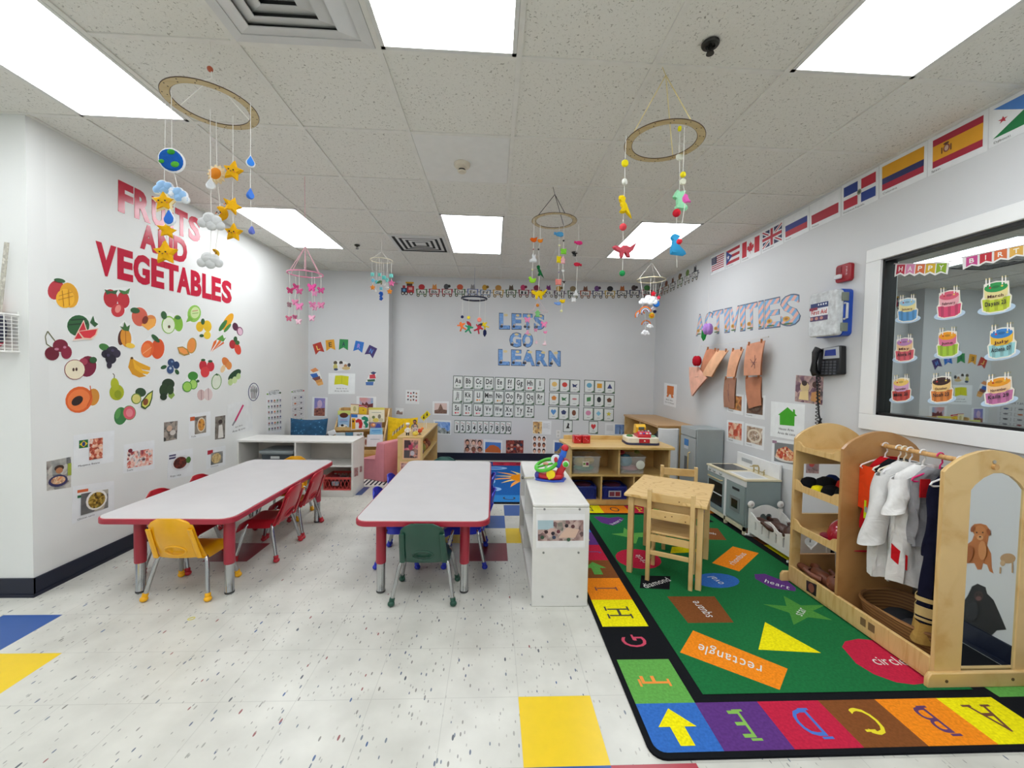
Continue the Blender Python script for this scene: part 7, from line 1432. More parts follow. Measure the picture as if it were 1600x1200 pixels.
for k in range(4): lab.ball((-.1176, .0-.022*k+.03, .236), (.0006, .007, .007), C('#e8ecf4'), 8)
for k in range(3): lab.ball((-.1176, .09-.045*k, .138), (.0006, .016, .012), C('#c08880'), 8)
V_, F_, W_ = layout('First Aid', 'b'); lab.add([(-.1176, .095-.14*p[0]/W_, .168+.033*p[1]) for p in V_], F_, C('#c02c28')); lab.build('front_label', t, smooth=False)
MB().tube([(-.06, -.128, .225), (-.06, -.15, .22), (-.06, -.15, .12), (-.06, -.128, .115)], .008, C('#c9ccce', .3)).build('handle', t)
for z in (.27, .06): MB().bx(-.085, -.035, -.136, -.126, z-.03, z+.03, C('#7c8478', .4)).build('latch', t, .004)
ct = MB()
for k in range(9): ct.ball((-.085, -.09+.02*k, .04+.02*(k % 3)), (.02, .014, .012), C(['#b8c4d0', '#e0e0dc', '#7a98b8'][k % 3]), 8)
ct.build('contents', t)
t = thing('fire_alarm_strobe', 'red fire alarm strobe high on the right wall above the first aid case', 'fire alarm', (XR, 2.785, 2.045)); rd_ = C('#a01624', .3)
MB().ext(rrect(-.062, .062, 0, .125, .02), 'X', -.03, .002, rd_).build('housing', t, .006); MB().ext(rrect(.0, .055, .025, .055, .008), 'X', -.052, -.03, C('#e4e6e8', .1)).build('strobe_lens', t, .004); MB().bx(-.033, -.029, .01, .05, .07, .11, C('#84101c')).build('sounder_grille', t)
V_, F_, W_ = layout('FIRE'); MB().add([(-.0335, -.03-.012*p[1], .1-.06*p[0]/W_) for p in V_], F_, C('#e0c8c8')).build('lettering', t, smooth=False)
# telephone
t = thing('wall_telephone', 'black office telephone with a blue display mounted on the right wall', 'telephone', (XR, 2.86, 1.37)); bk_ = C('#16171a', .35)
MB().ext([(-.115, .02), (.10, .0), (.085, .21), (-.105, .225)], 'X', -.05, 0, bk_).build('base', t, .01)
MB().ext([(-.105, .135), (.035, .13), (.03, .21), (-.098, .218)], 'X', -.056, -.049, C('#aeb2b6', .3)).build('display_bezel', t, .003); MB().ext([(-.08, .155), (.018, .153), (.013, .195), (-.075, .2)], 'X', -.058, -.055, C('#2a3c8c', .2)).build('display', t)
ks = MB()
for i in range(4):
    for j in range(5): ks.bx(-.056, -.049, .02-.034*i, .02-.034*i+.022, .02+.021*j, .033+.021*j, C('#4c4f54', .5))
ks.build('keys', t)
MB().tube([(-.065, .082, .02), (-.085, .080, .05), (-.085, .075, .11), (-.085, .068, .18), (-.068, .062, .21)], [.028, .024, .018, .024, .028], C('#121316', .25), 12).build('handset', t)
c_ = []
for k in range(150):
    a = k*.62; z = 1.385-.40*k/150; c_.append((XR-.045+.011*math.cos(a), 2.935+.011*math.sin(a)+.0*k, z+.0))
MB().tube([(p[0]-XR, p[1]-2.86, p[2]-1.37) for p in c_], .0035, bk_, 5).build('coiled_cord', t)
c2 = [(XR-.04, 2.965, 1.385), (XR-.03, 2.955, 1.2), (XR-.035, 2.93, 1.08), (XR-.03, 2.90, .99), (XR-.02, 2.87, .93)]
MB().tube([(p[0]-XR, p[1]-2.86, p[2]-1.37) for p in c2], .006, bk_, 6).tube([(-.035, .05, -.31), (-.03, .1, -.41), (-.02, .12, -.44)], .008, bk_, 6).build('loose_cord', t)
# kraft bags on a string
KP = Plane('X', 2.43); kf = view(KP, 1020, 400, 5)
s0, s1 = hit('X', XR, 1096, 541), hit('X', XR, 1201, 526)
m = MB(); pts = []
for k in range(15): u = k/14; p = s0.lerp(s1, u); p.x = XR-.004-.045*math.sin(PI*u); p.z -= .018*math.sin(PI*u); pts.append(p)
st = m.tube(pts, .0015, C('#d8d4c8'), 5).ball(s0, .006, C('#c8c4b8')).ball(s1, .006, C('#c8c4b8')).build('bag_line'); tag(st, 'thin string tacked to the right wall, holding the row of paper bags', 'string')
def bag(q, off0, off1, label, hue, marks=None, clips=True):
    P = [kf(*p) for p in q]; P = [p+Vector((-(off0 if i < 2 else off1), 0, 0)) for i, p in enumerate(P)]
    t = thing('paper_bag', label, 'paper bag', tuple(P[0]), 0, 'kraft paper bags'); L0 = P[0]
    def g(u, v): return (P[0]*(1-u)*(1-v)+P[1]*u*(1-v)+P[2]*u*v+P[3]*(1-u)*v)-L0+Vector((-.006*math.sin(PI*u)-.01*math.sin(PI*v), 0, 0))
    n = (P[1]-P[0]).cross(P[3]-P[0]).normalized(); 
    if n.x > 0: n = -n
    MB().sheet(g, 10, 14, .002, C(hue, .8, var=.05, scale=12)).build('front_sheet', t); MB().sheet(lambda u, v: Vector(g(u, v))-n*(.004+.012*v), 10, 14, .002, C(shade(hue, .86), .8)).build('back_sheet', t)
    if clips:
        for u in (.15, .85): c = Vector(g(u, 0)); MB().box(c+Vector((-.004, 0, .002)), (.016, .008, .035), C('#b4744c', .6)).build('clip', t)
    if marks:
        m = MB()
        for (a, b) in marks: m.tube([Vector(g(*a))+n*.003, Vector(g(*b))+n*.003], .0016, C('#6a4a5a'), 4)
        m.build('pen_marks', t)
    return t
bag(((430, 722), (512, 735), (450, 930), (375, 925)), .01, .02, 'brown paper bag, first on the left of the string', '#d08a68')
bag(((512, 738), (602, 738), (492, 945), (415, 932)), .015, .05, 'light brown paper bag, second on the string, swinging out', '#eab48c')
bag(((634, 736), (726, 726), (668, 945), (606, 945)), .02, .04, 'light brown paper bag, third on the string', '#e4a984')
bag(((745, 692), (885, 660), (856, 930), (727, 935)), .01, .02, 'largest brown paper bag with pen scribbles, right end of the string', '#d89878', [((.4, .5), (.7, .7)), ((.5, .75), (.75, .5)), ((.65, .4), (.7, .8)), ((.45, .6), (.8, .62))])
bag(((525, 955), (614, 950), (606, 1190), (524, 1178)), -.053, -.045, 'dark brown paper bag hanging lower left, above the dish cards', '#a87860', [((.5, .2), (.55, .6)), ((.4, .4), (.6, .8))])
bag(((682, 948), (808, 942), (812, 1165), (714, 1192)), -.053, -.045, 'wide brown paper bag hanging lower right, over a dish card', '#c08060')
bag(((303, 868), (380, 868), (458, 952), (335, 1098)), .03, .05, 'pink-tinted paper bag at far left under the red felt tulip', '#eeb49c', [((.5, .5), (.7, .6))], False)
# tulip string
q = hit('X', 2.36, 1113, 345); yT = hit('X', 2.36, 1104, 520).y
t = thing('tulip_string', 'long white thread hung from the ceiling with purple and red felt tulips', 'hanging decoration', (2.36, yT, HC))
pt = hit('X', 2.36, 1106, 514); pl_ = hit('X', 2.36, 1099, 525); pr_ = hit('X', 2.36, 1089, 564)
rel = lambda p: (p.x-2.36, p.y-yT, p.z-HC)
MB().tube([(0, 0, 0), rel(pt), rel(hit('X', 2.36, 1095, 530)), rel(pr_)], .0016, C('#e4e2de'), 5).build('thread', t)
def tul(c, r, hx, nm):
    m = MB(); c = Vector(c)
    for k in range(4): a = PI/2*k; m.ball(c+Vector((.35*r*math.cos(a), .35*r*math.sin(a), 0)), (r*.62, r*.62, r*1.1), FAB(hx), 10)
    return m.build(nm, t)
tul(rel(pt), .058, '#b084cc', 'purple_tulip'); tul(rel(pr_), .055, '#b01c2c', 'red_tulip')
m = MB(); c = Vector(rel(pl_))
m.puff([c+Vector((0, -s_*.0+a*.9, b)) for a, b, s_ in ((-.09, .03, 1), (-.03, .0, 1), (0, .05, 1), (.045, .075, 1), (.055, -.01, 1), (.0, -.06, 1), (-.05, -.04, 1))], .012, FAB('#1f7a38')).build('green_leaf', t)
# wire basket on the pier
t = thing('wall_basket', 'white metal wall basket of craft supplies at the far left photo edge', 'basket', (-2.79, YP, 1.42)); wm = C('#e2e2de', .3); m = MB()
MB().bx(-.16, .085, -.004, 0, 0, .23, C('#d9dad6', .4)).build('back_plate', t)
for z in (.002, .21): m.tube([(-.16, -.09, z), (.06, -.09, z), (.085, -.07, z), (.085, 0, z)], .006, wm, 8)
for k in range(10):
    z = .02+.02*k; m.tube([(-.16, -.09, z), (.06, -.09, z), (.085, -.07, z), (.085, 0, z)], .0022, wm, 5)
for k in range(11): x = -.16+.022*k; m.tube([(x, -.09, 0), (x, -.09, .21)], .0022, wm, 5)
for y in (-.07, -.035): m.tube([(.085, y, 0), (.085, y, .21)], .0025, wm, 5)
m.build('wire_front', t)
o = MB().ball((-2.84, 2.40, 1.67), (.05, .03, .05), C('#d83a6a', .7)).ball((-2.81, 2.41, 1.66), (.03, .03, .035), C('#e08a3c', .7)).ball((-2.86, 2.4, 1.6), (.06, .03, .08), C('#e8a8b8', .7)).ball((-2.76, 2.4, 1.55), (.04, .03, .09), C('#3a3c50', .7)).ball((-2.78, 2.4, 1.48), (.04, .03, .04), C('#c83a54', .7)).build('craft_supplies'); tag(o, 'pink and orange craft pieces filling the white wall basket', 'craft supplies')
o = MB().box((-2.745, 2.41, 1.78), (.022, .006, .5), P_(['#c8c4b4', '#a8a498', '#dcd8cc'], 90, 60), M=Matrix.Rotation(.12, 4, 'Y')).build('long_ruler'); tag(o, 'long worn ruler standing in the white wall basket', 'ruler')
t = thing('hair_tie', 'small yellow hair tie lying on the floor in front of the left table', 'hair tie', tuple(hit('Z', 0.0, 299, 967)), .4); MB().tube([(.016*math.cos(a), .011*math.sin(a), .002) for a in [2*PI*k/16 for k in range(16)]], .0018, C('#d8cc40'), 5, True).build('band', t)
# ------------------------------------------------------------------ hanging mobiles
STR = C('#e4e3dc', .6, var=0)
OUT = {
 'star': star(0, 0, 1, .52), 'disc': ell(0, 0, 1, 1, 0, 20), 'oval': ell(0, 0, 1, .82, 25, 20), 'cloud': cloud(0, 0, .9, .75), 'drop': drop(0, .1, .68, 1.05),
 'moon': [(math.cos(t), math.sin(t)) for t in [math.radians(a) for a in range(-120, 121, 16)]]+[(.32+.78*math.cos(t)*.8-.35, .82*math.sin(t)) for t in [math.radians(a) for a in range(110, -111, -18)]],
 'butterfly': [(0, -.35), (.25, -.75), (.8, -1), (1.1, -.6), (.85, -.1), (.55, .05), (.8, .45), (.6, .95), (.25, .75), (0, .3), (-.25, .75), (-.6, .95), (-.8, .45), (-.55, .05), (-.85, -.1), (-1.1, -.6), (-.8, -1), (-.25, -.75)],
 'bird': [(-1, -.1), (-.6, -.5), (-.1, -.35), (.5, -.45), (1, -.75), (.8, -.1), (.75, .4), (.2, .7), (-.4, .6), (-.75, .25)],
 'whale': [(-1.1, -.45), (-.75, -.25), (-.2, -.5), (.6, -.5), (1, -.1), (.95, .35), (.3, .55), (-.5, .4), (-.85, .05), (-1.15, .1)],
 'bear': [(-.8, -1), (-.35, -.8), (.35, -.8), (.8, -1), (.95, -.4), (.8, .3), (.9, .9), (.3, .8), (-.3, .8), (-.9, .9), (-.8, .3), (-.95, -.4)],
 'rabbit': [(-.15, -1.1), (.1, -.5), (.45, -1.1), (.55, -.4), (.5, -.1), (.9, .5), (.8, 1), (-.9, 1), (-1, .5), (-.3, -.05), (-.4, -.5)],
 'trex': [(-.5, -1), (-.1, -1.05), (.15, -.85), (.1, -.6), (.05, -.45), (.35, -.1), (.5, .25), (.75, .75), (1.0, 1.25), (.5, .85), (.2, .55), (.1, .7), (-.3, .75), (-.55, .6), (-.35, .45), (-.15, .3), (-.3, .0), (-.45, -.15), (-.3, -.3), (-.35, -.55), (-.6, -.65), (-.65, -.85)],
 'dragon': [(-.3, -1.05), (0, -.85), (.75, -1), (.3, -.75), (.35, -.3), (.45, .35), (.9, .65), (1.1, .75), (.8, 1), (.2, 1), (-.5, .95), (-.6, .75), (-.35, .6), (-.45, 0), (-.35, -.45), (-.9, -.3), (-.6, -.75)],
 'longneck': [(-.5, -1), (-.2, -1.1), (.3, -.95), (.1, -.8), (-.05, -.6), (.0, -.1), (.4, .25), (1.1, .75), (.7, .95), (-.7, .85), (-.75, .5), (-.6, -.0), (-.5, -.5), (-.75, -.75)],
 'stego': [(-1.1, -.35), (-.8, -.55), (-.3, -.3), (.0, -.55), (.4, -.5), (.75, -.3), (1.35, -.8), (.95, .0), (.6, .3), (.65, .8), (.35, .8), (.25, .35), (-.15, .35), (-.15, .8), (-.4, .8), (-.45, .2), (-.85, .0)],
 'duck': [(-1, -.45), (-.7, -.85), (-.3, -.8), (-.1, -.3), (.5, -.2), (1, -.5), (.95, .3), (.5, .75), (-.4, .75), (-.75, .3), (-.7, -.2)],
 'plane': [(-1, -.5), (-.3, -.35), (.3, -.6), (.9, -.5), (.3, -.2), (.3, .5), (-.2, .6), (-.1, 0), (-.8, -.1)],
 'figure': [(-.25, -.9), (.2, -1), (.3, -.55), (.95, -.5), (.9, -.2), (.3, -.15), (.3, .3), (.85, .95), (.55, 1.1), (.0, .45), (-.5, 1.05), (-.8, .9), (-.3, .2), (-.35, -.2), (-.95, -.35), (-.9, -.6), (-.3, -.5)],
 'cube': [(-.8, -.8), (.8, -.8), (.8, .8), (-.8, .8)], 'seahorse': [(-.2, -1.1), (.4, -.9), (.5, -.4), (.2, .1), (.5, .6), (.1, 1.1), (-.4, .9), (-.1, .6), (-.4, .2), (-.2, -.3), (-.6, -.6)],
 'shell': [(-.9, -.1), (-.5, -.8), (0, -1), (.5, -.8), (.9, -.1), (.3, .6), (.4, .9), (-.4, .9), (-.3, .6)],
 'leafy': [(0, -1), (.45, -.45), (.5, .25), (.15, .9), (-.05, 1), (-.35, .4), (-.35, -.4)],
 'rainbow': [(math.cos(t), -math.sin(t)+.2) for t in [math.radians(a) for a in range(0, 181, 12)]]+[(.5*math.cos(t), -.5*math.sin(t)+.2) for t in [math.radians(a) for a in range(180, -1, -15)]],
 'doll': [(-.25, -1.1), (.25, -1.1), (.35, -.6), (.8, -.2), (.45, .0), (.6, .9), (-.6, .9), (-.45, .0), (-.8, -.2), (-.35, -.6)],
}
SUNR = [((1 if k % 2 else .72)*math.cos(PI*k/13), (1 if k % 2 else .72)*math.sin(PI*k/13)) for k in range(26)]
OUT['sun'] = SUNR
NM = {'star': 'felt_star', 'disc': 'felt_disc', 'oval': 'felt_globe', 'cloud': 'felt_cloud', 'drop': 'felt_raindrop', 'moon': 'felt_moon', 'butterfly': 'paper_butterfly', 'bird': 'felt_bird', 'whale': 'felt_whale', 'bear': 'felt_bear', 'rabbit': 'felt_rabbit', 'trex': 'felt_dinosaur', 'dragon': 'felt_dinosaur', 'longneck': 'felt_dinosaur', 'stego': 'felt_dinosaur', 'duck': 'felt_duck', 'plane': 'felt_plane', 'figure': 'jumping_figure', 'cube': 'felt_cube', 'seahorse': 'felt_seahorse', 'shell': 'felt_shell', 'leafy': 'felt_leaf', 'rainbow': 'felt_rainbow', 'doll': 'felt_doll', 'ball': 'felt_ball', 'sun': 'felt_sun', 'bead': 'bead'}
def ornament(t, O0, px, py, Yp, kind, sz, col, yaw=0, rot=0, aspect=1, face=False, edge=None, lab=None, tex=None):
    c = hit('Y', Yp, px, py)-O0; s = sz*Yp/FO; cy, sy = math.cos(math.radians(yaw)), math.sin(math.radians(yaw)); m = MB(); mat = tex or FAB(col)
    if kind == 'ball': m.ball(c, s, mat, 14)
    elif kind == 'bead': m.ball(c, s, C(col, .4), 10)
    else:
        a = math.radians(rot); P = lambda x, y, k=0: c+Vector(((x*math.cos(a)-y*math.sin(a))*s*aspect*cy-k*sy, (x*math.cos(a)-y*math.sin(a))*s*aspect*sy-k*cy*1, -(x*math.sin(a)+y*math.cos(a))*s))
        th = .012+.22*s
        if kind == 'cloud':
            for x, y, r in ((-.62, .15, .40), (-.2, -.22, .50), (.3, -.12, .46), (.68, .18, .36), (.05, .2, .46)):
                if edge: q = P(x, y, -.004); m.ball(q, (r*s*1.12, .012, r*s*1.1), FAB(edge), 12)
                m.ball(P(x, y), (r*s, r*s*.45, r*s*.95), mat, 12)
        elif edge: m.puff([P(x*1.0, y*1.0) for x, y in OUT[kind]], th*.6, FAB(edge)); m.puff([P(x*(.95 if kind == 'oval' else .9), y*(.95 if kind == 'oval' else .9)) for x, y in OUT[kind]], th, mat)
        elif kind == 'rainbow':
            for r, cc in ((1, '#c8502c'), (.86, '#e8a850'), (.74, '#3c84b8'), (.6, '#e4e4e0'), (.48, '#8a5a7a')): m.tube([P(r*math.cos(q), .3-r*math.sin(q)) for q in [math.radians(k) for k in range(0, 181, 15)]], s*.075, FAB(cc), 6)
        else: m.puff([P(x, y) for x, y in OUT[kind]], th, mat)
        if face:
            f = -1 if True else 1; k = th*.62+.002
            for ex in (-.22, .22): m.ball(P(ex, -.02, k), .0035, C('#2a1c14'), 6)
            m.ball(P(0, .12, k), (.004, .002, .002), C('#5a2a18'), 6)
            for ex in (-.34, .34): m.ball(P(ex, .12, k), (.004, .002, .003), C('#e07828'), 6)
        if kind == 'oval':
            k = th*.62+.0015
            for x, y, r, g in ((.05, -.5, .28, '#3c9a3c'), (-.5, .25, .2, '#44a03c'), (.42, .3, .3, '#58b03c')): m.ball(P(x, y, k*.8), (r*s, .004, r*s*.7), FAB(g), 10)
        if kind == 'sun': m.ball(P(0, 0, th*.3), (s*.6, th*.7, s*.6), FAB('#e08a2c'), 14)
    o = m.build(NM[kind], t)
    if lab: o['label'] = lab
    return o
def mobile(label, hook, ring, r, style, strands, susp=3, col=None, scol=None, top=None, name='hanging_mobile', group=None):
    h = hit('Z', HC, *hook) if len(hook) == 2 else Vector(hook); zc = hit('Y', h.y, *ring).z
    if len(hook) == 2 and abs(ring[0]-hook[0]) < 6: h.x = hit('Y', h.y, *ring).x if False else h.x
    t = thing(name, label, 'mobile', tuple(h), 0, group); dz = zc-h.z; sm = C(scol, .6) if scol else STR
    sc = hit('Y', h.y, *ring)-h; cx = sc.x
    # hoop
    if style == 'flat':
        m = MB(); n = 48; V = []; F = []; wd = r*.14; wm_ = wood('#cdb98a', '#bfa774', (0, 0, 0), .8)
        for rr, z in ((r, 0), (r-wd*1.3, 0), (r-wd*1.3, .004), (r, .004)): V += [(cx+rr*math.cos(2*PI*k/n), rr*math.sin(2*PI*k/n), dz+z) for k in range(n)]
        for l in range(4):
            for k in range(n): j = (k+1) % n; q = (l+1) % 4; F.append((l*n+k, l*n+j, q*n+j, q*n+k))
        m.add(V, F, wm_); hh = m
        for k in range(14):
            for rr in (r-.3*wd, r-.95*wd): a = 2*PI*(k+.15*(rr == r-.3*wd))/14; hh.lathe([(.0028, 0), (.0028, -.0006)], (cx+rr*math.cos(a), rr*math.sin(a), dz-.0001), C('#3a2c1c'), 8)
        R = m.build('wooden_hoop', t); e_ = MB()
        for rr in (r+.0005, r-wd*1.3-.0005): e_.tube([(cx+rr*math.cos(2*PI*k/n), rr*math.sin(2*PI*k/n), dz+.002) for k in range(n)], .002, C('#4a3420'), 5, True)
        e_.build('burnt_edge', R)
    else: MB().tube([(cx+r*math.cos(2*PI*k/36), r*math.sin(2*PI*k/36), dz) for k in range(36)], style, C(col, .5), 8, True).build('hoop', t)
    zt_ = dz+(top if top else r*.8); zt_ = min(zt_, -.01); s = MB(); s.tube([(0, 0, 0), (cx, 0, zt_)], .0018, sm, 5)
    for k in range(susp): a = 2*PI*k/susp+.9; s.tube([(cx, 0, zt_), (cx+r*.93*math.cos(a), r*.93*math.sin(a), dz+.003)], .0018 if not scol else .0024, sm, 5)
    s.build('suspension_cord', t)
    for st in strands:
        dy, x0, items = st[0], st[1], st[2]; Yp = h.y+dy; A = hit('Y', Yp, x0, items[0][1])-h; pts = [Vector((A.x, dy, dz))]
        for it in items: pts.append(hit('Y', Yp, it[0], it[1])-h)
        if len(st) > 3: pts.append(hit('Y', Yp, *st[3])-h)
        MB().tube(pts, .0013 if h.y < 3 else .0018, STR, 5).build('thread', t)
        for it in items: ornament(t, h, it[0], it[1], Yp-.004, *it[2:3], *it[3:5], **(it[5] if len(it) > 5 else {}))
    return t
def vw(x0, y0, s): return lambda x, y: (x0+x/s, y0+y/s)
g = vw(230, 220, 4.533); YS, LB = '#eeb41c', '#9cc4ec'
def T_(g, L): return [(*g(i[0], i[1]), *i[2:]) for i in L]
t1 = mobile('large wooden hoop mobile with earth, clouds, stars and raindrops at upper left', (328, 65), (331, 166), .172, 'flat', [
 (-.10, g(175, 0)[0], T_(g, [(175, 140, 'oval', 21, '#1c5cb0', dict(rot=8, edge='#e4e6e6', lab='felt planet earth')), (225, 385, 'cloud', 15, LB, dict(rot=20, edge='#e6eaee')), (160, 535, 'drop', 12.5, '#3c78d8', dict(edge='#e8ecf0'))])),
 (-.02, g(137, 0)[0], T_(g, [(120, 335, 'cloud', 16, LB, dict(edge='#e6eaee')), (125, 435, 'star', 19, YS, dict(face=True, edge='#f4e4b0', aspect=1.1)), (140, 635, 'star', 13, YS, dict(face=True, yaw=58)), (130, 795, 'star', 19, YS, dict(face=True))])),
 (.02, g(448, 0)[0], T_(g, [(450, 300, 'drop', 9, '#e2e4e4', dict(rot=0, yaw=30, lab='white felt seashell shape')), (455, 575, 'cloud', 20, '#d4d6d6', dict(rot=8)), (445, 850, 'cloud', 19, '#d4d6d6')])),
 (.10, g(490, 0)[0], T_(g, [(495, 240, 'sun', 15, '#ecd8b0', dict(lab='felt sun with pale rays')), (520, 515, 'moon', 11, '#e0a818', dict(face=True)), (480, 795, 'moon', 6, '#e0b030', dict(yaw=60))])),
 (.06, g(608, 0)[0], T_(g, [(608, 215, 'star', 16, YS, dict(face=True, rot=12)), (603, 460, 'star', 14, YS, dict(face=True, rot=15, yaw=50)), (612, 650, 'star', 14.5, YS, dict(face=True, rot=4))])),
 (-.04, g(732, 0)[0], T_(g, [(732, 140, 'drop', 9, '#3c84e0', dict(edge='#e8ecf0', yaw=35)), (730, 370, 'drop', 8, '#4a80dc', dict(yaw=60)), (740, 630, 'drop', 6, '#6a78c8', dict(yaw=75))]))], 3, top=.12)
MB().ball((hit('Y', t1.location.y, 327, 165)-t1.location).xz[0:1] and (0.0, 0, -.115), .012, C('#a8502c', .4), 12).build('wooden_bead', t1)
g = vw(940, 230, 3.969)
mobile('large wooden hoop mobile with felt dinosaurs, hung at upper right', (1035, 105), (1037, 223), .172, 'flat', [
 (-.04, g(148, 0)[0], T_(g, [(145, 100, 'disc', 5.6, '#e8d820'), (143, 215, 'disc', 5.2, '#e4e6dc', dict(yaw=45)), (138, 365, 'trex', 16, '#e8c818', dict(aspect=.85, lab='yellow felt dinosaur')), (133, 495, 'ball', 5.6, '#e05058'), (135, 640, 'stego', 15, '#c0505c', dict(aspect=1.1, lab='red and cream felt dinosaur', rot=-4)), (128, 782, 'ball', 4.6, '#2c9454', dict())])),
 (.10, g(482, 0)[0], T_(g, [(484, -115, 'disc', 4, '#e8e020', dict(yaw=70)), (484, 60, 'disc', 6.2, '#e2e4d4'), (483, 330, 'dragon', 16, '#9adcb0', dict(aspect=.8, lab='pale green felt dinosaur')), (465, 408, 'ball', 6.2, '#cc2838'), (465, 610, 'longneck', 17, '#3c9cd0', dict(aspect=.85, lab='blue felt dinosaur'))]), g(467, 745)),
 (-.12, g(505, 0)[0], T_(g, [(505, 170, 'disc', 4.6, '#ecdc28', dict(yaw=30)), (503, 215, 'disc', 5.2, '#dfe2cc'), (522, 320, 'bird', 8, '#e868b8', dict(rot=70, lab='pink felt wings')), (482, 585, 'ball', 4.4, '#e03844')]))], 3, scol='#d8c890', top=.30)
g = vw(810, 340, 5.95)
mobile('wooden hoop mobile on dark cord with felt birds, whale and animals', (864, 292), (866, 346), .168, 'flat', [
 (-.04, g(142, 0)[0], T_(g, [(142, 205, 'bird', 6, '#e0641c'), (140, 295, 'bead', 1.3, '#b87070'), (140, 378, 'rabbit', 6.5, '#e2e4e6'), (130, 485, 'bead', 1.6, '#e4e0a8'), (128, 580, 'duck', 6.2, '#a0e03c')])),
 (.06, g(200, 0)[0], T_(g, [(203, 215, 'bird', 4.8, '#ec8c28'), (187, 295, 'bead', 1.6, '#2a2426'), (197, 500, 'trex', 9.5, '#1c6a3c', dict(aspect=.7, rot=-6)), (185, 710, 'stego', 10.5, '#f0cc18', dict(lab='yellow felt animal'))])),
 (.10, g(378, 0)[0], T_(g, [(380, 155, 'whale', 7.5, '#5aa8dc'), (380, 258, 'bead', 1.8, '#e0dca8'), (376, 390, 'bear', 6.2, '#f0d818', dict(aspect=.65, rot=3)), (376, 508, 'bead', 1.2, '#8a7a9a'), (372, 600, 'bear', 5.4, '#f09088'), (366, 800, 'whale', 5, '#7aa4e8')])),
 (-.03, g(420, 0)[0], T_(g, [(420, 215, 'bead', 1.5, '#2a2a2c'), (420, 315, 'bear', 5, '#8ce048'), (415, 400, 'doll', 5.5, '#eeb4bc'), (415, 495, 'bead', 2.2, '#e8e8e6'), (425, 600, 'plane', 3.2, '#2a1c24'), (410, 775, 'bird', 5, '#ecc41c'), (400, 868, 'bead', 2, '#e8e8a8')])),
 (.04, g(555, 0)[0], T_(g, [(560, 235, 'whale', 6.2, '#e83c84'), (528, 345, 'plane', 5, '#2c2e32'), (550, 435, 'whale', 6, '#cc2c44', dict(rot=180)), (535, 700, 'rabbit', 4.5, '#e4e6e8'), (515, 765, 'cube', 4.2, '#e6e8e8')]))], 3, scol='#22242c', top=.20)
g = vw(440, 400, 10.9)
def bf(x, y, s, c='#e468a4', **k): return (x, y, 'butterfly', s, c, dict(k))
mobile('pink hoop mobile with rows of pink paper butterflies near the left wall', (476, 276), (477, 428), .119, .0045, [
 (-.02, g(135, 0)[0], T_(g, [bf(145, 590, 5, '#c8507c', yaw=50), bf(132, 830, 4, '#a08088', yaw=80), bf(125, 1065, 4.5, '#d0708c', yaw=40)])),
 (.08, g(240, 0)[0], T_(g, [bf(245, 530, 5, '#cc4c84', yaw=45, rot=10), bf(230, 790, 5, '#e490b4'), bf(225, 1040, 3.6, '#c86c90', yaw=60)])),
 (-.09, g(300, 0)[0], T_(g, [bf(300, 600, 5, '#dc6ca0', yaw=40), bf(300, 860, 6, '#e888b8'), bf(290, 1120, 4.5, '#eec4d4')])),
 (-.06, g(517, 0)[0], T_(g, [bf(515, 540, 6.5, '#e85ca4'), bf(525, 830, 5, '#e488b4', yaw=40), bf(515, 1060, 5, '#ecb4cc')])),
 (.1, g(560, 0)[0], T_(g, [bf(560, 640, 4.5, '#e89cc4', yaw=20), bf(560, 880, 5, '#eeaccc')])),
 (.0, g(670, 0)[0], T_(g, [bf(670, 585, 5, '#e060a0', yaw=30), bf(672, 840, 5.4, '#e48cb4')]))], 6, '#e890b0', '#e8b4c0', .20)
g = vw(560, 380, 12)
mobile('small pale hoop mobile with teal cubes, orange starfish and a blue seahorse', (596.5, 362), (596, 407), .108, .004, [
 (-.05, g(248, 0)[0], T_(g, [(262, 585, 'cube', 3.4, '#84dcd4'), (272, 700, 'shell', 3.2, '#7cc8e0'), (268, 830, 'star', 4.8, '#f0943c')])),
 (.05, g(333, 0)[0], T_(g, [(338, 730, 'shell', 3.2, '#70c8cc'), (322, 885, 'drop', 2.2, '#e8e8e4')])),
 (-.09, g(388, 0)[0], T_(g, [(395, 590, 'cube', 3, '#78d4cc'), (390, 725, 'leafy', 4.5, '#4c7a50', dict(rot=60))])),
 (.0, g(430, 0)[0], T_(g, [(430, 740, 'seahorse', 3, '#8a8468'), (425, 850, 'cube', 2.8, '#7cc8d8'), (425, 990, 'seahorse', 6.5, '#2c5cb4')])),
 (.08, g(470, 0)[0], T_(g, [(478, 645, 'cube', 3.6, '#6cd0c8'), (475, 780, 'bird', 3.2, '#e6e6e4')])),
 (-.06, g(540, 0)[0], T_(g, [(535, 690, 'shell', 3.6, '#84d8d0'), (535, 835, 'whale', 2.8, '#ececea')])),
 (.02, g(620, 0)[0], T_(g, [(615, 610, 'cube', 3.6, '#84dcd4'), (622, 750, 'star', 5.6, '#f07cb0'), (585, 905, 'star', 5, '#f09438')]))], 4, '#e4dcc0', None, .09)
g = vw(700, 440, 8.89)
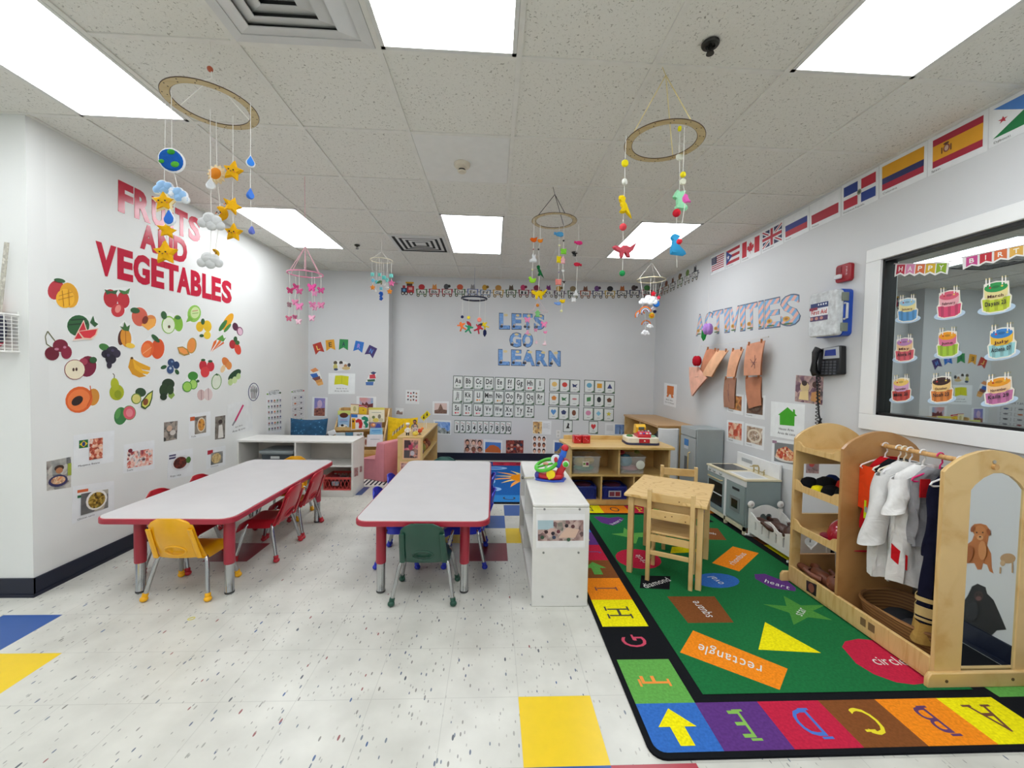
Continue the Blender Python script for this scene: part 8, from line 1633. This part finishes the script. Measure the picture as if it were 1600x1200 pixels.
mobile('dark hoop mobile with colourful jumping felt figures', (742, 418), (741, 466.5), .168, .012, [
 (-.06, g(198, 0)[0], T_(g, [(198, 490, 'disc', 2.4, '#2c2e54'), (190, 620, 'figure', 7, '#e8783c', dict(rot=-20))])),
 (.05, g(288, 0)[0], T_(g, [(286, 500, 'disc', 2.6, '#ecd838'), (290, 590, 'leafy', 6, '#a8303c', dict(rot=-40)), (290, 650, 'figure', 7, '#2c9a6c', dict(rot=10))])),
 (-.05, g(440, 0)[0], T_(g, [(435, 530, 'disc', 3.4, '#ec8470'), (445, 600, 'leafy', 5, '#3c3c3c', dict(rot=60)), (425, 650, 'figure', 7, '#b02c3c', dict(rot=30))])),
 (.03, g(514, 0)[0], T_(g, [(510, 610, 'figure', 6, '#e8cc28', dict(rot=-35)), (508, 710, 'leafy', 6.4, '#22284c')]))], 1, '#1e2234', '#8a94b0', .12)
mobile('small pale pink mobile with a felt doll on top, in front of LETS', (hit('Y', 5.62, 841, 440).x, 5.62, HC), (841, 487), .135, .003, [
 (-.02, 827, [(824, 500, 'butterfly', 4.6, '#ec8cb4'), (826, 511, 'bead', 2.2, '#5a5a64'), (824, 519, 'rabbit', 3.5, '#e8a0c0')]),
 (.06, 838, [(840, 490, 'doll', 6, '#8cd488', dict(lab='green felt doll body')), (837, 516, 'butterfly', 3, '#ec9cbc'), (838, 534, 'drop', 3, '#eccad4')]),
 (-.06, 853, [(850, 507, 'butterfly', 5, '#f08cb8'), (852, 519, 'bird', 3.4, '#ec88b0'), (851, 536, 'rabbit', 3.6, '#f0d4dc')])], 4, '#e4c8d0', '#e4ccd4', .17)
ornament(bpy.data.objects['hanging_mobile.006'] if 'hanging_mobile.006' in bpy.data.objects else t1, Vector((bpy.data.objects['hanging_mobile.006'].location)), 840, 477, 5.6, 'ball', 2.6, '#e08c30', lab='orange felt ball head')
g = vw(970, 400, 9.23)
mobile('pale hoop mobile with felt clouds and rainbows in the right corner', (1017, 409), (1017.5, 437.5), .172, .005, [
 (-.08, g(272, 0)[0], T_(g, [(330, 660, 'cloud', 8, '#e4e8ea'), (270, 840, 'rainbow', 8, '#c8502c', dict(rot=-25))])),
 (-.10, g(425, 0)[0], T_(g, [(420, 640, 'cloud', 12, '#e8ecee'), (350, 790, 'rainbow', 9.5, '#c8502c', dict(rot=-12)), (355, 1110, 'cloud', 7, '#dcdedf')])),
 (.02, g(465, 0)[0], T_(g, [(470, 545, 'star', 5.4, '#cc2434'), (470, 760, 'cloud', 4.6, '#dcd8e0'), (445, 860, 'sun', 5.6, '#ecd018'), (365, 975, 'rainbow', 7.5, '#c8502c'), (420, 1010, 'cloud', 5.4, '#e8eaea')])),
 (.08, g(500, 0)[0], T_(g, [(500, 620, 'cloud', 6, '#eceeee'), (490, 800, 'disc', 2.8, '#2c3050')])),
 (.0, g(590, 0)[0], T_(g, [(545, 600, 'star', 4, '#e03c50'), (512, 690, 'disc', 5.4, '#2c74cc')]))], 3, '#cfc4a0', '#e6e2da', .22)
